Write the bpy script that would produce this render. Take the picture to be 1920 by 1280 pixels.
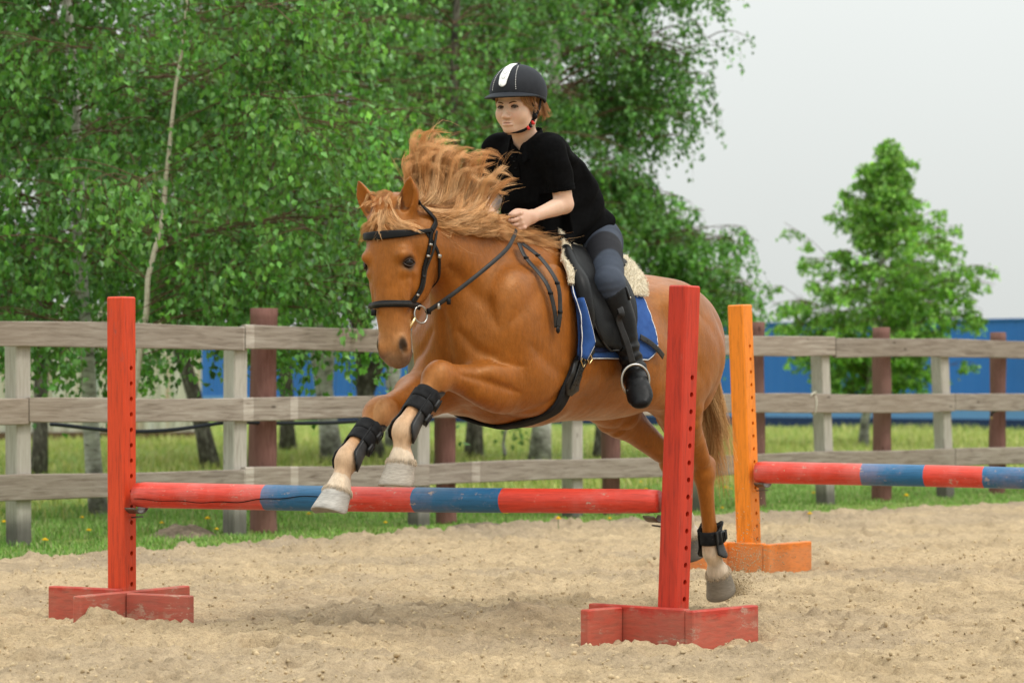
import bpy, math, random
import numpy as np
from mathutils import Matrix, Vector
from mathutils.bvhtree import BVHTree

# ------------------------------------------------------------------ camera, sky, sun, exposure
SC = bpy.context.scene
for _o in list(bpy.data.objects):
    bpy.data.objects.remove(_o)
COL = SC.collection
rng = np.random.default_rng(11)
R = math.radians

cam_d = bpy.data.cameras.new('camera')
cam = bpy.data.objects.new('camera', cam_d)
COL.objects.link(cam)
cam.location = (0, 0, 1.0)
cam.rotation_euler = (R(90), 0, 0)
cam_d.sensor_width = 36.0
cam_d.lens = 36.0 * 5600 / 1920          # 105 mm
cam_d.shift_y = 75 / 1920                # level camera, horizon a little below the middle
cam_d.clip_start = 0.3
cam_d.clip_end = 3000
cam_d.dof.use_dof = True
cam_d.dof.focus_distance = 12.0
cam_d.dof.aperture_fstop = 4.8
SC.camera = cam

SUN_EL, SUN_AZ = R(56), R(120)           # azimuth measured clockwise from +Y (camera looks to +Y)
world = bpy.data.worlds.new('World')
SC.world = world
world.use_nodes = True
nt = world.node_tree
nt.nodes.clear()
_out = nt.nodes.new('ShaderNodeOutputWorld')
_bg = nt.nodes.new('ShaderNodeBackground')
_bg.inputs['Strength'].default_value = 0.1
_sky = nt.nodes.new('ShaderNodeTexSky')
_sky.sky_type = 'NISHITA'
_sky.sun_disc = False
_sky.sun_elevation = SUN_EL
_sky.sun_rotation = SUN_AZ
_sky.dust_density = 4.0
_sky.air_density = 1.0
# closed cloud deck over the clear sky: three times brighter overhead than at the horizon
_tc = nt.nodes.new('ShaderNodeTexCoord')
_sep = nt.nodes.new('ShaderNodeSeparateXYZ')
nt.links.new(_tc.outputs['Generated'], _sep.inputs[0])
_mr = nt.nodes.new('ShaderNodeMapRange')
_mr.inputs['From Min'].default_value = 0.0
_mr.inputs['From Max'].default_value = 1.0
_mr.inputs['To Min'].default_value = 7.7
_mr.inputs['To Max'].default_value = 25.0
nt.links.new(_sep.outputs['Z'], _mr.inputs['Value'])
_cn = nt.nodes.new('ShaderNodeTexNoise')
_cn.inputs['Scale'].default_value = 2.2
_cn.inputs['Detail'].default_value = 3
nt.links.new(_tc.outputs['Generated'], _cn.inputs['Vector'])
_cr = nt.nodes.new('ShaderNodeMapRange')
_cr.inputs['To Min'].default_value = 0.93
_cr.inputs['To Max'].default_value = 1.07
nt.links.new(_cn.outputs['Fac'], _cr.inputs['Value'])
_cm = nt.nodes.new('ShaderNodeMath')
_cm.operation = 'MULTIPLY'
nt.links.new(_mr.outputs[0], _cm.inputs[0])
nt.links.new(_cr.outputs[0], _cm.inputs[1])
_ct = nt.nodes.new('ShaderNodeVectorMath')
_ct.operation = 'SCALE'
_ct.inputs[0].default_value = (0.972, 1.012, 0.985)
nt.links.new(_cm.outputs[0], _ct.inputs['Scale'])
_mx = nt.nodes.new('ShaderNodeMix')
_mx.data_type = 'RGBA'
_mx.inputs['Factor'].default_value = 0.93
nt.links.new(_sky.outputs[0], _mx.inputs['A'])
nt.links.new(_ct.outputs[0], _mx.inputs['B'])
nt.links.new(_mx.outputs['Result'], _bg.inputs['Color'])
nt.links.new(_bg.outputs[0], _out.inputs['Surface'])

sun_d = bpy.data.lights.new('sun', 'SUN')
sun_d.energy = 1.5
sun_d.angle = R(13)
sun_d.color = (1.0, 0.955, 0.89)
sun = bpy.data.objects.new('sun', sun_d)
COL.objects.link(sun)
_sv = Vector((math.sin(SUN_AZ) * math.cos(SUN_EL), math.cos(SUN_AZ) * math.cos(SUN_EL), math.sin(SUN_EL)))
sun.rotation_euler = _sv.to_track_quat('Z', 'Y').to_euler()
sun.location = (0, 0, 30)

SC.view_settings.view_transform = 'Standard'
SC.view_settings.look = 'None'
SC.view_settings.exposure = -0.06
SC.view_settings.gamma = 1.0
SC.view_settings.use_curve_mapping = False
SC.render.engine = 'CYCLES'
SC.cycles.use_denoising = True
SC.cycles.max_bounces = 6
SC.cycles.diffuse_bounces = 3
SC.cycles.transparent_max_bounces = 4

# ------------------------------------------------------------------ numpy helpers
def _hash(i, j, k, seed):
    h = (i.astype(np.uint32) * np.uint32(374761393) + j.astype(np.uint32) * np.uint32(668265263)
         + k.astype(np.uint32) * np.uint32(2147483647) + np.uint32((seed * 1274126177) & 0xffffffff))
    h = (h ^ (h >> np.uint32(13))) * np.uint32(1274126177)
    h = h ^ (h >> np.uint32(16))
    return (h & np.uint32(0xffffff)).astype(np.float32) / np.float32(0xffffff)

def vnoise(P, seed=0):
    """smooth value noise in 0..1 at the points P (n,3)"""
    P = np.asarray(P, np.float32)
    f = np.floor(P)
    t = P - f
    t = t * t * (3 - 2 * t)
    f = f.astype(np.int64)
    i, j, k = f[:, 0], f[:, 1], f[:, 2]
    r = 0
    for a in (0, 1):
        wa = t[:, 0] if a else 1 - t[:, 0]
        for b in (0, 1):
            wb = t[:, 1] if b else 1 - t[:, 1]
            for c in (0, 1):
                wc = t[:, 2] if c else 1 - t[:, 2]
                r = r + wa * wb * wc * _hash(i + a, j + b, k + c, seed)
    return r

def fbm(P, octs=4, seed=0, lac=2.03, gain=0.5):
    P = np.asarray(P, np.float32)
    s, a, tot = 0, 1.0, 0.0
    for o in range(octs):
        s = s + a * vnoise(P * (lac ** o) + 17.3 * o, seed + o)
        tot += a
        a *= gain
    return s / tot

def sstep(a, b, x):
    t = np.clip((np.asarray(x, float) - a) / (b - a), 0, 1)
    return t * t * (3 - 2 * t)

def unit(v):
    v = np.asarray(v, float)
    return v / (np.linalg.norm(v, axis=-1, keepdims=True) + 1e-12)

def spline(pts, n):
    """Catmull-Rom through rows of pts, n samples"""
    p = np.asarray(pts, float)
    if len(p) == 2:
        t = np.linspace(0, 1, n)[:, None]
        return p[0] * (1 - t) + p[1] * t
    q = np.vstack([2 * p[0] - p[1], p, 2 * p[-1] - p[-2]])
    u = np.linspace(0, len(p) - 1 - 1e-9, n)
    i = u.astype(int)
    t = (u - i)[:, None]
    a, b, c, d = q[i], q[i + 1], q[i + 2], q[i + 3]
    return 0.5 * (2 * b + (c - a) * t + (2 * a - 5 * b + 4 * c - d) * t ** 2 + (3 * b - a - 3 * c + d) * t ** 3)

# ------------------------------------------------------------------ objects
def tag(o, label=None, cat=None, group=None, kind=None):
    if label: o['label'] = label
    if cat: o['category'] = cat
    if group: o['group'] = group
    if kind: o['kind'] = kind
    return o

def thing(name, label, cat, base=(0, 0, 0), rotz=0.0, group=None):
    o = bpy.data.objects.new(name, None)
    o.empty_display_size = 0.1
    COL.objects.link(o)
    o.location = base
    o.rotation_euler = (0, 0, rotz)
    o.matrix_basis = Matrix.Translation(base) @ Matrix.Rotation(rotz, 4, 'Z')
    return tag(o, label, cat, group)

def root_of(o):
    while o.parent: o = o.parent
    return o

def new_mesh(name, V, F, smooth=True, col=None, attrs=None):
    """F: an (m,k) index array or a list of such arrays"""
    me = bpy.data.meshes.new(name)
    V = np.ascontiguousarray(V, np.float32)
    Fs = [np.asarray(f, np.int32) for f in (F if isinstance(F, (list, tuple)) else [F])]
    Fs = [f for f in Fs if len(f)]
    me.vertices.add(len(V))
    me.vertices.foreach_set('co', V.ravel())
    if Fs:
        tot = np.concatenate([np.full(len(f), f.shape[1], np.int32) for f in Fs])
        idx = np.concatenate([f.ravel() for f in Fs]).astype(np.int32)
        st = np.concatenate([[0], np.cumsum(tot)[:-1]]).astype(np.int32)
        me.loops.add(len(idx))
        me.loops.foreach_set('vertex_index', idx)
        me.polygons.add(len(tot))
        me.polygons.foreach_set('loop_start', st)
        me.polygons.foreach_set('use_smooth', np.full(len(tot), bool(smooth)))
    me.update(calc_edges=True)
    me.validate()
    if col is not None:
        c = np.ones((len(V), 4), np.float32)
        c[:, :3] = col
        a = me.color_attributes.new('Col', 'FLOAT_COLOR', 'POINT')
        a.data.foreach_set('color', c.ravel())
    for k, v in (attrs or {}).items():
        a = me.attributes.new(k, 'FLOAT', 'POINT')
        a.data.foreach_set('value', np.ascontiguousarray(v, np.float32))
    return me

IDN = np.eye(4)
def xf(M, V):
    M = np.asarray(M, float)
    V = np.asarray(V, float)
    return V @ M[:3, :3].T + M[:3, 3]

def mesh_obj(name, V, F, mat, parent=None, S=IDN, smooth=True, col=None, attrs=None, base=None, rotz=0.0):
    """V are given in space S (4x4 to world); stored relative to the thing they belong to"""
    if parent is not None:
        M = np.array(root_of(parent).matrix_basis)
    elif base is not None:
        M = np.array(Matrix.Translation(base) @ Matrix.Rotation(rotz, 4, 'Z'))
    else:
        M = IDN
    me = new_mesh(name, xf(np.linalg.inv(M) @ np.asarray(S, float), V), F, smooth, col, attrs)
    if mat is not None: me.materials.append(mat)
    o = bpy.data.objects.new(name, me)
    COL.objects.link(o)
    if parent is not None:
        o.parent = parent
    else:
        o.matrix_basis = Matrix(M.tolist())
    return o

def join(parts):
    """parts: list of (V, F or [F..]) -> V, [quads, tris]"""
    Vs, Q, T, n = [], [], [], 0
    for V, F in parts:
        for f in (F if isinstance(F, (list, tuple)) else [F]):
            f = np.asarray(f)
            if len(f) == 0: continue
            (Q if f.shape[1] == 4 else T).append(f + n)
        Vs.append(np.asarray(V, float))
        n += len(V)
    return np.vstack(Vs), [np.vstack(x) for x in (Q, T) if x]

def frames(path, up=(0, 0, 1)):
    p = np.asarray(path, float)
    t = unit(np.gradient(p, axis=0))
    up = np.asarray(up, float)
    if up.ndim == 1: up = np.broadcast_to(up, p.shape)
    s = np.cross(up, t)
    bad = np.linalg.norm(s, axis=1) < 1e-3
    if bad.any(): s[bad] = np.cross(np.array([0.31, 0.95, 0.05]), t[bad])
    s = unit(s)
    u = np.cross(t, s)
    return t, s, u

def sweep(path, a, b=None, n=8, up=(0, 0, 1), cap=True, closed=False, power=2.0, phase=0.0):
    """closed section swept along path; a = half width along the side vector, b = half height along up"""
    p = np.asarray(path, float)
    m = len(p)
    a = np.broadcast_to(np.asarray(a, float), (m,))
    b = a if b is None else np.broadcast_to(np.asarray(b, float), (m,))
    t, s, u = frames(p, up)
    if closed:
        t = unit(np.roll(p, -1, 0) - np.roll(p, 1, 0))
        upv = np.broadcast_to(np.asarray(up, float), p.shape)
        s = unit(np.cross(upv, t)); u = np.cross(t, s)
    th = np.linspace(0, 2 * math.pi, n, endpoint=False) + phase
    c, d = np.cos(th), np.sin(th)
    e = 2.0 / power
    c = np.sign(c) * np.abs(c) ** e
    d = np.sign(d) * np.abs(d) ** e
    V = p[:, None, :] + a[:, None, None] * c[None, :, None] * s[:, None, :] + b[:, None, None] * d[None, :, None] * u[:, None, :]
    V = V.reshape(-1, 3)
    i = np.arange(m if closed else m - 1)[:, None]
    j = np.arange(n)[None, :]
    i2 = (i + 1) % m
    Q = np.stack([i * n + j, i * n + (j + 1) % n, i2 * n + (j + 1) % n, i2 * n + j], -1).reshape(-1, 4)
    T = np.zeros((0, 3), int)
    if cap and not closed:
        k = len(V)
        V = np.vstack([V, p[0], p[-1]])
        jj = np.arange(n)
        T = np.vstack([np.stack([np.full(n, k), (jj + 1) % n, jj], -1),
                       np.stack([np.full(n, k + 1), (m - 1) * n + jj, (m - 1) * n + (jj + 1) % n], -1)])
    return V, [Q, T]

def box(c, h, Rm=None, bev=0.0):
    """box with chamfered edges; c centre, h half sizes, Rm 3x3 columns = axes"""
    h = np.asarray(h, float)
    Rm = np.eye(3) if Rm is None else np.asarray(Rm, float)
    if bev <= 0:
        s = np.array([[x, y, z] for x in (-1, 1) for y in (-1, 1) for z in (-1, 1)], float) * h
        Q = np.array([[0, 1, 3, 2], [4, 6, 7, 5], [0, 4, 5, 1], [2, 3, 7, 6], [0, 2, 6, 4], [1, 5, 7, 3]])
        return s @ Rm.T + np.asarray(c, float), [Q]
    # each corner -> three vertices
    V, idx = [], {}
    for x in (-1, 1):
        for y in (-1, 1):
            for z in (-1, 1):
                s = np.array([x, y, z], float)
                for ax in range(3):
                    q = s * (h - bev)
                    q[ax] = s[ax] * h[ax]
                    idx[(x, y, z, ax)] = len(V)
                    V.append(q)
    Q, T = [], []
    for ax in range(3):
        o1, o2 = (ax + 1) % 3, (ax + 2) % 3
        for s in (-1, 1):
            f = []
            for a, b in ((-1, -1), (1, -1), (1, 1), (-1, 1)):
                k = [0, 0, 0]; k[ax] = s; k[o1] = a; k[o2] = b
                f.append(idx[(*k, ax)])
            Q.append(f if s > 0 else f[::-1])
        for a in (-1, 1):
            for b in (-1, 1):
                k0 = [0, 0, 0]; k1 = [0, 0, 0]
                k0[ax] = -1; k1[ax] = 1
                for k in (k0, k1): k[o1] = a; k[o2] = b
                f = [idx[(*k0, o1)], idx[(*k1, o1)], idx[(*k1, o2)], idx[(*k0, o2)]]
                Q.append(f if a * b < 0 else f[::-1])
    for x in (-1, 1):
        for y in (-1, 1):
            for z in (-1, 1):
                f = [idx[(x, y, z, 0)], idx[(x, y, z, 1)], idx[(x, y, z, 2)]]
                T.append(f if x * y * z > 0 else f[::-1])
    return np.array(V) @ Rm.T + np.asarray(c, float), [np.array(Q), np.array(T)]

def ball(c, r, Rm=None, nu=20, nv=12):
    r = np.broadcast_to(np.asarray(r, float), (3,))
    Rm = np.eye(3) if Rm is None else np.asarray(Rm, float)
    V = [[0, 0, 1]]
    for i in range(1, nv):
        t = math.pi * i / nv
        for j in range(nu):
            p = 2 * math.pi * j / nu
            V.append([math.sin(t) * math.cos(p), math.sin(t) * math.sin(p), math.cos(t)])
    V.append([0, 0, -1])
    Q, T = [], []
    for j in range(nu):
        T.append([0, 1 + j, 1 + (j + 1) % nu])
        k = 1 + (nv - 2) * nu
        T.append([len(V) - 1, k + (j + 1) % nu, k + j])
    for i in range(nv - 2):
        for j in range(nu):
            a = 1 + i * nu
            Q.append([a + j, a + nu + j, a + nu + (j + 1) % nu, a + (j + 1) % nu])
    return (np.array(V, float) * r) @ Rm.T + np.asarray(c, float), [np.array(Q), np.array(T)]

def rotz3(a):
    c, s = math.cos(a), math.sin(a)
    return np.array([[c, -s, 0], [s, c, 0], [0, 0, 1.0]])
def roty3(a):
    c, s = math.cos(a), math.sin(a)
    return np.array([[c, 0, s], [0, 1, 0], [-s, 0, c]])
def rotx3(a):
    c, s = math.cos(a), math.sin(a)
    return np.array([[1, 0, 0], [0, c, -s], [0, s, c]])

# ------------------------------------------------------------------ sculpting: smooth unions of distance fields, meshed by surface nets
class Field:
    def __init__(self, lo, hi, h):
        self.lo = np.asarray(lo, float); self.h = h
        self.n = np.ceil((np.asarray(hi) - self.lo) / h).astype(int) + 1
        self.f = np.full(self.n, 1.0, np.float32)
    def sub(self, lo, hi):
        a = np.clip(np.floor((np.asarray(lo) - self.lo) / self.h).astype(int), 0, self.n)
        b = np.clip(np.ceil((np.asarray(hi) - self.lo) / self.h).astype(int) + 1, 0, self.n)
        if (b <= a).any(): return None, None
        sl = tuple(slice(x, y) for x, y in zip(a, b))
        g = [self.lo[i] + self.h * np.arange(a[i], b[i]) for i in range(3)]
        P = np.stack(np.meshgrid(*g, indexing='ij'), -1).astype(np.float32)
        return sl, P
    def put(self, sl, d, k, op):
        f = self.f[sl]
        if op == 'add':
            if k > 0:
                hh = np.clip(0.5 + 0.5 * (f - d) / k, 0, 1)
                self.f[sl] = f + (d - f) * hh - k * hh * (1 - hh)
            else: self.f[sl] = np.minimum(f, d)
        else:
            d = -d
            if k > 0:
                hh = np.clip(0.5 - 0.5 * (f - d) / k, 0, 1)
                self.f[sl] = f + (d - f) * hh + k * hh * (1 - hh)
            else: self.f[sl] = np.maximum(f, d)
    def ell(self, c, r, k=0.02, Rm=None, op='add'):
        c = np.asarray(c, float); r = np.broadcast_to(np.asarray(r, float), (3,))
        Rm = np.eye(3) if Rm is None else np.asarray(Rm, float)
        ext = np.sqrt(((Rm * r) ** 2).sum(1)) + k + 3 * self.h
        sl, P = self.sub(c - ext, c + ext)
        if sl is None: return self
        q = (P - c.astype(np.float32)) @ Rm.astype(np.float32)
        k0 = np.sqrt(((q / r) ** 2).sum(-1)); k1 = np.sqrt(((q / r ** 2) ** 2).sum(-1)) + 1e-6
        self.put(sl, (k0 * (k0 - 1) / k1).astype(np.float32), k, op)
        return self
    def tube(self, rows, up=(0, 0, 1), k=0.02, n=None, op='add', taper=0.0, power=2.0):
        """rows: x,y,z,a,b ; a half width (side), b half height (along up); taper: narrower towards +up"""
        rows = np.asarray([list(r) + [r[3]] * (5 - len(r)) for r in rows], float)
        n = n or max(2, 3 * (len(rows) - 1) + 1)
        q = spline(rows, n)
        p, ab = q[:, :3], np.maximum(q[:, 3:], 0.004)
        _, S_, U_ = frames(p, up)
        m = ab.max() + k + 3 * self.h
        sl, P = self.sub(p.min(0) - m, p.max(0) + m)
        if sl is None: return self
        base = np.array([s.start for s in sl])
        D = np.full(P.shape[:3], 1.0, np.float32)
        for i in range(n - 1):
            mm = max(ab[i].max(), ab[i + 1].max()) + k + 3 * self.h
            lo = np.minimum(p[i], p[i + 1]) - mm; hi = np.maximum(p[i], p[i + 1]) + mm
            a0 = np.clip(np.floor((lo - self.lo) / self.h).astype(int), 0, self.n) - base
            b0 = np.clip(np.ceil((hi - self.lo) / self.h).astype(int) + 1, 0, self.n) - base
            a0 = np.maximum(a0, 0)
            if (b0 <= a0).any(): continue
            s2 = tuple(slice(x, y) for x, y in zip(a0, b0))
            X = P[s2] - p[i].astype(np.float32)
            d = (p[i + 1] - p[i]); L = np.linalg.norm(d) + 1e-9; d = d / L
            w = X @ d.astype(np.float32)
            t = np.clip(w / L, 0, 1)
            S = unit(S_[i] + S_[i + 1]); U = unit(U_[i] + U_[i + 1])
            a = ab[i, 0] + (ab[i + 1, 0] - ab[i, 0]) * t
            b = ab[i, 1] + (ab[i + 1, 1] - ab[i, 1]) * t
            u = X @ S.astype(np.float32); v = X @ U.astype(np.float32)
            wo = w - t * L
            mn = np.minimum(a, b)
            if taper: a = a * (1 - taper * np.clip(v / b, -1, 1))
            if power == 2.0:
                rad = np.sqrt((u / a) ** 2 + (v / b) ** 2 + (wo / mn) ** 2)
            else:
                rad = (np.abs(u / a) ** power + np.abs(v / b) ** power + np.abs(wo / mn) ** power) ** (1 / power)
            D[s2] = np.minimum(D[s2], (rad - 1) * mn)
        self.put(sl, D, k, op)
        return self
    def plane(self, c, nrm, lo, hi, k=0.0):
        """cut away everything on the +nrm side of the plane through c, inside the box lo..hi"""
        sl, P = self.sub(lo, hi)
        if sl is None: return self
        d = (P - np.asarray(c, np.float32)) @ unit(nrm).astype(np.float32)
        self.put(sl, -d, k, 'cut')
        return self
    def bump(self, fn, lo=None, hi=None):
        """add fn(points) (metres outward) to the surface band"""
        m = np.abs(self.f) < 0.05
        idx = np.argwhere(m)
        P = self.lo + idx * self.h
        self.f[m] -= fn(P).astype(np.float32)
        return self
    def mesh(self, relax=1):
        f, h = self.f, self.h
        s = f < 0
        n = np.array(f.shape) - 1
        cnt = np.zeros(n, np.int8)
        for a in (0, 1):
            for b in (0, 1):
                for c in (0, 1):
                    cnt += s[a:a + n[0], b:b + n[1], c:c + n[2]]
        act = (cnt > 0) & (cnt < 8)
        cells = np.argwhere(act)
        ids = np.full(n, -1, np.int64)
        ids[act] = np.arange(len(cells))
        off = np.array([[a, b, c] for a in (0, 1) for b in (0, 1) for c in (0, 1)])
        cv = np.stack([f[cells[:, 0] + o[0], cells[:, 1] + o[1], cells[:, 2] + o[2]] for o in off], 1)
        acc = np.zeros((len(cells), 3)); num = np.zeros(len(cells))
        for i in range(8):
            for j in range(i + 1, 8):
                if np.abs(off[i] - off[j]).sum() != 1: continue
                x, y = cv[:, i], cv[:, j]
                m = (x < 0) != (y < 0)
                t = np.where(m, x / (x - y + 1e-12), 0)
                acc += np.where(m[:, None], off[i] + (off[j] - off[i]) * t[:, None], 0)
                num += m
        V = self.lo + h * (cells + acc / num[:, None])
        Q = []
        for ax in range(3):
            o1, o2 = (ax + 1) % 3, (ax + 2) % 3
            A = [slice(None)] * 3; B = [slice(None)] * 3
            A[ax] = slice(0, -1); B[ax] = slice(1, None)
            ch = s[tuple(A)] != s[tuple(B)]
            e = np.argwhere(ch)
            ok = (e[:, o1] > 0) & (e[:, o2] > 0) & (e[:, o1] < n[o1]) & (e[:, o2] < n[o2]) & (e[:, ax] < n[ax])
            e = e[ok]
            ins = s[e[:, 0], e[:, 1], e[:, 2]]
            def cid(d1, d2):
                c = e.copy(); c[:, o1] += d1; c[:, o2] += d2
                return ids[c[:, 0], c[:, 1], c[:, 2]]
            q = np.stack([cid(-1, -1), cid(0, -1), cid(0, 0), cid(-1, 0)], 1)
            q[~ins] = q[~ins][:, ::-1]
            Q.append(q)
        Q = np.vstack(Q)
        Q = Q[(Q >= 0).all(1)]
        for _ in range(relax):
            V = relaxv(V, Q, 0.5); V = relaxv(V, Q, -0.4)
        return V, [Q]

def relaxv(V, Q, w):
    e = np.vstack([Q[:, [0, 1]], Q[:, [1, 2]], Q[:, [2, 3]], Q[:, [3, 0]]])
    n = len(V)
    c = np.bincount(e[:, 0], minlength=n) + np.bincount(e[:, 1], minlength=n)
    S = np.stack([np.bincount(e[:, 0], V[e[:, 1], k], n) + np.bincount(e[:, 1], V[e[:, 0], k], n) for k in range(3)], 1)
    S = S / np.maximum(c, 1)[:, None]
    return np.where(c[:, None] > 0, V + w * (S - V), V)

# ------------------------------------------------------------------ materials
def lin(r, g, b):
    f = lambda c: c / 12.92 if c <= 0.04045 else ((c + 0.055) / 1.055) ** 2.4
    return (f(r / 255), f(g / 255), f(b / 255))

class Mat:
    def __init__(self, name, rough=0.6, spec=0.3):
        self.m = bpy.data.materials.new(name)
        self.m.use_nodes = True
        self.t = self.m.node_tree
        self.b = self.t.nodes['Principled BSDF']
        self.b.inputs['Roughness'].default_value = rough
        self.b.inputs['Specular IOR Level'].default_value = spec
        self._tc = None
    def node(self, typ, **kw):
        n = self.t.nodes.new(typ)
        for k, v in kw.items():
            if hasattr(n, k): setattr(n, k, v)
            else: n.inputs[k.replace('_', ' ')].default_value = v
        return n
    def link(self, a, b): self.t.links.new(a, b)
    def coord(self, scale=(1, 1, 1), out='Object'):
        if self._tc is None: self._tc = self.node('ShaderNodeTexCoord')
        mp = self.node('ShaderNodeMapping')
        mp.inputs['Scale'].default_value = scale
        self.link(self._tc.outputs[out], mp.inputs['Vector'])
        return mp.outputs[0]
    def noise(self, scale=5.0, detail=4.0, rough=0.55, stretch=(1, 1, 1), dist=0.0):
        n = self.node('ShaderNodeTexNoise')
        n.inputs['Scale'].default_value = scale
        n.inputs['Detail'].default_value = detail
        n.inputs['Roughness'].default_value = rough
        n.inputs['Distortion'].default_value = dist
        self.link(self.coord(stretch), n.inputs['Vector'])
        return n.outputs['Fac']
    def ramp(self, fac, stops, interp='LINEAR'):
        r = self.node('ShaderNodeValToRGB')
        cr = r.color_ramp
        cr.interpolation = interp
        while len(cr.elements) < len(stops): cr.elements.new(0.5)
        for e, (p, c) in zip(cr.elements, stops):
            e.position = p
            e.color = (*c, 1) if not np.isscalar(c) else (c, c, c, 1)
        self.link(fac, r.inputs['Fac'])
        return r.outputs['Color']
    def attr(self, name='Col', out='Color'):
        a = self.node('ShaderNodeAttribute')
        a.attribute_name = name
        return a.outputs[out]
    def rgb(self, c):
        n = self.node('ShaderNodeRGB')
        n.outputs[0].default_value = (*c, 1)
        return n.outputs[0]
    def mix(self, fac, a, b, mode='MIX'):
        n = self.node('ShaderNodeMix', data_type='RGBA', blend_type=mode)
        for key, v in (('Factor', fac), ('A', a), ('B', b)):
            if hasattr(v, 'links'): self.link(v, n.inputs[key])
            elif key == 'Factor': n.inputs[key].default_value = v
            else: n.inputs[key].default_value = (*v, 1)
        return n.outputs['Result']
    def math(self, op, a, b=0.0):
        n = self.node('ShaderNodeMath', operation=op)
        for i, v in enumerate((a, b)):
            if hasattr(v, 'links'): self.link(v, n.inputs[i])
            else: n.inputs[i].default_value = v
        return n.outputs[0]
    def base(self, c):
        if hasattr(c, 'links'): self.link(c, self.b.inputs['Base Color'])
        else: self.b.inputs['Base Color'].default_value = (*c, 1)
        return self
    def rough(self, f):
        self.link(f, self.b.inputs['Roughness']); return self
    def bumpn(self, h, dist=0.005, strength=0.6):
        n = self.node('ShaderNodeBump')
        n.inputs['Strength'].default_value = strength
        n.inputs['Distance'].default_value = dist
        self.link(h, n.inputs['Height'])
        self.link(n.outputs[0], self.b.inputs['Normal'])
        return self

def plain(name, c, rough=0.6, spec=0.3, var=0.15, scale=8.0, bump=0.0, bscale=60, metal=0.0):
    m = Mat(name, rough, spec)
    f = m.noise(scale, 4)
    m.base(m.ramp(f, [(0.25, tuple(x * (1 - var) for x in c)), (0.75, tuple(min(1, x * (1 + var)) for x in c))]))
    if bump: m.bumpn(m.noise(bscale, 3), bump, 0.7)
    m.b.inputs['Metallic'].default_value = metal
    return m.m

def vnormals(V, Q):
    a, b, c, d = (V[Q[:, i]] for i in range(4))
    n = np.cross(c - a, d - b)
    N = np.zeros_like(V)
    for i in range(4):
        for k in range(3): N[:, k] += np.bincount(Q[:, i], n[:, k], len(V))
    return unit(N)

def crease(V, Q, lines):
    """lines: (polyline, width, depth): press a soft groove (depth>0) or raise a ridge (depth<0) along surface lines"""
    T = BVHTree.FromPolygons([tuple(v) for v in V], [tuple(int(i) for i in q) for q in Q])
    N = vnormals(V, Q)
    D = np.zeros(len(V))
    for pts, w, dep in lines:
        pl = spline(pts, 5 * (len(pts) - 1) + 1)
        pl = np.array([T.find_nearest(Vector(p))[0] for p in pl])
        lo, hi = pl.min(0) - 3 * w, pl.max(0) + 3 * w
        m = np.flatnonzero(((V > lo) & (V < hi)).all(1))
        if not len(m): continue
        best = np.full(len(m), 9.0)
        for i in range(len(pl) - 1):
            d = pl[i + 1] - pl[i]
            t = np.clip(((V[m] - pl[i]) @ d) / (d @ d + 1e-12), 0, 1)
            tt = (i + t) / (len(pl) - 1)
            r = np.linalg.norm(V[m] - pl[i] - t[:, None] * d, axis=1)
            best = np.minimum(best, r + .6 * w * (np.clip(.18 - tt, 0, 1) + np.clip(tt - .82, 0, 1)) / .18)
        D[m] += dep * np.exp(-(best / w) ** 2)
    return V - N * D[:, None]

def strands(R0, ctrl, S=12, rad=.0012, jit=0.0, taper=.25):
    """hair: R0 ignored; ctrl (N,K,3) control points -> swept 3-sided tapered strands"""
    N, K, _ = ctrl.shape
    q = np.concatenate([2 * ctrl[:, :1] - ctrl[:, 1:2], ctrl, 2 * ctrl[:, -1:] - ctrl[:, -2:-1]], 1)
    u = np.linspace(0, K - 1 - 1e-6, S); i = u.astype(int); t = (u - i)[None, :, None]
    a, b, c, d = q[:, i], q[:, i + 1], q[:, i + 2], q[:, i + 3]
    P = .5 * (2 * b + (c - a) * t + (2 * a - 5 * b + 4 * c - d) * t ** 2 + (3 * b - a - 3 * c + d) * t ** 3)
    T = unit(np.gradient(P, axis=1))
    s = unit(np.cross(T, np.array([.3, .5, .81]))); w = np.cross(T, s)
    r = (np.broadcast_to(np.asarray(rad), (N,))[:, None] * (1 - (1 - taper) * np.linspace(0, 1, S)[None, :] ** 1.5))[..., None]
    V = np.stack([P + r * (math.cos(x) * s + math.sin(x) * w) for x in (0, 2.094, 4.189)], 2)   # N,S,3,3
    base = (np.arange(N) * S * 3)[:, None, None]
    ii = np.arange(S - 1)[None, :, None]; jj = np.arange(3)[None, None, :]
    Q = np.stack([base + ii * 3 + jj, base + ii * 3 + (jj + 1) % 3, base + (ii + 1) * 3 + (jj + 1) % 3, base + (ii + 1) * 3 + jj], -1).reshape(-1, 4)
    return V.reshape(-1, 3), [Q], S * 3


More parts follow.
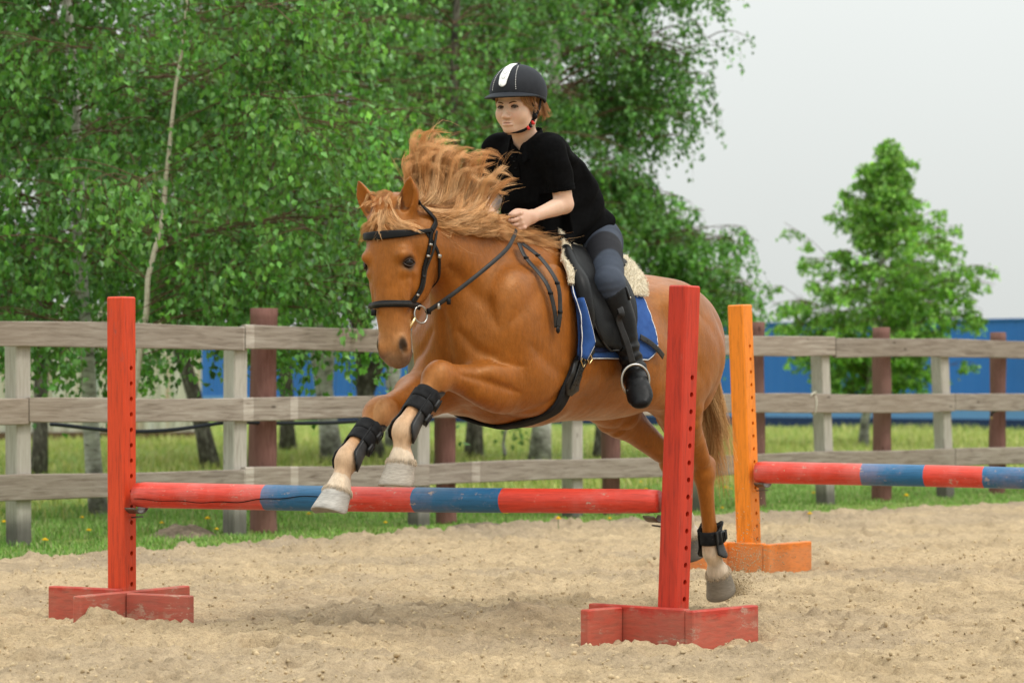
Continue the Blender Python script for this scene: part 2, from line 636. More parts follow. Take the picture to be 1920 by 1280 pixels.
def shell(P, thick, N=None, both=True):
    """P (nu,nv,3) sheet -> closed slab; thick along the sheet normal"""
    P = np.asarray(P, float)
    nu, nv = P.shape[:2]
    if N is None:
        N = unit(np.cross(np.gradient(P, axis=0), np.gradient(P, axis=1)))
    t = np.broadcast_to(np.asarray(thick, float), (nu, nv))[..., None]
    V = np.vstack([(P + N * t / 2).reshape(-1, 3), (P - N * t / 2).reshape(-1, 3)])
    i, j = np.meshgrid(np.arange(nu - 1), np.arange(nv - 1), indexing='ij')
    a = (i * nv + j).ravel(); b = a + 1; c = a + nv + 1; d = a + nv
    Q1 = np.stack([a, d, c, b], -1); Q2 = np.stack([a, b, c, d], -1) + nu * nv
    rim = np.concatenate([np.arange(nv), np.arange(1, nu) * nv + nv - 1, (nu - 1) * nv + np.arange(nv - 2, -1, -1), np.arange(nu - 2, 0, -1) * nv])
    r2 = np.roll(rim, -1); o = nu * nv
    Q3 = np.stack([rim, r2, r2 + o, rim + o], -1)
    return V, [np.vstack([Q1, Q2, Q3])]

# ------------------------------------------------------------------ setting: ground, sand, fence line, walls, trees
FA, FD = np.array([-3.0, 18.36]), np.array([5.52, 5.99])
FU = FD / np.linalg.norm(FD)                       # along the fence (to the right and away)
FN = np.array([FU[1], -FU[0]])                     # fence normal, towards the arena
def fpt(t): return FA + FD * t
def ft(px):                                        # where a sight line crosses the fence
    r = (px - 960) / 5600
    return (18.36 * r + 3) / (5.52 - 5.99 * r)
def edge_d(X, Y):
    """signed distance to the edge of the sand; >0 is grass"""
    q = (np.stack([X, Y], -1) - FA)
    u = q @ FU; v = q @ (-FN)
    off = np.interp(u, [-12, -1.5, 0, 1.6, 3.6, 5.2, 7.0, 9.5, 20], [-1.5, -1.35, -1.22, -.86, -.50, -.66, -.85, -1.05, -1.2])
    n = .20 * (fbm(np.stack([X * 1.6, Y * 1.6, 0 * X], -1), 3, 4) - .5) + .22 * (fbm(np.stack([X * 7, Y * 7, 0 * X], -1), 2, 6) - .5)
    return v - off + n

# --- ground sheet
gx = np.unique(np.concatenate([np.linspace(-900, -12, 14), np.linspace(-12, 16, 57), np.linspace(16, 900, 14)]))
gy = np.unique(np.concatenate([np.linspace(-200, 8, 8), np.linspace(8, 70, 90), np.linspace(70, 1500, 16)]))
X, Y = np.meshgrid(gx, gy, indexing='ij')
e = edge_d(X.ravel(), Y.ravel()).reshape(X.shape)
Z = np.where(e > 0, .0, -.06) + .03 * (fbm(np.stack([X.ravel() * .5, Y.ravel() * .5, 0 * X.ravel()], -1), 3, 2).reshape(X.shape) - .5) * (np.abs(X) < 60) - .012
i, j = np.meshgrid(np.arange(len(gx) - 1), np.arange(len(gy) - 1), indexing='ij')
a = (i * len(gy) + j).ravel()
Q = np.stack([a, a + len(gy), a + len(gy) + 1, a + 1], -1)
m = Mat('meadow_soil', .95, .1)
_n1 = m.noise(.8, 5, .6); _n2 = m.noise(9, 5, .65)
c1 = m.ramp(_n1, [(.30, (.13, .23, .045)), (.52, (.20, .29, .06)), (.72, (.29, .32, .10))])
c2 = m.ramp(_n2, [(.35, (.55, .55, .55)), (.7, (1.15, 1.15, 1.1))])
m.base(m.mix(1.0, c1, c2, 'MULTIPLY')); m.bumpn(_n2, .03, .8)
tag(mesh_obj('ground', np.stack([X, Y, Z], -1).reshape(-1, 3), Q, m.m), kind='structure')

# --- sand of the riding arena
STAND_L, STAND_R, STAND_O = np.array([-1.658, 12.70]), np.array([.616, 11.50]), np.array([1.27, 15.95])
def steps(segs):
    out = [segs[0][0]]
    for (a_, b_, h_) in segs:
        n_ = max(1, int(round((b_ - a_) / h_)))
        out += list(np.linspace(a_, b_, n_ + 1)[1:])
    return np.array(out)
sx = steps([(-40, -8, 2), (-8, -3.4, .12), (-3.4, -2.6, .03), (-2.6, 2.9, .0125), (2.9, 5.2, .03), (5.2, 9, .15), (9, 40, 2)])
sy = steps([(-15, 6, 1.5), (6, 9.4, .10), (9.4, 14.2, .015), (14.2, 18.5, .026), (18.5, 27, .045), (27, 32, .2), (32, 60, 2)])
X, Y = np.meshgrid(sx, sy, indexing='ij')
p = np.stack([X.ravel(), Y.ravel(), 0 * X.ravel()], -1)
z = .040 * (fbm(p * 1.1, 3, 1) - .5) + .026 * (fbm(p * 4.3, 3, 2) - .5) + .024 * (fbm(p * 13, 3, 3) - .5)
rid = np.abs(fbm(p * 8, 3, 33) - .5) * 2; z += .020 * (1 - rid) ** 4 * sstep(.4, .6, fbm(p * 1.7, 2, 34))
lump = fbm(p * 19, 2, 12); z += .026 * np.clip(lump - .58, 0, 1) * 3 * sstep(.45, .6, fbm(p * 2.3, 2, 14))
z += .030 * (fbm(p * 30, 2, 9) - .5) + .012 * (fbm(p * 55, 1, 19) - .5)
r_ = np.random.default_rng(3)
Zg = z.reshape(X.shape)
GEO = (.040 * (fbm(p * 1.1, 3, 1) - .5) + .026 * (fbm(p * 4.3, 3, 2) - .5)).reshape(X.shape)
for k in range(1560):                                # hoof prints
    cx, cy = r_.uniform(-5, 6.5), r_.uniform(9.0, 25)
    if k > 1500: cx, cy = r_.uniform(-2.4, 2.6), r_.uniform(9.9, 14.5)
    ang = r_.uniform(0, 6.28); rad = r_.uniform(.055, .085); dep = r_.uniform(.010, .034) * (1.5 if k > 1500 else 1)
    i0, i1 = np.searchsorted(sx, [cx - .3, cx + .3]); j0, j1 = np.searchsorted(sy, [cy - .3, cy + .3])
    if i1 <= i0 or j1 <= j0: continue
    dx, dy = X[i0:i1, j0:j1] - cx, Y[i0:i1, j0:j1] - cy
    d = np.sqrt((dx * math.cos(ang) + dy * math.sin(ang)) ** 2 + (1.15 * (-dx * math.sin(ang) + dy * math.cos(ang))) ** 2) / rad
    Zg[i0:i1, j0:j1] += dep * (-.9 * np.exp(-(d / .85) ** 4) + .55 * np.exp(-((d - 1.25) / .35) ** 2) * (1 + .6 * np.cos(np.arctan2(dy, dx) - ang)))
for cx, cy, h_, r1 in ((-1.700, 12.33, .060, .07), (-1.60, 12.36, .02, .08), (-1.46, 12.36, .022, .06), (.43, 11.18, .025, .05), (.63, 11.12, .015, .08),
                       (1.23, 15.55, .01, .12), (1.10, 13.25, .035, .09), (1.02, 12.95, .02, .12)):
    d = np.sqrt((X - cx) ** 2 + (Y - cy) ** 2) / r1
    Zg += h_ * np.exp(-d ** 2) * (.1 + 1.8 * fbm(p * 18, 3, 31).reshape(X.shape) ** 1.3)
for c_ in (STAND_L, STAND_R, STAND_O, np.array([.86, 13.2])):
    w_ = np.exp(-((X - c_[0]) ** 2 + (Y - c_[1]) ** 2) / .36)
    Zg -= w_ * (.9 * GEO + .026)
e = edge_d(X.ravel(), Y.ravel()).reshape(X.shape)
Zg += -.05 * sstep(-.25, .12, e) + .018 * np.exp(-((e + .25) / .18) ** 2) * (fbm(p * 5, 2, 8).reshape(X.shape) > .5)
SAND_Z = Zg
def sand_z(x, y):
    i = np.clip(np.searchsorted(sx, x), 0, len(sx) - 1); j = np.clip(np.searchsorted(sy, y), 0, len(sy) - 1)
    return SAND_Z[i, j]
i, j = np.meshgrid(np.arange(len(sx) - 1), np.arange(len(sy) - 1), indexing='ij')
keep = (e[:-1, :-1] < .14)
a = (i * len(sy) + j)[keep]
Q = np.stack([a, a + len(sy), a + len(sy) + 1, a + 1], -1)
damp = fbm(p * np.array([1.4, 1.4, 1]), 3, 41)
tone = .98 + .30 * (fbm(p * 3.1, 3, 42) - .5) + .46 * (fbm(p * 17, 3, 43) - .5)
base = np.array([.440, .328, .198])
grey = np.array([.315, .245, .170])
k = (sstep(.45, .68, damp) * .45 + .55 * sstep(-1.6, -.1, e.ravel()) )[:, None].clip(0, .85)
C = (base * (1 - k) + grey * k) * tone[:, None]
V = np.stack([X, Y, Zg], -1).reshape(-1, 3)
used = np.zeros(len(V), bool); used[Q.ravel()] = True
re = np.cumsum(used) - 1
m = Mat('arena_sand', .95, .12)
_f = m.noise(260, 4, .7); _g = m.noise(60, 4, .65)
m.base(m.mix(1.0, m.attr(), m.mix(1.0, m.ramp(_f, [(.30, .55), (.48, 1.0), (.72, 1.22)]), m.ramp(_g, [(.28, .74), (.5, 1.0), (.7, 1.12)]), 'MULTIPLY'), 'MULTIPLY'))  # strong light and dark grain tones painted in to make up for faint relief shading
m.bumpn(m.math('ADD', m.math('MULTIPLY', _f, .35), _g), .012, .9)
sand = tag(mesh_obj('sand', V[used], re[Q], m.m, col=C[used]), kind='structure')
# crumbs and clods lying on the sand
r_ = np.random.default_rng(12)
n = 30000
cx = r_.uniform(-2.6, 3.2, n); cy = 9.6 + 9 * r_.random(n) ** 1.4
ok = edge_d(cx, cy) < -.05; cx, cy = cx[ok], cy[ok]
n = len(cx)
rad = np.where(r_.random(n) < .07, r_.uniform(.005, .0115, n), .0018 + .0045 * r_.random(n) ** 5)
B, Fb = ball((0, 0, 0), 1, None, 5, 3)
Bs = B[None] * (rad[:, None, None] * r_.uniform(.6, 1.3, (n, 1, 3))) * (1 + .25 * r_.normal(0, 1, (n, len(B), 1)))
Bs = Bs + np.stack([cx, cy, sand_z(cx, cy) + rad * .25], -1)[:, None, :]
o = (np.arange(n) * len(B))[:, None, None]
Cc = np.repeat(np.where(r_.random((n, 1)) < .05, .55, 1.0) * np.array([.47, .36, .22]) * r_.uniform(.85, 1.2, (n, 1)), len(B), 0)
m = Mat('sand_crumb', .95, .1); m.base(m.attr()); CRUMB = m.m
tag(mesh_obj('sand_crumbs', Bs.reshape(-1, 3), [(f[None] + o).reshape(-1, f.shape[1]) for f in Fb], CRUMB, col=Cc), 'loose crumbs and small clods scattered on the arena sand', 'sand', kind='stuff')

# --- far metal walls
def corrugated(x0, y0, x1, y1, z0, z1, pitch=.18, dep=.02):
    L = math.hypot(x1 - x0, y1 - y0); n = int(L / pitch * 4)
    t = np.linspace(0, 1, n)
    u = np.array([x1 - x0, y1 - y0]) / L; w = np.array([u[1], -u[0]])
    o = dep * np.clip(np.sin(np.arange(n) * math.pi / 2 + .78) * 1.6, -1, 1)
    P = np.array([x0, y0]) + t[:, None] * (L * u) + o[:, None] * w
    V = np.vstack([np.column_stack([P, np.full(n, z0)]), np.column_stack([P, np.full(n, z1)]),
                   np.column_stack([P - .06 * w, np.full(n, z0)]), np.column_stack([P - .06 * w, np.full(n, z1)])])
    a = np.arange(n - 1)
    return V, [np.vstack([np.stack([a, a + 1, a + 1 + n, a + n], -1), np.stack([a + n, a + n + 1, a + 3 * n + 1, a + 3 * n], -1), np.stack([a + 2 * n + 1, a + 2 * n, a + 3 * n, a + 3 * n + 1], -1)])]
BLUE = plain('royal_blue_sheet', (.020, .130, .420), .5, .35, .16, .35)
LBLUE = plain('pale_blue_sheet', (.12, .27, .50), .5, .3, .10, .5)
NAVY = plain('navy_sheet', (.010, .028, .085), .6, .3, .1, .6)
bw = thing('metal_wall', 'long royal blue corrugated metal wall with a paler band at its foot', 'wall', (9, 62, 0))
w0, w1 = (-12, 84.0), (24, 50.6)
V, F_ = corrugated(*w0, *w1, .62, 2.30, .30, .006); mesh_obj('upper_sheet', V, F_, BLUE, bw, smooth=False)
nw = unit(np.array([w1[1] - w0[1], -(w1[0] - w0[0]), 0]))
V, F_ = corrugated(*w0, *w1, .20, .62, .30, .006); mesh_obj('pale_band', V + nw * .03, F_, LBLUE, bw, smooth=False)
V, F_ = corrugated(*w0, *w1, -.05, .20, .30, .006); mesh_obj('plinth', V + nw * .06, F_, NAVY, bw, smooth=False)
V, F_ = sweep(np.array([(*w0, 2.31), (*w1, 2.31)]), .06, .03, n=4, phase=math.pi / 4); mesh_obj('coping', V, F_, BLUE, bw, smooth=False)
pw = thing('metal_wall', 'faded cream corrugated metal wall with rust streaks far left behind the fence', 'wall', (-7, 51, 0))
m = Mat('cream_rusty_sheet', .6, .3)
_s = m.noise(1.0, 5, .65, (5, 5, .35))
m.base(m.ramp(_s, [(.33, (.36, .20, .085)), (.43, (.47, .44, .33)), (.55, (.50, .49, .40)), (.70, (.42, .47, .45))]))
V, F_ = corrugated(-13.5, 50.0, -5.4, 52.0, -.05, 2.35, .26, .03); mesh_obj('sheet', V, F_, m.m, pw, smooth=False)
V, F_ = sweep(np.array([(-13.5, 49.93, .06), (-5.4, 51.93, .06)]), .03, .10, n=4, phase=math.pi / 4); mesh_obj('base_rail', V, F_, plain('rusty_rail', (.10, .055, .03)), pw, smooth=False)

# --- wooden fence
def wood(name, cols, stretch, wear=.3, bumpd=.004):
    m = Mat(name, .85, .2)
    g = m.noise(6, 6, .65, stretch, .6)
    big = m.noise(1.6, 3, .5, tuple(.4 + .0 * s for s in stretch))
    c = m.ramp(g, [(.25, cols[0]), (.48, cols[1]), (.75, cols[2])])
    c = m.mix(m.ramp(big, [(.35, 0.0), (.7, wear)]), c, cols[3])
    kn = m.node('ShaderNodeTexVoronoi'); kn.inputs['Scale'].default_value = 1.0
    m.link(m.coord(tuple(3.2 if s < 2 else 7.5 for s in stretch)), kn.inputs['Vector'])
    c = m.mix(m.ramp(kn.outputs['Distance'], [(.03, .75), (.10, 0.0)]), c, tuple(x * .38 for x in cols[0]))
    m.base(m.mix(1.0, c, m.attr(), 'MULTIPLY'))
    m.bumpn(g, bumpd, .7)
    return m.m
GREYW = ((.085, .062, .045), (.28, .236, .195), (.43, .385, .33), (.245, .185, .135))
RAILM = wood('weathered_rail', GREYW, (.62, 8, 8), .45, .006)
POSTM = wood('weathered_post', ((.24, .215, .180), (.41, .38, .33), (.53, .50, .445), (.34, .295, .235)), (9, 9, .7))
LOGM = wood('red_brown_log', ((.095, .038, .030), (.165, .072, .058), (.215, .105, .085), (.24, .15, .12)), (10, 10, 1.2), .5, .008)
frot = math.atan2(FU[1], FU[0])
fence = thing('wooden_fence', 'weathered grey three rail wooden fence with square and reddish log posts', 'fence', (*fpt(.5), 0), frot)
SF = np.array(Matrix.Translation((*FA, 0)) @ Matrix.Rotation(frot, 4, 'Z'))    # fence frame: x along, y away from the arena
FL = np.linalg.norm(FD)
r_ = np.random.default_rng(4)
def board(x0, x1, z0, z1, h, th, yc, patches=()):
    """rail board from (x0,z0) to (x1,z1) with chamfers, subdivided along so it can warp and carry pale patches"""
    cuts = np.unique(np.concatenate([np.linspace(x0, x1, max(4, int((x1 - x0) / .10))), np.array([c for a_, b_ in patches for c in (a_ - .003, a_, b_, b_ + .003) if x0 < c < x1])]))
    bev = .006
    prof = np.array([(-th / 2 + bev, -h / 2), (th / 2 - bev, -h / 2), (th / 2, -h / 2 + bev), (th / 2, h / 2 - bev), (th / 2 - bev, h / 2), (-th / 2 + bev, h / 2), (-th / 2, h / 2 - bev), (-th / 2, -h / 2 + bev)])
    s1, s2 = r_.uniform(0, 9, 2)
    V, C = [], []
    for x in cuts:
        t = (x - x0) / (x1 - x0)
        zc = z0 + (z1 - z0) * t + .006 * math.sin(x * 1.9 + s1); yo = yc + .004 * math.sin(x * 1.3 + s2)
        wob = 1 + .03 * math.sin(x * 4 + s2)
        pt = any(a_ <= x <= b_ for a_, b_ in patches)
        for (y, z) in prof:
            V.append((x, yo + y, zc + z * wob)); C.append((1.45, 1.5, 1.55) if pt else (1, 1, 1))
    n = len(cuts)
    V = np.array(V); C = np.array(C) * r_.uniform(.88, 1.12)
    i = np.arange(n - 1)[:, None]; j = np.arange(8)[None]
    Q = np.stack([i * 8 + j, (i + 1) * 8 + j, (i + 1) * 8 + (j + 1) % 8, i * 8 + (j + 1) % 8], -1).reshape(-1, 4)
    e0 = np.array([[0, 1, 2, 3], [3, 4, 5, 6], [6, 7, 0, 3]]); e1 = (n - 1) * 8 + e0[:, ::-1]
    return V, [np.vstack([Q, e0, e1])], C
gpx = [-420, 35, 440, 785, 1073, 1316, 1548, 1773, 1975, 2150, 2310]
lpx = [-300, 515, 855, 1165, 1437, 1671, 1888, 2110]
gx_ = [ft(v) * FL for v in gpx]; lx_ = [ft(v) * FL for v in lpx]
joint = {0: [0, 2, 4, 6, 8, 10], 1: [0, 1, 3, 5, 7, 9, 10], 2: [0, 2, 3, 5, 7, 9, 10]}
zr = {0: 1.283, 1: .820, 2: .352}
for lv in range(3):
    js = joint[lv]
    for a_, b_ in zip(js[:-1], js[1:]):
        x0, x1 = gx_[a_] + .003, gx_[b_] - .003
        pt = [(gx_[q] - .012, gx_[q] + .075) for q in (2,) if True] + ([(lx_[1] + .05, lx_[1] + .115)] if lv else []) + ([(lx_[2] + .06, lx_[2] + .14)] if lv == 2 else [])
        V, F_, C = board(x0, x1, zr[lv] + r_.uniform(-.008, .008), zr[lv] + r_.uniform(-.008, .008), .152 + r_.uniform(-.006, .006), .042, -.083, pt)
        mesh_obj('rail', V, F_, RAILM, fence, SF, smooth=False, col=C)
leans = [0, .4, -.3, 0, 0, 0, 3.6, 4.2, 3, 0, 1]
for x, ln in zip(gx_, leans):
    zs = np.concatenate([np.linspace(-.05, .30, 9), np.linspace(.45, 1.275, 8)])
    w_, b_ = .058, .007
    pr = np.array([(-w_ + b_, -w_), (w_ - b_, -w_), (w_, -w_ + b_), (w_, w_ - b_), (w_ - b_, w_), (-w_ + b_, w_), (-w_, w_ - b_), (-w_, -w_ + b_)])
    V = np.array([(px_, py_, z_) for z_ in zs for px_, py_ in pr]); n_ = len(zs)
    i_ = np.arange(n_ - 1)[:, None]; j_ = np.arange(8)[None]
    Q = np.stack([i_ * 8 + j_, i_ * 8 + (j_ + 1) % 8, (i_ + 1) * 8 + (j_ + 1) % 8, (i_ + 1) * 8 + j_], -1).reshape(-1, 4)
    k_ = (n_ - 1) * 8
    Q = np.vstack([Q, k_ + np.array([[0, 1, 2, 3], [0, 3, 4, 7], [4, 5, 6, 7]])])
    V = V @ rotz3(R(r_.uniform(-3, 3))).T @ roty3(R(-ln)).T + np.array([x, 0, 0])
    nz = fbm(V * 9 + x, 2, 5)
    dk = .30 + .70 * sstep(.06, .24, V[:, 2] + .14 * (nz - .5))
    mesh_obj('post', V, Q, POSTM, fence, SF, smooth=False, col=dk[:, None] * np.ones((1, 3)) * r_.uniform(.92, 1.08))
ltop = [1.5, 1.49, 1.48, 1.47, 1.475, 1.455, 1.435, 1.44]
lrad = [.085, .088, .072, .070, .064, .078, .070, .07]
for x, tp, rd in zip(lx_, ltop, lrad):
    zz = np.linspace(-.05, tp, 26)
    s1 = r_.uniform(0, 6)
    pth = np.column_stack([x + .008 * np.sin(zz * 3 + s1), .055 + .006 * np.cos(zz * 2.3 + s1) + 0 * zz + rd * .6, zz])
    V, F_ = sweep(pth, rd * (1.06 - .06 * zz) + .004 * np.sin(zz * 7 + s1), n=16, up=(0, 1, 0))
    an = np.arctan2(V[:, 1] - .1, V[:, 0] - x)
    V[:, :2] += (V[:, :2] - np.array([x, .055 + rd * .6])) * (.05 * np.sin(an * 5 + s1) + .10 * (fbm(V * np.array([14, 14, 4.]), 2, 3) - .5))[:, None]
    mesh_obj('log_post', V, F_, LOGM, fence, SF, col=np.ones((len(V), 3)) * np.array([1.0, 1.0, 1.0]) * (1 + .10 * (x < 4)))
# things on the fence
hp0, hp1 = fpt(ft(108)), fpt(ft(730))
t = np.linspace(0, 1, 60)
HX_ = hp0[0] + (hp1[0] - hp0[0]) * t; HY_ = hp0[1] + (hp1[1] - hp0[1]) * t
zz = .735 - .055 * np.sin(np.clip(t / .52, 0, 1) * math.pi) ** 1.2 - .018 * np.sin(np.clip((t - .52) / .48, 0, 1) * math.pi)
V, F_ = sweep(np.column_stack([HX_ + .07 * -FN[0], HY_ + .07 * -FN[1], zz]), .0125, n=8)
ho = mesh_obj('hose', V, F_, plain('dark_blue_hose', (.012, .018, .032), .4, .4), base=(*hp0, .73))
tag(ho, 'dark blue hose sagging behind the middle rail of the wooden fence', 'hose')
x = ft(1510) * FL
pts = np.array([(x + .002 * math.sin(q * 5), -.083 + math.cos(q) * .029, .82 + math.sin(q) * .088) for q in np.linspace(0, 2 * math.pi, 28, endpoint=False)])
V1 = sweep(pts, .006, n=6, up=(1, 0, 0), closed=True, cap=False)
tl = np.array([(x, -.105, .905), (x - .03, -.125, .915), (x - .06, -.115, .900), (x - .075, -.11, .885)])
V2 = sweep(spline(tl, 12), .006, n=6)
V, F_ = join([V1, V2])
co = mesh_obj('cord', V, F_, plain('white_cord', (.62, .58, .48), .9), S=SF, base=(*fpt(ft(1510)), .82))
tag(co, 'white cord tied round the middle fence rail by the sapling', 'cord')
x = ft(1852) * FL
hk = thing('fence_bracket', 'small black bracket under the middle rail by the rightmost log post', 'bracket', (*fpt(ft(1852)), .74), frot)
V, F_ = sweep(spline(np.array([(x + .10, -.02, .745), (x + .03, -.05, .738), (x - .02, -.06, .725), (x - .035, -.06, .69)]), 14), .011, n=6); mesh_obj('arm', V, F_, LEATHER if 'LEATHER' in globals() else plain('black_iron', (.01, .01, .01)), hk, SF)
V, F_ = ball((x - .036, -.06, .685), (.012, .012, .018), None, 10, 6); mesh_obj('end_knob', V, F_, plain('ochre_knob', (.30, .20, .09)), hk, SF)

# --- birches
LEAFM = {}
def leaf_mat(name, hue):
    m = Mat(name, .36, .45)
    t = m.t
    c = m.attr()
    m.base(c)
    tr = m.node('ShaderNodeBsdfTranslucent')
    cc = m.mix(1.0, c, (1.25, 1.35, .55), 'MULTIPLY'); m.link(cc, tr.inputs['Color'])
    mx = m.node('ShaderNodeMixShader'); mx.inputs[0].default_value = .36
    m.link(m.b.outputs[0], mx.inputs[1]); m.link(tr.outputs[0], mx.inputs[2])
    m.link(mx.outputs[0], t.nodes['Material Output'].inputs['Surface'])
    return m.m
LEAF = leaf_mat('birch_leaf', 0)
m = Mat('birch_bark', .8, .25)
_a = m.noise(3, 5, .6, (3, 3, 9)); _b = m.noise(2.2, 5, .7, (2, 2, 2))
c = m.ramp(_a, [(.30, (.055, .048, .042)), (.40, (.33, .31, .27)), (.60, (.52, .50, .45)), (.8, (.58, .54, .46))])
lo = m.node('ShaderNodeSeparateXYZ'); m.link(m.coord((1, 1, 1)), lo.inputs[0])
zf = m.math('ADD', lo.outputs['Z'], m.math('MULTIPLY', _b, 2.2))
dk = m.ramp(m.math('MULTIPLY', zf, .25), [(.22, (.12, .105, .09)), (.40, (1, 1, 1))])
m.base(m.mix(1.0, c, dk, 'MULTIPLY')); m.bumpn(_a, .012, .8)
BIRCH = m.m
m = Mat('dark_birch_bark', .85, .2)
_a = m.noise(4, 5, .65, (6, 6, 2.2))
m.base(m.ramp(_a, [(.3, (.030, .026, .022)), (.5, (.095, .082, .066)), (.62, (.20, .185, .15)), (.8, (.34, .32, .27))])); m.bumpn(_a, .02, .9)
DARKB = m.m
m = Mat('cream_birch_bark', .7, .3)
_a = m.noise(3, 5, .6, (3, 3, 12))
m.base(m.ramp(_a, [(.28, (.16, .12, .085)), (.36, (.55, .47, .36)), (.7, (.66, .59, .47))])); m.bumpn(_a, .006, .6)
PALEB = m.m
TWIGM = plain('brown_twig', (.115, .070, .040), .8, .2, .3, 12)

def leaves_at(P, D, size, r, tint):
    """kite-shaped folded birch leaves hanging at P along D"""
    n = len(P)
    s = size * r.uniform(.65, 1.2, n)[:, None]
    d = unit(D + r.normal(0, .45, (n, 3)))
    nr = r.normal(0, 1, (n, 3)) + np.array([0, -.25, .45])
    w = unit(np.cross(d, nr)); nn = np.cross(w, d)
    a = P
    b = P + d * s * .42 + w * s * .40 + nn * s * .10
    c_ = P + d * s * 1.05 + nn * s * -.10
    e_ = P + d * s * .42 - w * s * .40 + nn * s * .10
    V = np.stack([a, b, c_, e_], 1).reshape(-1, 3)
    k = (np.arange(n) * 4)[:, None]
    T = np.concatenate([k + np.array([[0, 2, 1]]), k + np.array([[0, 3, 2]])], 1).reshape(-1, 3)
    g = np.array([.084, .228, .052]); y = np.array([.180, .345, .092]); dk = np.array([.022, .085, .018])
    f = r.random((n, 1)); 
    c = g * (1 - f) + y * f * .8 + .2 * f * g
    c = np.where(r.random((n, 1)) < .22, dk * .6 + c * .4, c)
    c = c * tint * r.uniform(.8, 1.2, (n, 1))
    return V, T, np.repeat(c, 4, 0)

def birch(base, h, rad, crown, label, seed, lean=(0, 0), bark=None, nb=26, leaf=.052, per=5, twl=(.22, .58), ltw=11, tint=(1, 1, 1), stems=None, group='birch trees behind the fence', rise=.55, blen=(1.2, 2.4), conical=False, name='birch_tree', dens=1.0, bias=None, prof=None):
    """crown=(z from, z to); lean = horizontal drift of the top; stems: extra stems (dx, dy, start z, top drift, radius)"""
    r = np.random.default_rng(seed)
    t = thing(name, label, 'tree', (base[0], base[1], 0), 0, group)
    B = np.array([base[0], base[1], 0.0])
    bark = bark or BIRCH
    tr = []
    axes = []
    st = [(0, 0, 0, lean, rad)] + list(stems or [])
    for k, (dx, dy, z0, ln, rd) in enumerate(st):
        zz = np.linspace(z0 if z0 > 0 else -.1, h * (1 if k == 0 else r.uniform(.8, .95)), 22)
        q = np.clip((zz - z0) / (h - z0), 0, 1)
        wob = np.stack([np.cumsum(r.normal(0, .017 * max(h, 7) / 10, 22)), np.cumsum(r.normal(0, .017 * max(h, 7) / 10, 22))], 1)
        wob -= wob[0]
        P = np.column_stack([B[0] + dx * np.clip(q * 6, 0, 1) * (1 if z0 > 0 else 1) + ln[0] * q ** 1.0 + wob[:, 0], B[1] + dy + ln[1] * q + wob[:, 1], zz])
        if z0 > 0:
            ref = axes[0]
            P[:, :2] += np.array([np.interp(z0, ref[:, 2], ref[:, 0]), np.interp(z0, ref[:, 2], ref[:, 1])]) - P[0, :2]
        rr = rd * (1 - .86 * q ** .9) * (1 + .35 * np.exp(-np.clip(zz, 0, 9) / .18) * (z0 <= 0))
        tr.append(sweep(P, rr, n=12)); axes.append(P)
    V, F_ = join(tr)
    if len(tr) == 1: mesh_obj('trunk', V, F_, bark, t)
    else:
        for q_ in tr: mesh_obj('trunk', q_[0], q_[1], bark, t)
    # limbs
    limbs, tw, tl = [], [], []
    for i in range(nb):
        ax = axes[r.integers(len(axes))]
        z = r.uniform(*crown) if not conical else crown[0] + (crown[1] - crown[0]) * r.random() ** 1.25
        q = np.clip((z - crown[0]) / (h - crown[0] + 1e-6), 0, 1)
        o = np.array([np.interp(z, ax[:, 2], ax[:, k]) for k in range(3)])
        a = r.uniform(0, 2 * math.pi) if bias is None or r.random() > bias[1] else bias[0] + r.normal(0, .5)
        L = r.uniform(*blen) * (np.interp(z, [.6, 1.4, 2.1, 2.8, 3.5, 4.2, 4.7], [.75, 1.05, 1.0, .66, .38, .20, .07]) if conical else (np.interp(z, *prof) if prof else (1 - .45 * q)))
        d = np.array([math.cos(a), math.sin(a), 0])
        up = rise * r.uniform(.5, 1.4)
        u = np.linspace(0, 1, 9)
        P = o + d * (L * u)[:, None] + np.array([0, 0, 1.0]) * (L * (up * u - (up * .75 if not conical else .12) * u ** 2.2))[:, None] + np.cumsum(r.normal(0, .02 * L, (9, 3)), 0) * u[:, None]
        limbs.append(sweep(P, np.maximum(.004, rad * .17 * (1 - .7 * q) * (1 - .85 * u)), n=6, cap=False))
        for s_ in range(int(per * (1.6 if L > 1.2 else 1))):
            us = r.uniform(.18, 1.0)
            o2 = np.array([np.interp(us, u, P[:, k]) for k in range(3)])
            a2 = a + r.normal(0, .95)
            l2 = L * r.uniform(.18, .45)
            d2 = np.array([math.cos(a2), math.sin(a2), r.uniform(-.1, .55)])
            P2 = o2 + d2 * (l2 * np.linspace(0, 1, 5))[:, None] - np.array([0, 0, .35 * l2]) * (np.linspace(0, 1, 5) ** 2)[:, None]
            limbs.append(sweep(P2, np.linspace(.008, .003, 5) * (rad / .1) ** .5, n=4, cap=False))
            for k_ in range(r.integers(3, 7)):
                o3 = P2[0] + (P2[-1] - P2[0]) * r.uniform(.2, 1.05)
                l3 = r.uniform(*twl)
                a3 = r.uniform(0, 6.28)
                dr = np.array([math.cos(a3) * .55, math.sin(a3) * .55, .15 if conical else -.05])
                c1 = o3 + dr * l3 * .45
                c2 = o3 + dr * l3 * .75 + np.array([0, 0, (-.25 if conical else -.42) * l3])
                c3 = o3 + dr * l3 * .9 + np.array([0, 0, (-.40 if conical else -.90) * l3])
                tw.append([o3, c1, c2, c3])
    V, F_ = join(limbs); tag(mesh_obj('limbs', V, F_, TWIGM, t), kind='stuff')
    tw = np.array(tw)
    Vt, Qt, _ = strands(None, tw, 5, .0022)
    tag(mesh_obj('twigs', Vt, Qt, TWIGM, t), kind='stuff')
    n = max(3, int(ltw * dens))
    us = r.uniform(.1, 1.0, (len(tw), n))
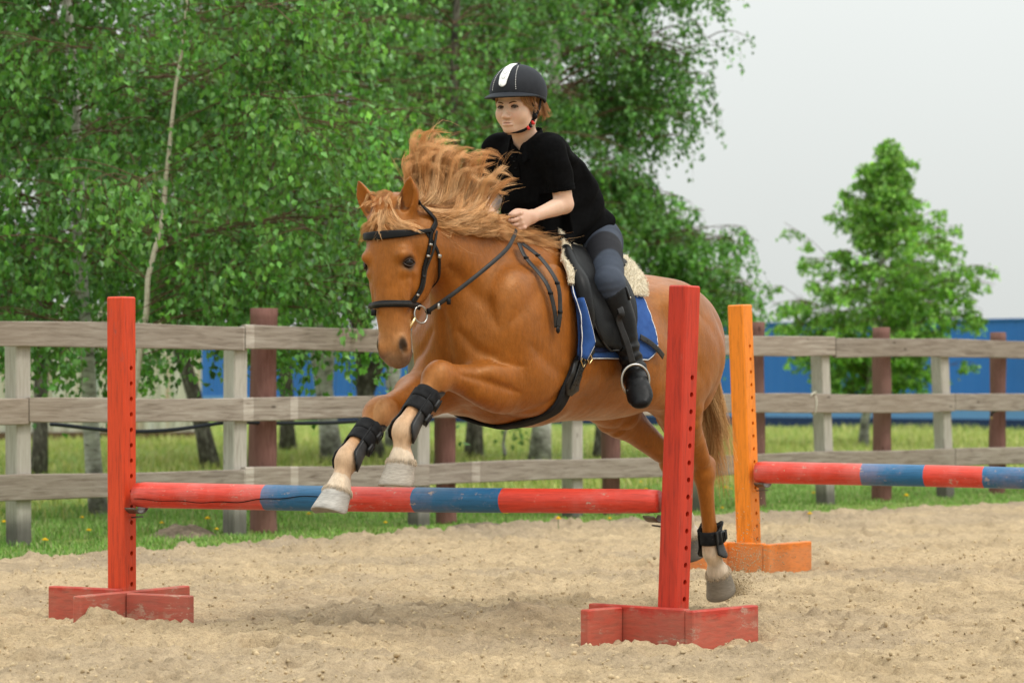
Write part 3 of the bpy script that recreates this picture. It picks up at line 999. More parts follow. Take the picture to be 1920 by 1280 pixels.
    # cubic Bezier-like sampling of the twig
    q = us[..., None]
    P = (1 - q) ** 3 * tw[:, None, 0] + 3 * q * (1 - q) ** 2 * tw[:, None, 1] + 3 * q ** 2 * (1 - q) * tw[:, None, 2] + q ** 3 * tw[:, None, 3]
    P = P.reshape(-1, 3) + r.normal(0, .028, (len(tw) * n, 3))
    D = np.tile(np.array([0, 0, -1.0]), (len(P), 1)) + r.normal(0, .4, (len(P), 3))
    g_ = np.repeat(np.exp(r.normal(0, .24, len(tw))), n)[:, None]
    V, T, C = leaves_at(P, D, leaf, r, np.array(tint) * g_)
    tag(mesh_obj('crown', V, T, LEAF, t, col=C, smooth=False), kind='stuff')
    return t
def wx(px, Y): return ((px - 960) / 5600 * Y, Y)
B_ = birch
B_(wx(190, 22.3), 8.5, .065, (1.05, 5.2), 'white barked birch close behind the fence at the left jump stand', 101, (-.72, .3), None, 34, .062, 6, ltw=13, bias=(-1.5, .4))
B_(wx(212, 21.0), 4.7, .031, (1.12, 4.5), 'slender pale birch whose bare stem leans right above the left red stand', 102, (.60, .1), PALEB, 44, .058, 6, ltw=12, tint=(1.12, 1.12, 1.0), blen=(1.1, 2.4), bias=(-.15, .55))
B_(wx(-40, 24.0), 8.5, .09, (1.5, 5.5), 'birch at the far left edge with low hanging sprays', 103, (.2, 0), None, 40, .062, 6, ltw=13)
B_(wx(72, 32.0), 10, .085, (1.9, 6.5), 'dark stemmed birch behind the leftmost square post', 104, (.2, .3), DARKB, 40, .065, 6, ltw=13, blen=(1.4, 2.8), tint=(.55, .60, .55))  # darkened leaf tint paints shade into the gaps deep in the foliage
B_(wx(398, 35.0), 10, .10, (1.85, 6.8), 'leaning birch whose trunk bends left in the grass beyond the hose', 105, (-3.2, .4), DARKB, 42, .065, 6, ltw=13, blen=(1.4, 2.8))
B_(wx(625, 37.0), 11, .125, (1.85, 7.2), 'thick birch with a forked pale trunk left of the horse\'s muzzle', 106, (-1.6, 0), None, 46, .065, 6, ltw=13, blen=(1.6, 3.0), stems=[(.10, 0, .85, (.15, .2), .10)])
B_(wx(705, 38.0), 11, .125, (1.85, 7.4), 'dark double birch trunk just behind the horse\'s muzzle', 107, (-1.3, 0), DARKB, 44, .065, 6, ltw=13, blen=(1.6, 3.0), stems=[(.25, .1, .8, (.9, .2), .09)], tint=(.62, .68, .62))  # leaf tint darkened to paint shaded gaps, as on the other back birches
B_(wx(888, 39.0), 11, .11, (1.85, 7.4), 'birch with a dark trunk beside the reddish log post below the horse\'s chest', 108, (.3, 0), DARKB, 46, .065, 6, ltw=13, blen=(1.8, 3.0))
B_(wx(1010, 36.0), 11, .12, (2.7, 6.4), 'large birch behind the rider with boughs reaching right over the pale sky', 109, (.4, 0), None, 60, .062, 6, ltw=13, blen=(1.7, 2.35), bias=(0.0, .5), prof=([2.6, 3.6, 4.1, 5, 6.4], [.50, .62, .80, .90, .65]))
B_(wx(830, 33.0), 9, .09, (1.85, 6.4), 'birch behind the horse\'s chest with a slim dark stem', 110, (.2, .3), DARKB, 42, .062, 6, ltw=12, blen=(1.4, 2.5))
B_(wx(480, 30.0), 9, .08, (1.85, 6.0), 'birch behind the tall reddish log post left of the horse', 111, (.3, .2), DARKB, 42, .062, 6, ltw=12, blen=(1.4, 2.6), tint=(1.10, 1.08, 1.0))
B_(wx(1120, 40.0), 5.0, .07, (1.3, 3.5), 'lower birch behind the saddle whose boughs end right of the rider\'s back', 112, (.5, 0), DARKB, 40, .066, 6, ltw=14, blen=(1.0, 1.75), tint=(1.2, 1.18, 1.1), bias=(0, .55), prof=([1.3, 1.9, 2.6, 3.1], [.9, 1.15, 1.0, .5]))
B_(wx(740, 43.0), 11, .12, (1.85, 7.6), 'pale birch trunk standing farther back between the muzzle and the foreleg', 115, (.2, 0), None, 40, .066, 6, ltw=13, blen=(1.6, 3.0), tint=(.48, .54, .48))  # back row: shade between the crowns put into the dark leaf tint
B_(wx(540, 44.0), 11, .11, (1.85, 7.6), 'birch standing farthest back behind the reddish log post', 116, (-.4, 0), DARKB, 40, .066, 6, ltw=13, blen=(1.6, 3.0), tint=(.48, .54, .48))  # back row too, leaf colour darkened in place of shade
B_(wx(945, 36.5), 2.2, .022, (.55, 1.9), 'thin sapling with a few leaves under the horse\'s girth', 113, (.1, 0), None, 12, .06, 3, (.2, .45), 7, blen=(.3, .7), group=None)
B_(wx(1618, 46.5), 4.75, .075, (.62, 4.68), 'small bright green cone shaped birch in front of the blue wall', 114, (.46, 0), None, 160, .070, 5, (.17, .40), 11, (1.9, 1.62, 1.2), stems=[(.14, 0, .25, (.3, .1), .045)], blen=(.80, 1.62), conical=True, rise=.75, group=None)

# --- grass
def blades(X, Y, Z, hgt, wid, r, cols):
    n = len(X)
    a = r.uniform(0, 6.28, n); l = hgt * r.uniform(.5, 1.25, n); b = l * r.uniform(.15, .75, n); w = wid * r.uniform(.6, 1.3, n)
    d = np.stack([np.cos(a), np.sin(a), 0 * a], -1); s = np.stack([-np.sin(a), np.cos(a), 0 * a], -1)
    o = np.stack([X, Y, Z], -1)
    p1 = o + d * (b * .3)[:, None] + np.array([0, 0, 1]) * (l * .62)[:, None]
    p2 = o + d * b[:, None] + np.array([0, 0, 1]) * (l * r.uniform(.75, 1.0, n))[:, None]
    V = np.stack([o - s * (w / 2)[:, None], o + s * (w / 2)[:, None], p1 + s * (w * .38)[:, None], p1 - s * (w * .38)[:, None], p2], 1).reshape(-1, 3)
    k = (np.arange(n) * 5)[:, None]
    c = np.asarray(cols)[r.integers(len(cols), size=n)] * r.uniform(.75, 1.25, (n, 1))
    c = np.repeat(c, 5, 0)
    return V, [k + np.array([[0, 1, 2, 3]]), k + np.array([[3, 2, 4]])], c
m = Mat('grass_blade', .55, .3)
m.base(m.attr())
_tr = m.node('ShaderNodeBsdfTranslucent'); m.link(m.attr(), _tr.inputs['Color'])
_ms = m.node('ShaderNodeMixShader'); _ms.inputs[0].default_value = .3
m.link(m.b.outputs[0], _ms.inputs[1]); m.link(_tr.outputs[0], _ms.inputs[2]); m.link(_ms.outputs[0], m.t.nodes['Material Output'].inputs['Surface'])
GRASSM = m.m
r_ = np.random.default_rng(77)
u = r_.uniform(-4.5, 13, 210000); v = -1.6 + 5.2 * r_.random(210000) ** 1.25
P = FA + u[:, None] * FU - v[:, None] * FN
e = edge_d(P[:, 0], P[:, 1])
tuft = fbm(np.column_stack([P * 2.2, 0 * e]), 3, 71)
soil = np.array([[-2.17, 19.65, .26], [-.20, 20.7, .30], [-2.55, 19.3, .16], [-2.75, 18.9, .12]])
near_s = np.zeros(len(P), bool)
for sx_, sy_, sr in soil: near_s |= (np.hypot((P[:, 0] - sx_), (P[:, 1] - sy_) * .6) < sr * r_.uniform(.6, 1.1, len(P)))
ok = (e > r_.uniform(-.02, .14, len(P))) & (r_.random(len(P)) < .35 + 1.2 * (tuft - .25)) & ~(near_s & (r_.random(len(P)) < .93)) & (np.abs(P[:, 0] / P[:, 1]) < .205)
P, e, tuft = P[ok], e[ok], tuft[ok]
hg = (.022 + .038 * tuft) * (1 + .8 * sstep(1.0, 1.9, e + .5 * tuft)) * sstep(-.1, .35, e).clip(.45, 1)
V, F_, C = blades(P[:, 0], P[:, 1], np.full(len(P), -.02), hg, .0075, r_, [(.17, .34, .055), (.22, .40, .065), (.13, .27, .045), (.28, .40, .11), (.33, .36, .14)])
tag(mesh_obj('grass', V, F_, GRASSM, col=C), 'short green grass along the foot of the fence', 'grass', kind='stuff')
n = 120000
Yb = 21 + 44 * r_.random(n) ** 1.15
Xb = Yb * r_.uniform(-.20, .20, n)
vv = (np.column_stack([Xb, Yb]) - FA) @ (-FN)
tt = fbm(np.column_stack([Xb * .55, Yb * .30, 0 * Xb]), 3, 81)
ok = (vv > 2.6) & (r_.random(n) < .25 + 1.5 * (tt - .2))
Xb, Yb, tt = Xb[ok], Yb[ok], tt[ok]
V, F_, C = blades(Xb, Yb, np.full(len(Xb), -.03), 0.07 + .13 * tt, .013, r_, [(.38, .42, .09), (.48, .48, .14), (.30, .39, .08), (.50, .46, .19), (.26, .34, .07)])
tag(mesh_obj('meadow_grass', V, F_, GRASSM, col=C), 'taller yellow green meadow grass between the trees and the walls', 'grass', kind='stuff')
# bare soil heaps in the grass strip
SOIL = plain('dry_soil', (.19, .145, .105), .95, .1, .45, 26, .01, 60)
for (sx_, sy_, sr, hh), lb in zip(((-2.17, 19.65, .24, .075), (-.20, 20.7, .26, .035)), ('low heap of bare brown soil in the grass right of the left red stand', 'trampled bare soil patch in the grass below the horse\'s chest')):
    g = np.linspace(-1, 1, 26)
    GX, GY = np.meshgrid(g, g, indexing='ij')
    rr = np.sqrt(GX ** 2 + GY ** 2)
    nz = fbm(np.column_stack([GX.ravel() * 3 + sx_ * 7, GY.ravel() * 3, 0 * GX.ravel()]), 4, 3).reshape(GX.shape)
    GZ = hh * np.clip(1 - rr ** 1.5, -.6, 1) * (.4 + 1.3 * nz) - .02 + .03 * (nz - .5)
    idx = np.arange(26 * 26).reshape(26, 26)
    Q = np.stack([idx[:-1, :-1], idx[1:, :-1], idx[1:, 1:], idx[:-1, 1:]], -1).reshape(-1, 4)
    tag(mesh_obj('soil_heap', np.column_stack([(sx_ + GX * sr).ravel(), (sy_ + GY * sr * 1.7).ravel(), GZ.ravel()]), Q, SOIL, base=(sx_, sy_, 0)), lb, 'soil heap')
# dandelions
YEL = plain('dandelion_yellow', (.72, .44, .012), .8, .2, .2, 60)
STEMM = plain('dandelion_stem', (.10, .17, .05), .7, .2)
first = None
for k, (px, py) in enumerate(((7, 980), (155, 969), (167, 997), (83, 1019), (389, 978), (407, 990), (303, 980), (578, 964), (949, 964), (1048, 978), (722, 977), (1201, 899), (1212, 915), (1132, 907), (1360, 915), (1143, 969), (1372, 912), (1525, 922), (1517, 966), (1700, 931), (1355, 948))):
    Yd = 5600 / (py + 16 - 715.0); 
    Xd = (px - 960) / 5600 * Yd
    if first is None:
        d = thing('dandelion', 'small yellow dandelion flowering in the grass strip', 'flower', (Xd, Yd, -.01), 0, 'dandelions in the grass')
        V, F_ = sweep(spline(np.array([(0, 0, 0), (.004, 0, .04), (.002, .004, .075)]), 6), .0025, n=5); mesh_obj('stem', V, F_, STEMM, d, np.array(d.matrix_basis))
        pt = []
        for ring, (rr, zz_) in enumerate(((.017, .076), (.012, .081), (.006, .084))):
            V, F_ = ball((.002, .004, zz_), (rr, rr, .004), None, 12 - 2 * ring, 4)
            V[:, :2] = (V[:, :2] - (.002, .004)) * (1 + .22 * np.cos(np.arctan2(V[:, 1] - .004, V[:, 0] - .002) * 6))[:, None] + (.002, .004)
            pt.append((V, F_))
        V, F_ = join(pt); mesh_obj('flower_head', V, F_, YEL, d, np.array(d.matrix_basis))
        first = d
    else:
        d = first.copy(); COL.objects.link(d); d.matrix_basis = Matrix.Translation((Xd, Yd, -.01)) @ Matrix.Rotation(k * 1.7, 4, 'Z') @ Matrix.Scale(.8 + .1 * (k % 5), 4)
        for ch in list(first.children):
            c = ch.copy(); COL.objects.link(c); c.parent = d
# ------------------------------------------------------------------ jump stands and poles
def paint(name, c, worn, bare, stretch=(11, 11, .9), wear=.59, rough=.48):
    m = Mat(name, rough, .4)
    g = m.noise(7, 6, .65, stretch, .4)
    b = m.noise(3.2, 5, .7, (1, 1, .5))
    s = m.noise(15, 6, .8, tuple(.35 if q < 2 else 1.0 for q in stretch) if stretch[2] > stretch[0] or True else (1, 1, 1))
    col = m.ramp(g, [(.28, tuple(x * .58 for x in c)), (.5, c), (.8, tuple(min(1, x * 1.18) for x in c))])
    col = m.mix(m.ramp(b, [(.48, 0.0), (.72, .55)]), col, worn)
    chip = m.math('MULTIPLY', m.ramp(s, [(wear, 0.0), (wear + .05, 1.0)]), m.ramp(b, [(.46, 0.0), (.60, 1.0)]))
    col = m.mix(chip, col, bare)
    zz = m.node('ShaderNodeSeparateXYZ'); m.link(m.coord((1, 1, 1)), zz.inputs[0])
    zn = m.math('SUBTRACT', m.math('MULTIPLY', zz.outputs['Z'], 3.0), m.math('MULTIPLY', m.noise(7, 5, .7), .62))
    dust = m.math('MULTIPLY', m.ramp(zn, [(.0, .34), (.10, 0.0)]), m.ramp(s, [(.3, .45), (.7, 1.0)]))
    col = m.mix(dust, col, (.36, .27, .175))
    m.base(col)
    m.bumpn(m.math('SUBTRACT', g, m.math('MULTIPLY', chip, .8)), .003, .55)
    return m.m
RED_BRIGHT = paint('bright_red_paint', (.60, .052, .010), (.50, .036, .014), (.30, .07, .05))
RED_DARK = paint('dark_red_paint', (.49, .030, .010), (.36, .022, .018), (.40, .14, .11))
RED_FOOT = paint('faded_red_paint', (.45, .036, .018), (.34, .055, .045), (.45, .24, .18), (1.6, 1.6, 10), .57, .62)
RED_FOOT2 = paint('worn_red_paint', (.46, .036, .022), (.38, .085, .065), (.52, .29, .21), (1.4, 1.4, 10), .54, .6)
ORANGE = paint('orange_paint', (.80, .225, .010), (.74, .20, .012), (.62, .30, .10), (14, 14, 1.2), .66, .38)
ORANGE_F = paint('orange_foot_paint', (.72, .185, .012), (.66, .19, .03), (.62, .36, .18), (2.5, 2.5, 12), .62, .5)
BORE = Mat('dark_bore', .9, .1).base((.012, .006, .005)).m
CUP = Mat('grey_iron', .45, .5).base((.16, .14, .12)); CUP.b.inputs['Metallic'].default_value = .8; CUP = CUP.m

def drilled_post(w, h, z0, z1, pitch, rad=.0105, faces=('x',)):
    """square post; the +x and -x faces carry a row of bored holes"""
    b = .006
    parts = []
    for f in range(4):
        Rm = rotz3(f * math.pi / 2)
        drilled = f in (0, 2)
        if not drilled:
            zz = np.linspace(0, h - b, 9)
            V = np.array([(w, y, z) for z in zz for y in (-w + b, w - b)])
            a = np.arange(8) * 2
            parts.append((V @ Rm.T, [np.stack([a, a + 1, a + 3, a + 2], -1)]))
        else:
            nh = int((z1 - z0) / pitch) + 1
            off = .010
            segs = [(0, z0 - pitch / 2)] + [(z0 + (k - .5) * pitch, z0 + (k + .5) * pitch) for k in range(nh)] + [(z0 + (nh - .5) * pitch, h - b)]
            for si, (a0, a1) in enumerate(segs):
                yl, yr = -w + b, w - b
                if si == 0 or si == len(segs) - 1:
                    parts.append((np.array([(w, yl, a0), (w, yr, a0), (w, yr, a1), (w, yl, a1)]) @ Rm.T, [np.array([[0, 1, 2, 3]])])); continue
                n = 16; c = (a0 + a1) / 2
                th = np.arange(n) * 2 * math.pi / n + math.pi / 4
                ci = np.column_stack([np.full(n, w), off + rad * np.cos(th), c + rad * np.sin(th)])
                q = n // 4
                sq = []
                cor = [(yr, a1), (yl, a1), (yl, a0), (yr, a0)]
                for s in range(4):
                    for k in range(q):
                        t = k / q
                        sq.append((w, cor[s][0] * (1 - t) + cor[(s + 1) % 4][0] * t, cor[s][1] * (1 - t) + cor[(s + 1) % 4][1] * t))
                inn = ci - np.array([.022, 0, 0])
                V = np.vstack([np.array(sq), ci, inn, [(w - .022, off, c)]])
                k = np.arange(n); k2 = (k + 1) % n
                Q = np.vstack([np.stack([k, k2, n + k2, n + k], -1), np.stack([n + k, n + k2, 2 * n + k2, 2 * n + k], -1)])
                T = np.stack([2 * n + k, 2 * n + k2, np.full(n, 3 * n)], -1)
                parts.append((V @ Rm.T, [Q, T]))
        # chamfered edge and top bevel
        V = np.array([(w, w - b, 0), (w - b, w, 0), (w - b, w, h - b), (w, w - b, h - b)])
        parts.append((V @ Rm.T, [np.array([[0, 1, 2, 3]])]))
        V = np.array([(w, -w + b, h - b), (w, w - b, h - b), (w - b, w - b, h), (w - b, -w + b, h)])
        parts.append((V @ Rm.T, [np.array([[0, 1, 2, 3]])]))
        V = np.array([(w, w - b, h - b), (w - b, w, h - b), (w - b, w - b, h)])
        parts.append((V @ Rm.T, [np.array([[0, 1, 2]])]))
    parts.append((np.array([(-w + b, -w + b, h), (w - b, -w + b, h), (w - b, w - b, h), (-w + b, w - b, h)]), [np.array([[0, 1, 2, 3]])]))
    return join(parts)

def stand(pos, th, h, lean, label, pm, fm, feet, holes, w=.045, group=None, cupz=None, cupside=1):
    """th: degrees the hole face is turned towards the camera; feet: list of boards (along, x0, x1, offset, z0, height, tilt)"""
    t = thing('jump_stand', label, 'jump stand', (*pos, 0), R(-th), group)
    S = np.array(t.matrix_basis)
    V, F_ = drilled_post(w, h, *holes)
    V = V + np.array([0, 0, .0])
    V = V @ (S[:3, :3].T @ roty3(R(lean[0])) @ S[:3, :3]).T
    mesh_obj('post', V, F_, pm, t, S, smooth=False)
    for (ax, a0, a1, off, z0, hh, mat) in feet:
        L = (a1 - a0) / 2; c = (a0 + a1) / 2
        n = 14
        if ax == 'x': V, F_ = box((c, off, z0 + hh / 2), (L, .0215, hh / 2), None, .005)
        else: V, F_ = box((off, c, z0 + hh / 2), (.0215, L, hh / 2), None, .005)
        mesh_obj('foot_board', V, F_, mat, t, S, smooth=False)
    if cupz:
        sgn = cupside
        a = np.linspace(-math.pi * .80, -.20 * math.pi, 15)
        rc = .058
        G = np.array([[(sgn * (w + .006 + u), rc * math.cos(q), cupz + rc * math.sin(q)) for q in a] for u in (0, .02, .04, .055)])
        V, F_ = shell(G, .004); cu = mesh_obj('pole_cup', V, F_, CUP, t, S)
        V, F_ = sweep(np.array([(sgn * (w - .02), .010, cupz - .078), (sgn * (w + .060), .010, cupz - .072)]), .0035, n=8); mesh_obj('pin', V, F_, CUP, cu, S)
    return t
HOLES = (.30, 1.06, .066)
sl = stand(STAND_L, 31, 1.36, (-.15, 0), 'bright red jump stand with drilled post at the left end of the striped pole', RED_BRIGHT, RED_FOOT,
      [('y', -.385, .36, .068, -.05, .165, RED_FOOT), ('x', .092, .42, -.07, -.05, .160, RED_FOOT2), ('x', -.33, .044, -.07, -.05, .175, RED_FOOT), ], (.14, 1.06, .0655), cupz=.50, cupside=1, group='crossed foot jump stands')
sr = stand(STAND_R, 41, 1.37, (2.05, 0), 'dark red jump stand leaning in front of the horse\'s hindquarters', RED_DARK, RED_FOOT,
      [('x', -.345, .1275, -.068, -.05, .185, RED_FOOT), ('y', -.0885, .33, .150, -.05, .18, RED_FOOT), ('y', -.30, -.092, -.19, -.05, .18, RED_FOOT), ], (.10, 1.06, .0655), cupz=.515, cupside=-1, group='crossed foot jump stands')
so = stand(STAND_O, 37, 1.41, (-2.2, 0), 'orange jump stand behind the horse\'s tail holding a striped pole', ORANGE, ORANGE_F,
      [('x', -.50, .1355, -.070, -.05, .195, ORANGE_F), ('y', -.0900, .34, .158, -.05, .19, ORANGE_F), ('y', -.30, -.093, -.1, -.05, .19, ORANGE_F)], (.16, 1.22, .0685), w=.049, cupz=.495, cupside=1, group='crossed foot jump stands')

def pole(p0, p1, r0, r1, label, bands, seed):
    p0, p1 = np.array(p0, float), np.array(p1, float)
    d = p1 - p0; L = np.linalg.norm(d); u = d / L
    o = thing('jump_pole', label, 'jump pole', tuple(p0), math.atan2(u[1], u[0]), 'striped jump poles')
    S = np.array(o.matrix_basis)
    tilt = math.asin(u[2])
    RM = roty3(-tilt)
    edges = sorted(set(list(np.linspace(0, 1, 60)) + bands))
    x = np.array(edges) * L
    rr = r0 + (r1 - r0) * x / L
    rr[0] *= .93; rr[-1] *= .93
    P = np.column_stack([x, .004 * np.sin(x * 2.1 + seed), .004 * np.cos(x * 1.7 + seed)])
    V, F_ = sweep(P, rr, n=28)
    an = np.arctan2(V[:, 2], V[:, 1])
    wob = 1 + .035 * (fbm(np.column_stack([V[:, 0] * 2.0 + seed, np.cos(an) * 1.2, np.sin(an) * 1.2]), 3, 5) - .5)
    V[:, 1:] *= wob[:, None]
    m = Mat('striped_pole_paint', .42, .4)
    g = m.noise(7, 6, .65, (1.1, 13, 13), .4)
    b = m.noise(2.6, 5, .7, (1, 1, 1))
    s = m.noise(34, 5, .75, (.5, 1, 1))
    sep = m.node('ShaderNodeSeparateXYZ'); m.link(m.coord((1 / L, 1, 1)), sep.inputs[0])
    jag = m.math('ADD', sep.outputs['X'], m.math('MULTIPLY', m.math('SUBTRACT', m.noise(20, 2), .5), .006))
    red, blu = (.60, .046, .024), (.014, .115, .25)
    st = [(0.0, red)]
    for k, q in enumerate(bands): st.append((q, blu if k % 2 == 0 else red))
    c = m.ramp(jag, st, 'CONSTANT')
    c = m.mix(1.0, c, m.ramp(g, [(.28, .68), (.5, 1.0), (.8, 1.2)]), 'MULTIPLY')
    # chalky fading and chips
    c = m.mix(m.ramp(b, [(.50, 0.0), (.75, .30)]), c, (.62, .30, .27))
    chip = m.math('MULTIPLY', m.ramp(s, [(.60, 0.0), (.66, 1.0)]), m.ramp(b, [(.42, 0.0), (.62, 1.0)]))
    c = m.mix(chip, c, (.50, .36, .27))
    m.base(c); m.bumpn(m.math('SUBTRACT', g, m.math('MULTIPLY', chip, .8)), .004, .6)
    mesh_obj('pole', V @ RM.T, F_, m.m, o, S)
    return o, L, RM, S
def at_px(px, Y, z): return (*wx(px, Y), z)
pl, L_, RM_, S_ = pole(at_px(257, 12.66, .518), at_px(1236, 11.52, .537), .055, .0465, 'red and blue striped pole under the horse\'s forelegs', [.2655, .4166, .555, .7207], 1.0)
# long drying crack in the wood
cr = np.array([(.02, -.052, -.014), (.30, -.0535, -.022), (.50, -.0545, -.022), (.62, -.0548, -.012), (.80, -.0525, .002), (.98, -.052, .010)])
q = spline(cr, 40); q[:, 2] += .003 * np.sin(q[:, 0] * 31); q[:, 1] -= .0005
V, F_ = sweep(q, .0024, .0012 + .0012 * np.sin(np.linspace(0, 1, 40) * math.pi), n=6, up=(0, 0, 1))
mesh_obj('crack', V @ RM_.T, F_, BORE, pl, S_)
po, L_, RM_, S_ = pole(at_px(1420, 15.90, .520), at_px(2205, 14.95, .492), .058, .054, 'red and blue striped pole held by the orange stand', [.2655, .4166, .555, .7207], 4.0)
# ------------------------------------------------------------------ the horse (sculpted in its own frame: x forward, y to its left, z up)
H_BASE, H_ROT = (0.28, 12.58, 0.0), R(235)
SH = np.array(Matrix.Translation(H_BASE) @ Matrix.Rotation(H_ROT, 4, 'Z'))
HEAD_YAW = R(8)
HX = 0.118
_HP = 1.215 + HX
def hd(x, y, z):
    """head frame -> horse frame: head turned a little to the left and tilted towards its right"""
    c, s = math.cos(HEAD_YAW), math.sin(HEAD_YAW)
    dx = x + HX - _HP
    return (_HP + c * dx - s * y, s * dx + c * y - .11 * (z - 1.27), z + .05 * y)
def hd_inv(P):
    y0 = P[:, 1] + .11 * (P[:, 2] - 1.27)
    c, s = math.cos(HEAD_YAW), math.sin(HEAD_YAW)
    dx = P[:, 0] - _HP
    hx = c * dx + s * y0; hy = -s * dx + c * y0
    return hx + _HP - HX, hy, P[:, 2] - .05 * hy

def hrow(x, y, z, a, b): return (*hd(x, y, z), a, b)
HF = tuple(unit(np.array(hd(2, 0, 0)) - np.array(hd(1, 0, 0))))     # head forward
HS = tuple(unit(np.array(hd(1, 1, 0)) - np.array(hd(1, 0, 0))))     # head left
HR = np.array([HF, HS, (0, 0, 1)]).T

LF = dict(elbow=(0.72, .17, .965), knee=(1.165, .13, 1.025), fet=(1.372, .11, .812), cor=(1.382, .11, .690), toe=(1.39, .11, .62))
RF = dict(elbow=(0.76, -.165, .975), knee=(1.215, -.12, .885), fet=(1.440, -.11, .700), cor=(1.495, -.11, .576), toe=(1.525, -.11, .50))
LH = dict(stifle=(-.44, .185, .95), hock=(-.79, .135, .612), fet=(-.868, .13, .250), cor=(-.922, .13, .148), toe=(-.960, .13, .085))
RH = dict(stifle=(-.44, -.175, .92), hock=(-.93, -.13, .655), fet=(-1.05, -.13, .385), cor=(-1.10, -.13, .30), toe=(-1.13, -.13, .23))

def build_horse():
    F = Field((-1.22, -.42, .0), (1.62, .46, 1.86), 0.0075)
    # trunk
    F.tube([(.83, 0, 1.16, .12, .17), (.75, 0, 1.175, .195, .27), (.55, 0, 1.19, .245, .35), (.30, 0, 1.20, .275, .375),
            (.05, 0, 1.17, .30, .335), (-.2, 0, 1.15, .31, .312), (-.45, 0, 1.172, .285, .275), (-.65, 0, 1.19, .228, .240),
            (-.79, 0, 1.175, .165, .195), (-.88, 0, 1.15, .09, .14)], k=0, n=40, taper=0.22)
    # withers, croup, dock
    F.tube([(.55, 0, 1.51, .05, .10), (.30, 0, 1.50, .05, .088), (.05, 0, 1.43, .06, .085)], k=.09)
    F.tube([(-.2, 0, 1.38, .09, .08), (-.5, 0, 1.36, .10, .085), (-.78, 0, 1.31, .07, .08), (-.92, 0, 1.29, .03, .035)], k=.08)
    # neck
    F.tube([(.47, 0, 1.31, .205, .29), (.64, 0, 1.410, .157, .258), (.81, 0, 1.478, .123, .212), (.97, 0, 1.537, .105, .166), (1.12, 0, 1.575, .092, .132)],
           up=(-.30, 0, 1), k=.10, taper=.24, n=26)
    # chest: two breast muscles with a furrow between
    for s in (1, -1):
        F.ell((.79, s * .105, 1.11), (.12, .115, .18), .07, rotz3(s * .35))
        F.ell((.69, s * .185, 1.20), (.17, .095, .25), .08, roty3(.35))           # shoulder
        F.ell((.47, s * .215, 1.23), (.15, .07, .26), .09, roty3(.45))
        F.ell((.60, s * .19, 1.0), (.17, .085, .13), .08)
    F.tube([(.60, 0, .93, .12, .08), (.40, 0, .90, .14, .06)], k=.08)
    # haunches
    for s in (1, -1):
        F.ell((-.56, s * .145, 1.19), (.28, .124, .235), .10, roty3(-.25))
        F.ell((-.36, s * .20, 1.32), (.10, .06, .06), .10)                          # point of hip
        F.ell((-.78, s * .11, 1.10), (.13, .085, .24), .09)
    # fore legs
    for L, s in ((LF, 1), (RF, -1)):
        e, kn, fe, co = (np.array(L[k]) for k in ('elbow', 'knee', 'fet', 'cor'))
        ax = unit(kn - e)
        out = np.array([0, s, 0.0])
        F.tube([(*(e + (-.06, -s * .02, .06)), .085, .13), (*(e + ax * .07 + (0, 0, .01)), .082, .112), (*(e + ax * .2), .070, .082), (*(e + ax * .34), .052, .058), (*(kn - ax * .05), .049, .052)], k=.05)
        F.ell(e + ax * .13 + (0, s * .035, .035), (.13, .05, .055), .03, roty3(-math.asin(ax[2])))
        F.ell(e + ax * .16 + (0, s * .02, -.05), (.14, .045, .045), .035, roty3(-math.asin(ax[2])))
        F.ell(kn, (.062, .055, .060), .03)
        cd = unit(fe - kn)
        side = unit(np.cross(cd, (0, 1, 0)))
        F.ell(kn + side * 0.0 + cd * .03, (.05, .052, .05), .03)
        F.tube([(*(kn + cd * .04), .043, .047), (*(kn + cd * .10), .034, .040), (*(kn + cd * .19), .031, .039), (*(fe - cd * .03), .036, .043)], up=(1, 0, .4), k=.025)
        F.ell(fe, (.044, .041, .046), .02)
        F.ell(fe - unit((1, 0, 1)) * .022, (.030, .032, .030), .02)
        pd = unit(co - fe)
        F.tube([(*(fe + pd * .02), .036, .038), (*(fe + pd * .065), .034, .035), (*(co - pd * .012), .050, .048), (*(co + pd * .008), .054, .052)], up=(1, 0, .4), k=.02)
    # hind legs
    for L, s in ((LH, 1), (RH, -1)):
        st, ho, fe, co = (np.array(L[k]) for k in ('stifle', 'hock', 'fet', 'cor'))
        F.tube([(-.60, s * .15, 1.15, .13, .22), (*((st + np.array([-.62, s * .15, 1.12])) / 2), .12, .17), (*st, .092, .115)], up=(1, 0, .3), k=.07)
        g = unit(ho - st)
        F.tube([(*(st + (-.05, 0, .03)), .10, .14), (*(st + g * .13), .078, .105), (*(st + g * .26), .058, .072), (*(ho - g * .07), .043, .052)], up=(.6, 0, .6), k=.05)
        F.ell(st + (.02, s * .01, -.0), (.075, .065, .075), .05)
        cd = unit(fe - ho)
        F.ell(ho, (.052, .045, .065), .03)
        bk = unit(np.array([-.9, 0, .55])) if s > 0 else unit(np.array([-.55, 0, .85]))
        F.tube([(*(ho + bk * .048), .026, .028), (*(ho + bk * .03 - g * .09), .019, .019), (*(st + g * .22 + bk * .055), .022, .022)], k=.025)
        F.ell(ho + bk * .042, (.026, .025, .032), .025)
        F.tube([(*(ho + cd * .03), .041, .052), (*(ho + cd * .12), .033, .041), (*(ho + cd * .24), .031, .037), (*(fe - cd * .03), .036, .042)], up=(1, 0, .1), k=.025)
        F.ell(fe, (.045, .042, .046), .02)
        F.ell(fe + (-.022, 0, -.006), (.028, .032, .03), .02)
        pd = unit(co - fe)
        F.tube([(*(fe + pd * .02), .037, .040), (*(fe + pd * .065), .036, .036), (*(co - pd * .012), .050, .048), (*(co + pd * .008), .054, .052)], up=(1, 0, .1), k=.02)
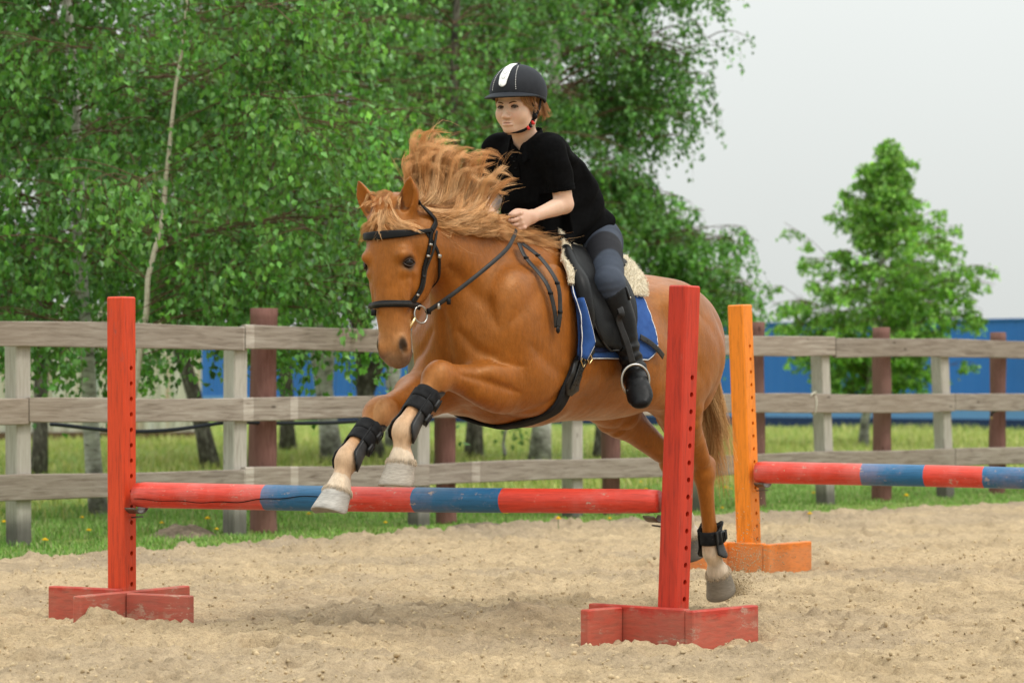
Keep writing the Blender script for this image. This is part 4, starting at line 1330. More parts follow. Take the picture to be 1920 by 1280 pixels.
    # flank fold and sheath line
    for s in (1, -1):
        F.tube([(-.22, s * .235, 1.0, .03, .06), (-.32, s * .22, .95, .03, .05)], k=.08)
        
    # head
    head = [(1.085, 0, 1.650, .088, .086), (1.085, 0, 1.57, .100, .116), (1.088, 0, 1.47, .099, .128), (1.100, 0, 1.38, .085, .121),
            (1.136, 0, 1.29, .067, .088), (1.153, 0, 1.20, .056, .067), (1.152, 0, 1.135, .055, .062), (1.152, 0, 1.10, .049, .050), (1.150, 0, 1.086, .034, .034)]
    F.tube([hrow(*r) for r in head], up=HF, k=.04, n=60, taper=-.12, power=2.3)
    for s in (1, -1):
        F.ell(hd(1.045, s * .062, 1.415), (.098, .036, .108), .035, HR)             # cheek
        F.ell(hd(1.168, s * .078, 1.482), (.045, .026, .026), .025, HR)             # brow over the eye
        F.ell(hd(1.175, s * .105, 1.452), (.024, .019, .019), .016, HR, op='cut')     # socket
        F.ell(hd(1.150, s * .072, 1.418), (.040, .024, .018), .025, HR)
        F.tube([(*hd(1.165, s * .075, 1.375), .012, .012), (*hd(1.172, s * .064, 1.29), .011, .011)], k=.02)   # facial crest
        F.tube([(*hd(1.06, s * .10, 1.335), .006, .006), (*hd(1.11, s * .082, 1.29), .006, .006)], k=.03, op='cut')
        F.ell(hd(1.188, s * .040, 1.135), (.034, .026, .044), .02, HR)              # nostril wing
        F.tube([(*hd(1.212, s * .056, 1.165), .008, .008), (*hd(1.212, s * .060, 1.137), .014, .011), (*hd(1.190, s * .054, 1.105), .008, .008)], k=.007, op='cut')
    F.ell(hd(1.158, 0, 1.098), (.048, .047, .032), .02, HR)                          # upper lip
    F.ell(hd(1.108, 0, 1.108), (.034, .038, .030), .012, HR)                         # chin
    for s in (1, -1):
        F.tube([(*hd(1.150, s * .056, 1.088), .0055, .0055), (*hd(1.115, s * .058, 1.125), .0055, .0055), (*hd(1.10, s * .052, 1.165), .005, .005)], k=.010, op='cut')
    F.tube([(*hd(1.16, -.045, 1.058), .005, .005), (*hd(1.165, 0, 1.052), .006, .006), (*hd(1.16, .045, 1.058), .005, .005)], k=.01, op='cut')
    # ears: pricked, hollow towards the front
    for s in (1, -1):
        b0, t0 = hd(1.105, s * .066, 1.640), hd(1.140, s * .116, 1.785)
        b0, t0 = np.array(b0), np.array(t0)
        d = t0 - b0
        rows = [(*b0, .034, .032), (*(b0 + d * .28), .041, .034), (*(b0 + d * .58 + np.array(HS) * s * .006), .036, .026), (*(b0 + d * .85), .020, .014), (*t0, .006, .006)]
        fw = unit(np.array(HF) + .25 * s * np.array(HS))
        F.tube(rows, up=tuple(fw), k=.018)
        ins = [(*(b0 + d * .20 + fw * .034), .018, .024), (*(b0 + d * .45 + fw * .028), .028, .026), (*(b0 + d * .68 + fw * .020), .021, .018), (*(b0 + d * .9 + fw * .012), .008, .009)]
        F.tube(ins, up=tuple(fw), k=.006, op='cut')
    # throat latch fullness
    F.tube([(1.07, 0, 1.52, .075, .09), (1.13, 0, 1.50, .078, .10)], up=(1, 0, .2), k=.05)
    F.bump(lambda P: .0022 * (fbm(P * 9, 2, 3) - .5) + .004 * (fbm(P * np.array([4, 4, 3.]), 2, 8) - .5))
    V, Q = F.mesh(2)
    L = []
    for s in (1, -1):
        L += [([(1.04, s * .10, 1.44), (.93, s * .155, 1.34), (.86, s * .19, 1.22)], .034, .012),          # jugular furrow
              ([(.56, s * .22, 1.48), (.68, s * .26, 1.36), (.83, s * .24, 1.24)], .034, .008),             # front of the shoulder
              ([(.42, s * .29, 1.40), (.40, s * .31, 1.18), (.47, s * .30, 1.00)], .042, .011),             # behind the shoulder
              ([(.74, s * .27, 1.14), (.62, s * .28, 1.06), (.52, s * .27, 1.03)], .03, .007),
              ([(.88, s * .04, 1.20), (.90, s * .13, 1.12), (.86, s * .22, 1.07)], .022, .010),             # breast over the arm
              ([(.50, s * .25, .99), (.62, s * .22, .93), (.72, s * .18, .90)], .02, .006),
              ([(-.18, s * .30, 1.02), (-.27, s * .29, 1.10), (-.30, s * .28, 1.25)], .05, .014),            # flank
              ([(-.52, s * .28, 1.30), (-.66, s * .26, 1.16), (-.72, s * .22, 1.0)], .04, .005),
              ([(-.70, s * .24, 1.30), (-.80, s * .20, 1.12), (-.80, s * .17, .95)], .035, .005),
              ([(-.40, s * .29, 1.12), (-.52, s * .27, 1.00), (-.58, s * .24, .9)], .04, .004),
              ([hd(1.075, s * .10, 1.33), hd(1.115, s * .08, 1.285)], .016, .006),
              ([hd(1.19, s * .06, 1.375), hd(1.175, s * .062, 1.28)], .010, -.004),                        # facial crest
              ([hd(1.16, s * .09, 1.42), hd(1.13, s * .085, 1.345), hd(1.15, s * .07, 1.27)], .012, .004),
              ([hd(1.13, s * .10, 1.50), hd(1.10, s * .10, 1.47)], .018, .005)]
    L += [([(.97, 0, 1.27), (.93, 0, 1.14), (.88, 0, .98)], .028, .020)]
    for Lg, s in ((LF, 1), (RF, -1)):
        e, kn = np.array(Lg['elbow']), np.array(Lg['knee'])
        L += [([tuple(e + (kn - e) * .15 + (0, s * .09, -.02)), tuple(e + (kn - e) * .5 + (0, s * .07, .0)), tuple(e + (kn - e) * .85 + (0, s * .05, .01))], .014, .007),
              ([tuple(e + (kn - e) * .1 + (0, s * .05, .09)), tuple(e + (kn - e) * .45 + (0, s * .04, .07))], .014, .006)]
    V = crease(V, Q[0], L)
    return V, Q

HV, HFc = build_horse()

def coat_colour(P):
    n = fbm(P * 5, 3, 21)[:, None]
    base = np.array([.262, .080, .0105])
    gold = np.array([.33, .115, .019])
    dark = np.array([.17, .045, .008])
    c = base * (.88 + .28 * n)
    # golden under the belly, flank and inside of the legs
    g = (sstep(1.0, .84, P[:, 2]) * sstep(.75, .3, np.abs(P[:, 0] - .0)) * .35)[:, None]
    c = c * (1 - g) + gold * g
    # darker neck edge under the mane, darker hind quarters near the tail
    d = (sstep(1.52, 1.66, P[:, 2]) * sstep(1.05, .7, P[:, 0]) * .5)[:, None]
    c = c * (1 - d) + dark * d
    # head details
    hx, hy, hz = hd_inv(P)
    head = hx > .93
    grey = np.array([.075, .052, .045])
    pale = np.array([.44, .225, .10])
    mz = (head * sstep(1.30, 1.14, hz) * sstep(1.02, 1.1, hx) * .45 * (hx > 1.0))[:, None] * (hz > 1.0)[:, None]
    leg_ok = ((np.abs(hy) < .085) & (hx > 1.06) & (hx < 1.30) & (hz > 1.035))[:, None]
    c = np.where(leg_ok, c * (1 - mz) + pale * mz, c)
    m2 = (sstep(1.14, 1.08, hz) + sstep(1.155, 1.115, hx) * sstep(1.19, 1.13, hz) + .0)[:, None].clip(0, 1) * .9
    nost = sstep(.030, .012, np.sqrt((hx - 1.204) ** 2 + ((np.abs(hy) - .055) * 1.0) ** 2 + ((hz - 1.135) * .6) ** 2))[:, None]
    c = np.where(leg_ok, c * (1 - m2) + grey * m2, c)
    c = np.where(leg_ok, c * (1 - nost) + np.array([.012, .008, .008]) * nost, c)
    for s in (1, -1):
        de = np.sqrt((hx - 1.17) ** 2 + (hy - s * .094) ** 2 + ((hz - 1.452) * 1.1) ** 2)
        e = (sstep(.048, .022, de) * .9)[:, None]
        c = c * (1 - e) + np.array([.03, .015, .01]) * e
    # inside of the ears
    er = (hz > 1.66) & (np.abs(hy) > .03) & (hx > 1.05)
    for s in (1, -1):
        cx = 1.112 + (hz - 1.635) * .25
        ins = er & (hy * s > 0) & (hx > cx + .004) & (hz < 1.765)
        lat = np.abs(hy - s * (.064 + (hz - 1.635) * .31))
        e = (ins * sstep(.032, .018, lat) * .75)[:, None]
        c = c * (1 - e) + np.array([.06, .018, .008]) * e
    # white socks
    white = np.array([.56, .45, .34])
    for L, up_, lo_ in ((LF, .13, .02), (RF, .13, .02), (LH, .10, .02), (RH, .05, .0)):
        fe, co = np.array(L['fet']), np.array(L['cor'])
        ax = unit(co - fe)
        rel = P - fe
        w = rel @ ax
        r = np.linalg.norm(rel - w[:, None] * ax, axis=1)
        nz = .06 * (fbm(P * 30, 3, 5) - .5)
        k = (sstep(-up_, lo_ - .02, w + nz) * (r < .11) * (w > -.2) * (w < .16))[:, None]
        c = c * (1 - k) + white * (.9 + .2 * n) * k
        # buff knees fading down the cannon
        if 'knee' in L:
            kn = np.array(L['knee'])
            t = sstep(-.05, .22, (P - kn) @ unit(fe - kn)) * (np.linalg.norm(P - (kn + fe) / 2, axis=1) < .22) * .55
            c = c * (1 - t[:, None]) + np.array([.45, .24, .11]) * t[:, None]
    return np.clip(c, 0, 1)

m = Mat('chestnut_coat', .38, .55)
_f = m.noise(70, 3, .6, (1, 1, .35))
_v = m.mix(1.0, m.ramp(_f, [(.25, .80), (.75, 1.16)]), m.ramp(m.noise(7, 4, .6, (1, 1, .8)), [(.3, .84), (.7, 1.14)]), 'MULTIPLY')
m.base(m.mix(1.0, m.attr(), _v, 'MULTIPLY'))
m.bumpn(m.math('ADD', m.noise(160, 3, .65, (1, 1, .3)), m.noise(26, 4, .6)), .0035, .5)
_r = m.ramp(m.noise(12, 4, .6), [(.3, .32), (.7, .47)]); m.rough(_r)
m.b.inputs['Specular Tint'].default_value = (1, .66, .36, 1)
m.b.inputs['Sheen Weight'].default_value = .03
m.b.inputs['Sheen Roughness'].default_value = .4
m.b.inputs['Sheen Tint'].default_value = (1, .75, .5, 1)
COAT = m.m

horse = thing('horse', 'chestnut horse with flying pale mane jumping over the red and blue pole', 'horse', H_BASE, H_ROT)
body = mesh_obj('body', HV, HFc, COAT, horse, SH, col=coat_colour(HV))
HB = BVHTree.FromPolygons([tuple(v) for v in HV], [tuple(int(i) for i in q) for q in HFc[0]])

def side(x, z, off=0.0, s=1):
    """point on the horse's left (s=1) or right flank at x,z"""
    h = HB.ray_cast(Vector((x, s * 1.2, z)), Vector((0, -s, 0)))
    if h[0] is None:
        h = HB.find_nearest(Vector((x, s * .1, z)))
    p, nn = np.array(h[0]), np.array(h[1])
    if nn[1] * s < 0: nn = -nn
    return p + nn * off, nn
def near(p, off=0.0):
    h = HB.find_nearest(Vector(p))
    q, nn = np.array(h[0]), np.array(h[1])
    return q + nn * off, nn
# ------------------------------------------------------------------ hooves, eyes, hair
def hoof(L, colr, dark):
    co, to = np.array(L['cor']), np.array(L['toe'])
    d = unit(to - co)
    f = unit(np.array([1.0, 0, 0]) - d * d[0])
    s = np.cross(d, f)
    V, C = [], []
    n = 28
    th = np.linspace(0, 2 * math.pi, n, endpoint=False)
    prof = [(-.006, .0535, 0), (.004, .0575, .001), (.022, .060, .005), (.045, .064, .011), (.066, .068, .016), (.083, .0715, .020), (.091, .072, .022), (.094, .067, .022), (.088, .045, .019), (.086, .006, .014)]
    for k, (h, r, sh) in enumerate(prof):
        cf = np.cos(th)
        heel = np.where(cf < 0, 1 - .14 * (-cf), 1.0)
        hh = h * np.where(cf < 0, 1 - .30 * (-cf), 1.0)
        P = co + hh[:, None] * d + (r * heel * cf + sh)[:, None] * f + (r * .96 * np.sin(th))[:, None] * s
        V.append(P)
        ring = .5 + .5 * math.sin(k * 2.1)
        C.append(np.tile(np.array(colr) * (.82 + .22 * ring) * (1 if k < 7 else .6), (n, 1)))
    V = np.vstack(V); C = np.vstack(C) * (.85 + .3 * fbm(V * 60, 2, 9))[:, None]
    m_ = len(prof)
    i = np.arange(m_ - 1)[:, None]; j = np.arange(n)[None, :]
    Q = np.stack([i * n + j, i * n + (j + 1) % n, (i + 1) * n + (j + 1) % n, (i + 1) * n + j], -1).reshape(-1, 4)
    if np.dot(np.cross(V[Q[0, 1]] - V[Q[0, 0]], V[Q[0, 3]] - V[Q[0, 0]]), V[Q[0, 0]] - co) < 0: Q = Q[:, ::-1]
    return V, [Q], C
m = Mat('hoof_horn', .5, .35)
_f = m.noise(40, 4, .6, (1, 1, 6))
m.base(m.mix(1.0, m.attr(), m.ramp(_f, [(.3, .72), (.7, 1.15)]), 'MULTIPLY'))
m.bumpn(_f, .002, .5)
HORN = m.m
for L, c in ((LF, (.38, .33, .27)), (RF, (.40, .37, .33)), (LH, (.20, .165, .125)), (RH, (.13, .11, .09))):
    V, F_, C = hoof(L, c, 0)
    mesh_obj('hoof', V, F_, HORN, horse, SH, col=C)

EYE = Mat('dark_eye', .22, .22).base((.009, .0045, .003)).m
LID = Mat('eyelid_skin', .45, .3).base((.035, .017, .010)).m
for s in (1, -1):
    ec = np.array(hd(1.164, s * .0865, 1.452))
    V, F_ = ball(ec, .0215)
    e_ = mesh_obj('eye', V, F_, EYE, horse, SH)
    out = unit(np.array([.45, s * .89, 0.0])); fw = np.cross((0, 0, 1), out)
    lid = []
    for zz, hgt in ((1, .0155), (-1, .0125)):
        t = np.linspace(-1, 1, 15)
        P = ec + fw * (t * .0255)[:, None] + np.array([0, 0, 1.0]) * (zz * hgt * (1 - t ** 2))[:, None] + out * (.0180 * (1 - .55 * t ** 2))[:, None]
        lid.append(sweep(P, .0030, n=6))
    V, F_ = join(lid)
    mesh_obj('eyelid', V, F_, LID, e_, SH)

m = Mat('pale_chestnut_hair', .42, .35)
m.base(m.attr())
HAIR = m.m

def hair_obj(name, locks, parent, S_, cols, per=40, spread=.012, rad=.0013, Sg=14, wig=.012, seed=0, tipspread=1.0):
    """locks: list of control polylines (K,3); each becomes a bundle of strands that part towards the tip"""
    r = np.random.default_rng(seed)
    A, C = [], []
    K = 7
    for lk in locks:
        p = spline(lk[:, :3], K)
        n = per
        L = np.linalg.norm(np.diff(p, axis=0), axis=1).sum()
        o = r.normal(0, 1, (n, 3)); o /= np.maximum(1, np.linalg.norm(o, axis=1, keepdims=True) / 1.6)
        t = np.linspace(0, 1, K)
        prof = spread * (1.0 - .55 * t + tipspread * (.55 * t ** 3))
        c = p[None] + o[:, None, :] * prof[None, :, None]
        # individual length: cut the tip
        ln = r.uniform(.74, 1.05, n)
        u = t[None, :] * ln[:, None]
        cc = np.empty_like(c)
        for k in range(3):
            for q_ in range(n):
                cc[q_, :, k] = np.interp(u[q_], t, c[q_, :, k])
        over = np.clip(u - 1, 0, None)[:, :, None]
        cc += over * (c[:, -1:] - c[:, -2:-1]) * (K - 1)
        ph = r.uniform(0, 6.28); ax_ = unit(r.normal(0, 1, 3))
        wv = np.sin(t * L / .085 * 6.28 * .5 + ph)[None, :, None] * ax_[None, None] * wig * .9 * t[None, :, None]
        w = wv + r.normal(0, 1, (1, K, 3)) * wig * .25 * t[None, :, None] + r.normal(0, 1, (n, K, 3)) * wig * .085 * t[None, :, None]
        cc += w
        A.append(cc)
        a = cols[r.integers(len(cols))]
        base = np.array(a) * r.uniform(.8, 1.15)
        C.append(base[None] * r.uniform(.86, 1.14, (n, 1)))
    A = np.vstack(A); C = np.vstack(C)
    V, Q, k = strands(None, A, Sg, rad * r.uniform(.7, 1.3, len(A)))
    # a little darker at the root, bleached tips
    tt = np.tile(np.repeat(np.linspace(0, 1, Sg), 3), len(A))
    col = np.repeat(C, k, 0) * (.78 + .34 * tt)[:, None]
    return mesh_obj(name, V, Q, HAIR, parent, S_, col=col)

PALE = [(.70, .385, .165), (.76, .45, .215), (.62, .315, .12), (.68, .365, .15), (.54, .25, .085)]
DEEP = [(.38, .165, .052), (.44, .205, .07), (.33, .135, .04)]
r_ = np.random.default_rng(5)
locks = []
def crest(t):
    return spline(np.array([(1.215, -.05, 1.690), (1.10, -.03, 1.695), (.92, -.01, 1.672), (.72, 0, 1.640), (.55, 0, 1.612), (.40, 0, 1.590), (.29, 0, 1.578)]), 101)[int(np.clip(t, 0, 1) * 100)]
# tall plume thrown up behind the poll, sweeping back; roots spread over both sides of the crest
for i in range(104):
    t = r_.uniform(.06, .40)
    q = (t - .06) / .34
    b = crest(t) + np.array([0, r_.uniform(-.03, .05), -.012])
    h = np.interp(q, [0, .12, .3, .52, .75, 1], [.16, .28, .27, .22, .23, .19]) * r_.uniform(.60, 1.10)
    back = np.interp(q, [0, .3, .7, 1], [.02, .04, .11, .14]) + r_.uniform(-.03, .04)
    lat = r_.uniform(-.05, .06) + .05 * q
    tip = b + np.array([-back - .04, lat, h])
    m1 = b + np.array([-.03 - back * .22, .025 + lat * .2, h * .20])
    m2 = b + np.array([-.045 - back * .52, lat * .6, h * .58])
    tip = tip + r_.normal(0, .012, 3) + np.array([.03, 0, 0])
    locks.append(np.array([b, m1, m2, tip, tip + np.array([-.055 - r_.uniform(0, .03), .02 + r_.normal(0, .012), r_.uniform(-.035, .02)])]))
# long locks first falling on the near side of the neck and then blown back over it
for i in range(105):
    t = r_.uniform(.06, .36)
    q = (t - .06) / .30
    b = crest(t) + np.array([0, r_.uniform(0, .03), -.004])
    ln = r_.uniform(.14, .25) * (1 - .35 * q)
    dn = r_.uniform(.02, .105) * (1 - .25 * q)
    lift = r_.uniform(-.03, .10) * (1 - .8 * q)
    p1 = b + np.array([-.02, .055, -.015 - dn * .5])
    p2 = b + np.array([-.07 - ln * .15, .10 + .02 * r_.random(), -.015 - dn * .9])
    p3 = b + np.array([-.05 - ln * .62, .12 + r_.uniform(-.02, .03), -.005 - dn * .75])
    p4 = b + np.array([-.05 - ln, .11 + r_.uniform(-.03, .03), lift - dn * .4 - .05 * q])
    locks.append(np.array([b, p1, p2, p3, p4]))
# short hair lying at the withers, low under the rider's hands
for i in range(104):
    t = r_.uniform(.33, 1.0)
    b = crest(t) + np.array([0, r_.uniform(-.02, .03), .0])
    ln = r_.uniform(.12, .25)
    dn = r_.uniform(.01, .075)
    locks.append(np.array([b, b + np.array([-.02, .045, .004 - dn * .3]), b + np.array([-ln * .55, .085, -.02 - dn * .7]), b + np.array([-ln, .115 + r_.uniform(-.02, .02), -.045 - dn + r_.uniform(0, .045)])]))
mane = hair_obj('mane', locks, horse, SH, PALE, per=46, spread=.0125, rad=.00100, Sg=11, wig=.015, seed=3, tipspread=-.25)
flys = []
for lk in locks[::2]:
    for _k in range(2):
        flys.append(lk + np.cumsum(r_.normal(0, .016, lk.shape), 0) * np.linspace(0, 1, len(lk))[:, None])
hair_obj('mane_flyaways', flys, horse, SH, PALE, per=4, spread=.010, rad=.0008, wig=.018, seed=13)
# dense under-layer of darker roots that covers the crest
locks = []
for i in range(120):
    t = r_.uniform(0.04, 1.0)
    b = crest(t) + np.array([0, r_.uniform(-.02, .02), -.012])
    s_ = r_.uniform(.05, .12) * (1 - .4 * t)
    locks.append(np.array([b, b + np.array([-.03, .035, .014]), b + np.array([-.05 - s_ * .5, .070, -.008]), b + np.array([-.07 - s_, .085 + r_.uniform(-.02, .02), -.035 * r_.random()])]))
hair_obj('mane_underlayer', locks, horse, SH, DEEP + PALE[2:3], per=22, spread=.012, rad=.0013, wig=.006, seed=4)
# forelock: parted between the ears, swept out to both sides over the browband
locks = []
for i in range(64):
    y0 = r_.uniform(-.030, .030)
    sd_ = 1 if r_.random() < .60 else -1
    b = np.array(hd(1.105 + r_.uniform(-.02, .02), y0, 1.670 - abs(y0) * .2))
    sw = sd_ * r_.uniform(.015, .085)
    dz = r_.uniform(.045, .105) * (1 - 2.2 * abs(abs(sw) - .045))
    p1 = np.array(hd(1.158, y0 + sw * .12, 1.664 + r_.uniform(-.01, .010)))
    p2 = np.array(hd(1.197 - abs(y0 + sw) * .25, y0 + sw * .55, 1.628 - .15 * dz))
    p3 = np.array(hd(1.212 - abs(y0 + sw) * .50, y0 + sw * 1.05, 1.655 - dz))
    p4 = np.array(hd(1.214 - abs(y0 + sw * 1.3) * .62, y0 + sw * 1.45, 1.650 - dz + r_.uniform(-.025, .012)))
    locks.append(np.array([b, p1, p2, p3, p4]))
for i in range(34):          # wild locks standing up between the ears
    b = np.array(hd(1.09 + r_.uniform(-.03, .03), r_.uniform(-.04, .035), 1.672))
    a = r_.uniform(-1.3, 1.3)
    hgt = r_.uniform(.02, .062)
    locks.append(np.array([b, b + np.array([.015, a * .015, hgt * .8]), b + np.array([.04, a * .035, hgt]), b + np.array([.065, a * .065, hgt * r_.uniform(.0, .8)])]))
hair_obj('forelock', locks, horse, SH, PALE, per=28, spread=.0075, rad=.0009, Sg=11, wig=.013, seed=6, tipspread=-.2)
# feather round the coronets
locks_ = []
for L in (LF, RF, LH, RH):
    co, to = np.array(L['cor']), np.array(L['toe']); d = unit(to - co)
    f = unit(np.array([1.0, 0, 0]) - d * d[0]); s_ = np.cross(d, f)
    A_ = []
    for k in range(520):
        a = r_.uniform(0, 6.28); o = f * math.cos(a) + s_ * math.sin(a)
        p = co - d * r_.uniform(.0, .018) + o * .0535
        q = co + d * r_.uniform(.000, .012) + o * .0580 + r_.normal(0, .002, 3)
        A_.append([p, (p + q) / 2 + o * .003, q])
    V, Q, k_ = strands(None, np.array(A_), 4, .0008)
    tag(mesh_obj('coronet_hair', V, Q, HAIR, horse, SH, col=np.repeat(np.array([(.56, .44, .31)]) * r_.uniform(.75, 1.15, (520, 1)), k_, 0)), kind='stuff')
# tail streaming down and back from the dock
locks = []
for i in range(85):
    b = np.array([-.895 + r_.uniform(-.02, .02), r_.uniform(-.03, .03), 1.30 + r_.uniform(-.03, .02)])
    ln = r_.uniform(.46, .80)
    y1 = r_.uniform(-.05, .11)
    bk = r_.uniform(.02, .11)
    flick = r_.uniform(-.03, .07)
    locks.append(np.array([b, b + np.array([-.095, y1 * .3, -.05]), b + np.array([-.075 - bk * .45, y1 * .5, -ln * .38]), b + np.array([-.06 - bk * .85, y1 * .85, -ln * .72]),
                           b + np.array([-.06 - bk - flick, y1 * 1.15, -ln])]))
hair_obj('tail', locks, horse, SH, [(.50, .27, .10), (.60, .36, .155), (.42, .205, .07), (.64, .42, .20)], per=34, spread=.013, rad=.0014, Sg=16, wig=.022, seed=8, tipspread=.3)
# ------------------------------------------------------------------ tack
m = Mat('black_leather', .42, .16)
m.base(m.ramp(m.noise(14, 5), [(.3, (.0045, .0045, .005)), (.75, (.011, .0105, .0105))]))
m.bumpn(m.noise(220, 2), .0008, .5)
LEATHER = m.m
m = Mat('worn_black_leather', .45, .28)
m.base(m.ramp(m.noise(18, 6, .7), [(.35, (.010, .0095, .009)), (.62, (.022, .020, .019)), (.8, (.06, .052, .045))]))
m.bumpn(m.noise(90, 3), .0012, .6)
WORN = m.m
m = Mat('rubber_boot_shell', .5, .35)
m.base(m.ramp(m.noise(20, 5), [(.3, (.014, .014, .015)), (.8, (.045, .044, .043))]))
RUBBER = m.m
m = Mat('black_neoprene', .85, .15)
m.base(m.ramp(m.noise(30, 4), [(.3, (.008, .008, .009)), (.8, (.022, .022, .023))]))
m.bumpn(m.noise(300, 2), .001, .6)
NEO = m.m
STEEL = Mat('polished_steel', .30, .5).base((.42, .39, .35)); STEEL.b.inputs['Metallic'].default_value = 1.0; STEEL = STEEL.m
BRASS = Mat('brass', .28, .5).base((.72, .52, .25)); BRASS.b.inputs['Metallic'].default_value = 1.0; BRASS = BRASS.m
m = Mat('blue_quilt', .85, .2)
m.base(m.ramp(m.noise(25, 4), [(.3, (.020, .062, .215)), (.75, (.032, .092, .29))]))
m.bumpn(m.noise(260, 2), .001, .6)
QUILT = m.m
m = Mat('dark_blue_tape', .8, .2); m.base((.010, .018, .06)); TAPE = m.m
PIPING = plain('white_piping', (.78, .77, .76), .6, .3, .06, 30)
m = Mat('cream_sheepskin', .95, .1)
m.base(m.ramp(m.noise(55, 4, .7), [(.25, (.58, .48, .33)), (.6, (.80, .71, .55)), (.85, (.88, .81, .67))]))
m.bumpn(m.noise(130, 3, .7), .006, .9)
FLEECE = m.m

def barrel(x, th, off=0.0, zc=1.17):
    """point on the trunk at station x and angle th (degrees from straight up, + to the horse's left)"""
    a = R(th)
    d = np.array([0, math.sin(a), math.cos(a)])
    c = np.array([x, 0, zc])
    h = HB.ray_cast(Vector(c + d * .8), Vector(-d))
    if h[0] is None: return c + d * (.3 + off), d
    p, n = np.array(h[0]), np.array(h[1])
    if n @ d < 0: n = -n
    n = unit(n * .5 + d * .5)
    return p + n * off, n

def strap(pts, nrm, w, t=.004, n=None):
    """flat strap through pts lying with its flat side along nrm"""
    p = np.asarray(pts, float); nr = np.asarray(nrm, float)
    n = n or max(len(p), 5 * (len(p) - 1) + 1)
    q = spline(np.hstack([p, nr if nr.ndim == 2 else np.tile(nr, (len(p), 1))]), n)
    ww = np.broadcast_to(np.asarray(w, float), (n,)) if np.ndim(w) == 0 else np.interp(np.linspace(0, 1, n), np.linspace(0, 1, len(w)), w)
    return sweep(q[:, :3], ww / 2, t / 2, n=10, up=unit(q[:, 3:]), power=5)

def skin_strap(pts, w, t=.004, off=.003, n=24, fn=None):
    q = spline(pts, n)
    A = [near(p, off) for p in q]
    return strap([a[0] for a in A], np.array([a[1] for a in A]), w, t, n)

def ringpts(c, ax, r, n=24, r2=None):
    ax = unit(ax); a = unit(np.cross(ax, (.2, .3, .93))); b = np.cross(ax, a)
    th = np.linspace(0, 2 * math.pi, n, endpoint=False)
    return np.asarray(c) + r * np.cos(th)[:, None] * a + (r2 or r) * np.sin(th)[:, None] * b

def torus(c, ax, r, tube, n=28, k=8):
    return sweep(ringpts(c, ax, r, n), tube, n=k, up=unit(ax), closed=True, cap=False)

def wpt(p): return tuple(xf(SH, [p])[0])

# --- saddle pad
pad = thing('saddle_pad', 'quilted blue saddle pad with white piping under the black saddle', 'saddle pad', wpt((.15, 0, 1.53)), H_ROT)
def pad_edge(th):
    """front and back x of the pad at angle th"""
    a = abs(th)
    fr = np.interp(a, [0, 30, 46, 60, 75, 90, 104], [.28, .36, .455, .495, .495, .49, .488])
    bk = np.interp(a, [0, 25, 45, 60, 75, 92, 99, 104], [-.19, -.185, -.16, -.135, -.12, -.115, -.09, -.03])
    return fr, bk
TH = 104
nu, nv = 46, 75
P = np.zeros((nu, nv, 3)); N = np.zeros((nu, nv, 3))
for j, th in enumerate(np.linspace(-TH, TH, nv)):
    fr, bk = pad_edge(th)
    for i, u in enumerate(np.linspace(0, 1, nu)):
        x = fr + (bk - fr) * u
        qx = (x * 14 + th * .16); qy = (x * 14 - th * .16)
        q = .0035 * (abs(math.sin(qx * 1.57)) * abs(math.sin(qy * 1.57))) ** .4
        fl = .03 * max(0, 1 - u / .14) ** 2 * sstep(50, 75, abs(th)) * (1 if th > 0 else 0)      # front edge stands off the shoulder
        P[i, j], N[i, j] = barrel(x, th, .010 + q + fl)
V, F_ = shell(P, .010, -N)
mesh_obj('pad', V, F_, QUILT, pad, SH)
edge = np.vstack([P[0, ::-1], P[:, 0][1:], P[-1][1:], P[::-1, -1][1:]]) 
en = np.vstack([N[0, ::-1], N[:, 0][1:], N[-1][1:], N[::-1, -1][1:]])
k_ = np.linspace(0, len(edge) - 1, 260)
ei = np.array([np.interp(k_, np.arange(len(edge)), edge[:, c]) for c in range(3)]).T
ni = unit(np.array([np.interp(k_, np.arange(len(edge)), en[:, c]) for c in range(3)]).T)
V, F_ = sweep(ei + ni * .003, .0028, n=6); mesh_obj('piping', V, F_, PIPING, pad, SH)
V, F_ = sweep(ei - ni * .003 + unit(ei - np.array([.15, 0, 1.25])) * .004, .0045, n=6); mesh_obj('binding', V, F_, TAPE, pad, SH)
# front flap of the pad folded outwards
G = np.zeros((8, 14, 3))
for j, th in enumerate(np.linspace(62, 102, 14)):
    b, n_ = barrel(pad_edge(th)[0] - .01, th, .022)
    wd = np.interp(th, [62, 91, 102], [.002, .062, .006])
    for i, u in enumerate(np.linspace(0, 1, 8)):
        G[i, j] = b + n_ * (.034 * math.sin(u * 2.2) + .012 * u) + np.array([-wd * u + .012 * math.sin(u * 3.1), 0, -.01 * u])
V, F_ = shell(G, .007); mesh_obj('folded_front', V, F_, QUILT, pad, SH)
V, F_ = sweep(G[-1] + np.array([0, .002, 0]), .0024, n=6); mesh_obj('piping', V, F_, PIPING, pad, SH)
# girth loop patch
V, F_ = strap([barrel(x, 97, .024)[0] for x in (.40, .34, .27, .21)], np.array([barrel(x, 97)[1] for x in (.40, .34, .27, .21)]), .028, .004)
mesh_obj('girth_loop', V, F_, TAPE, pad, SH)

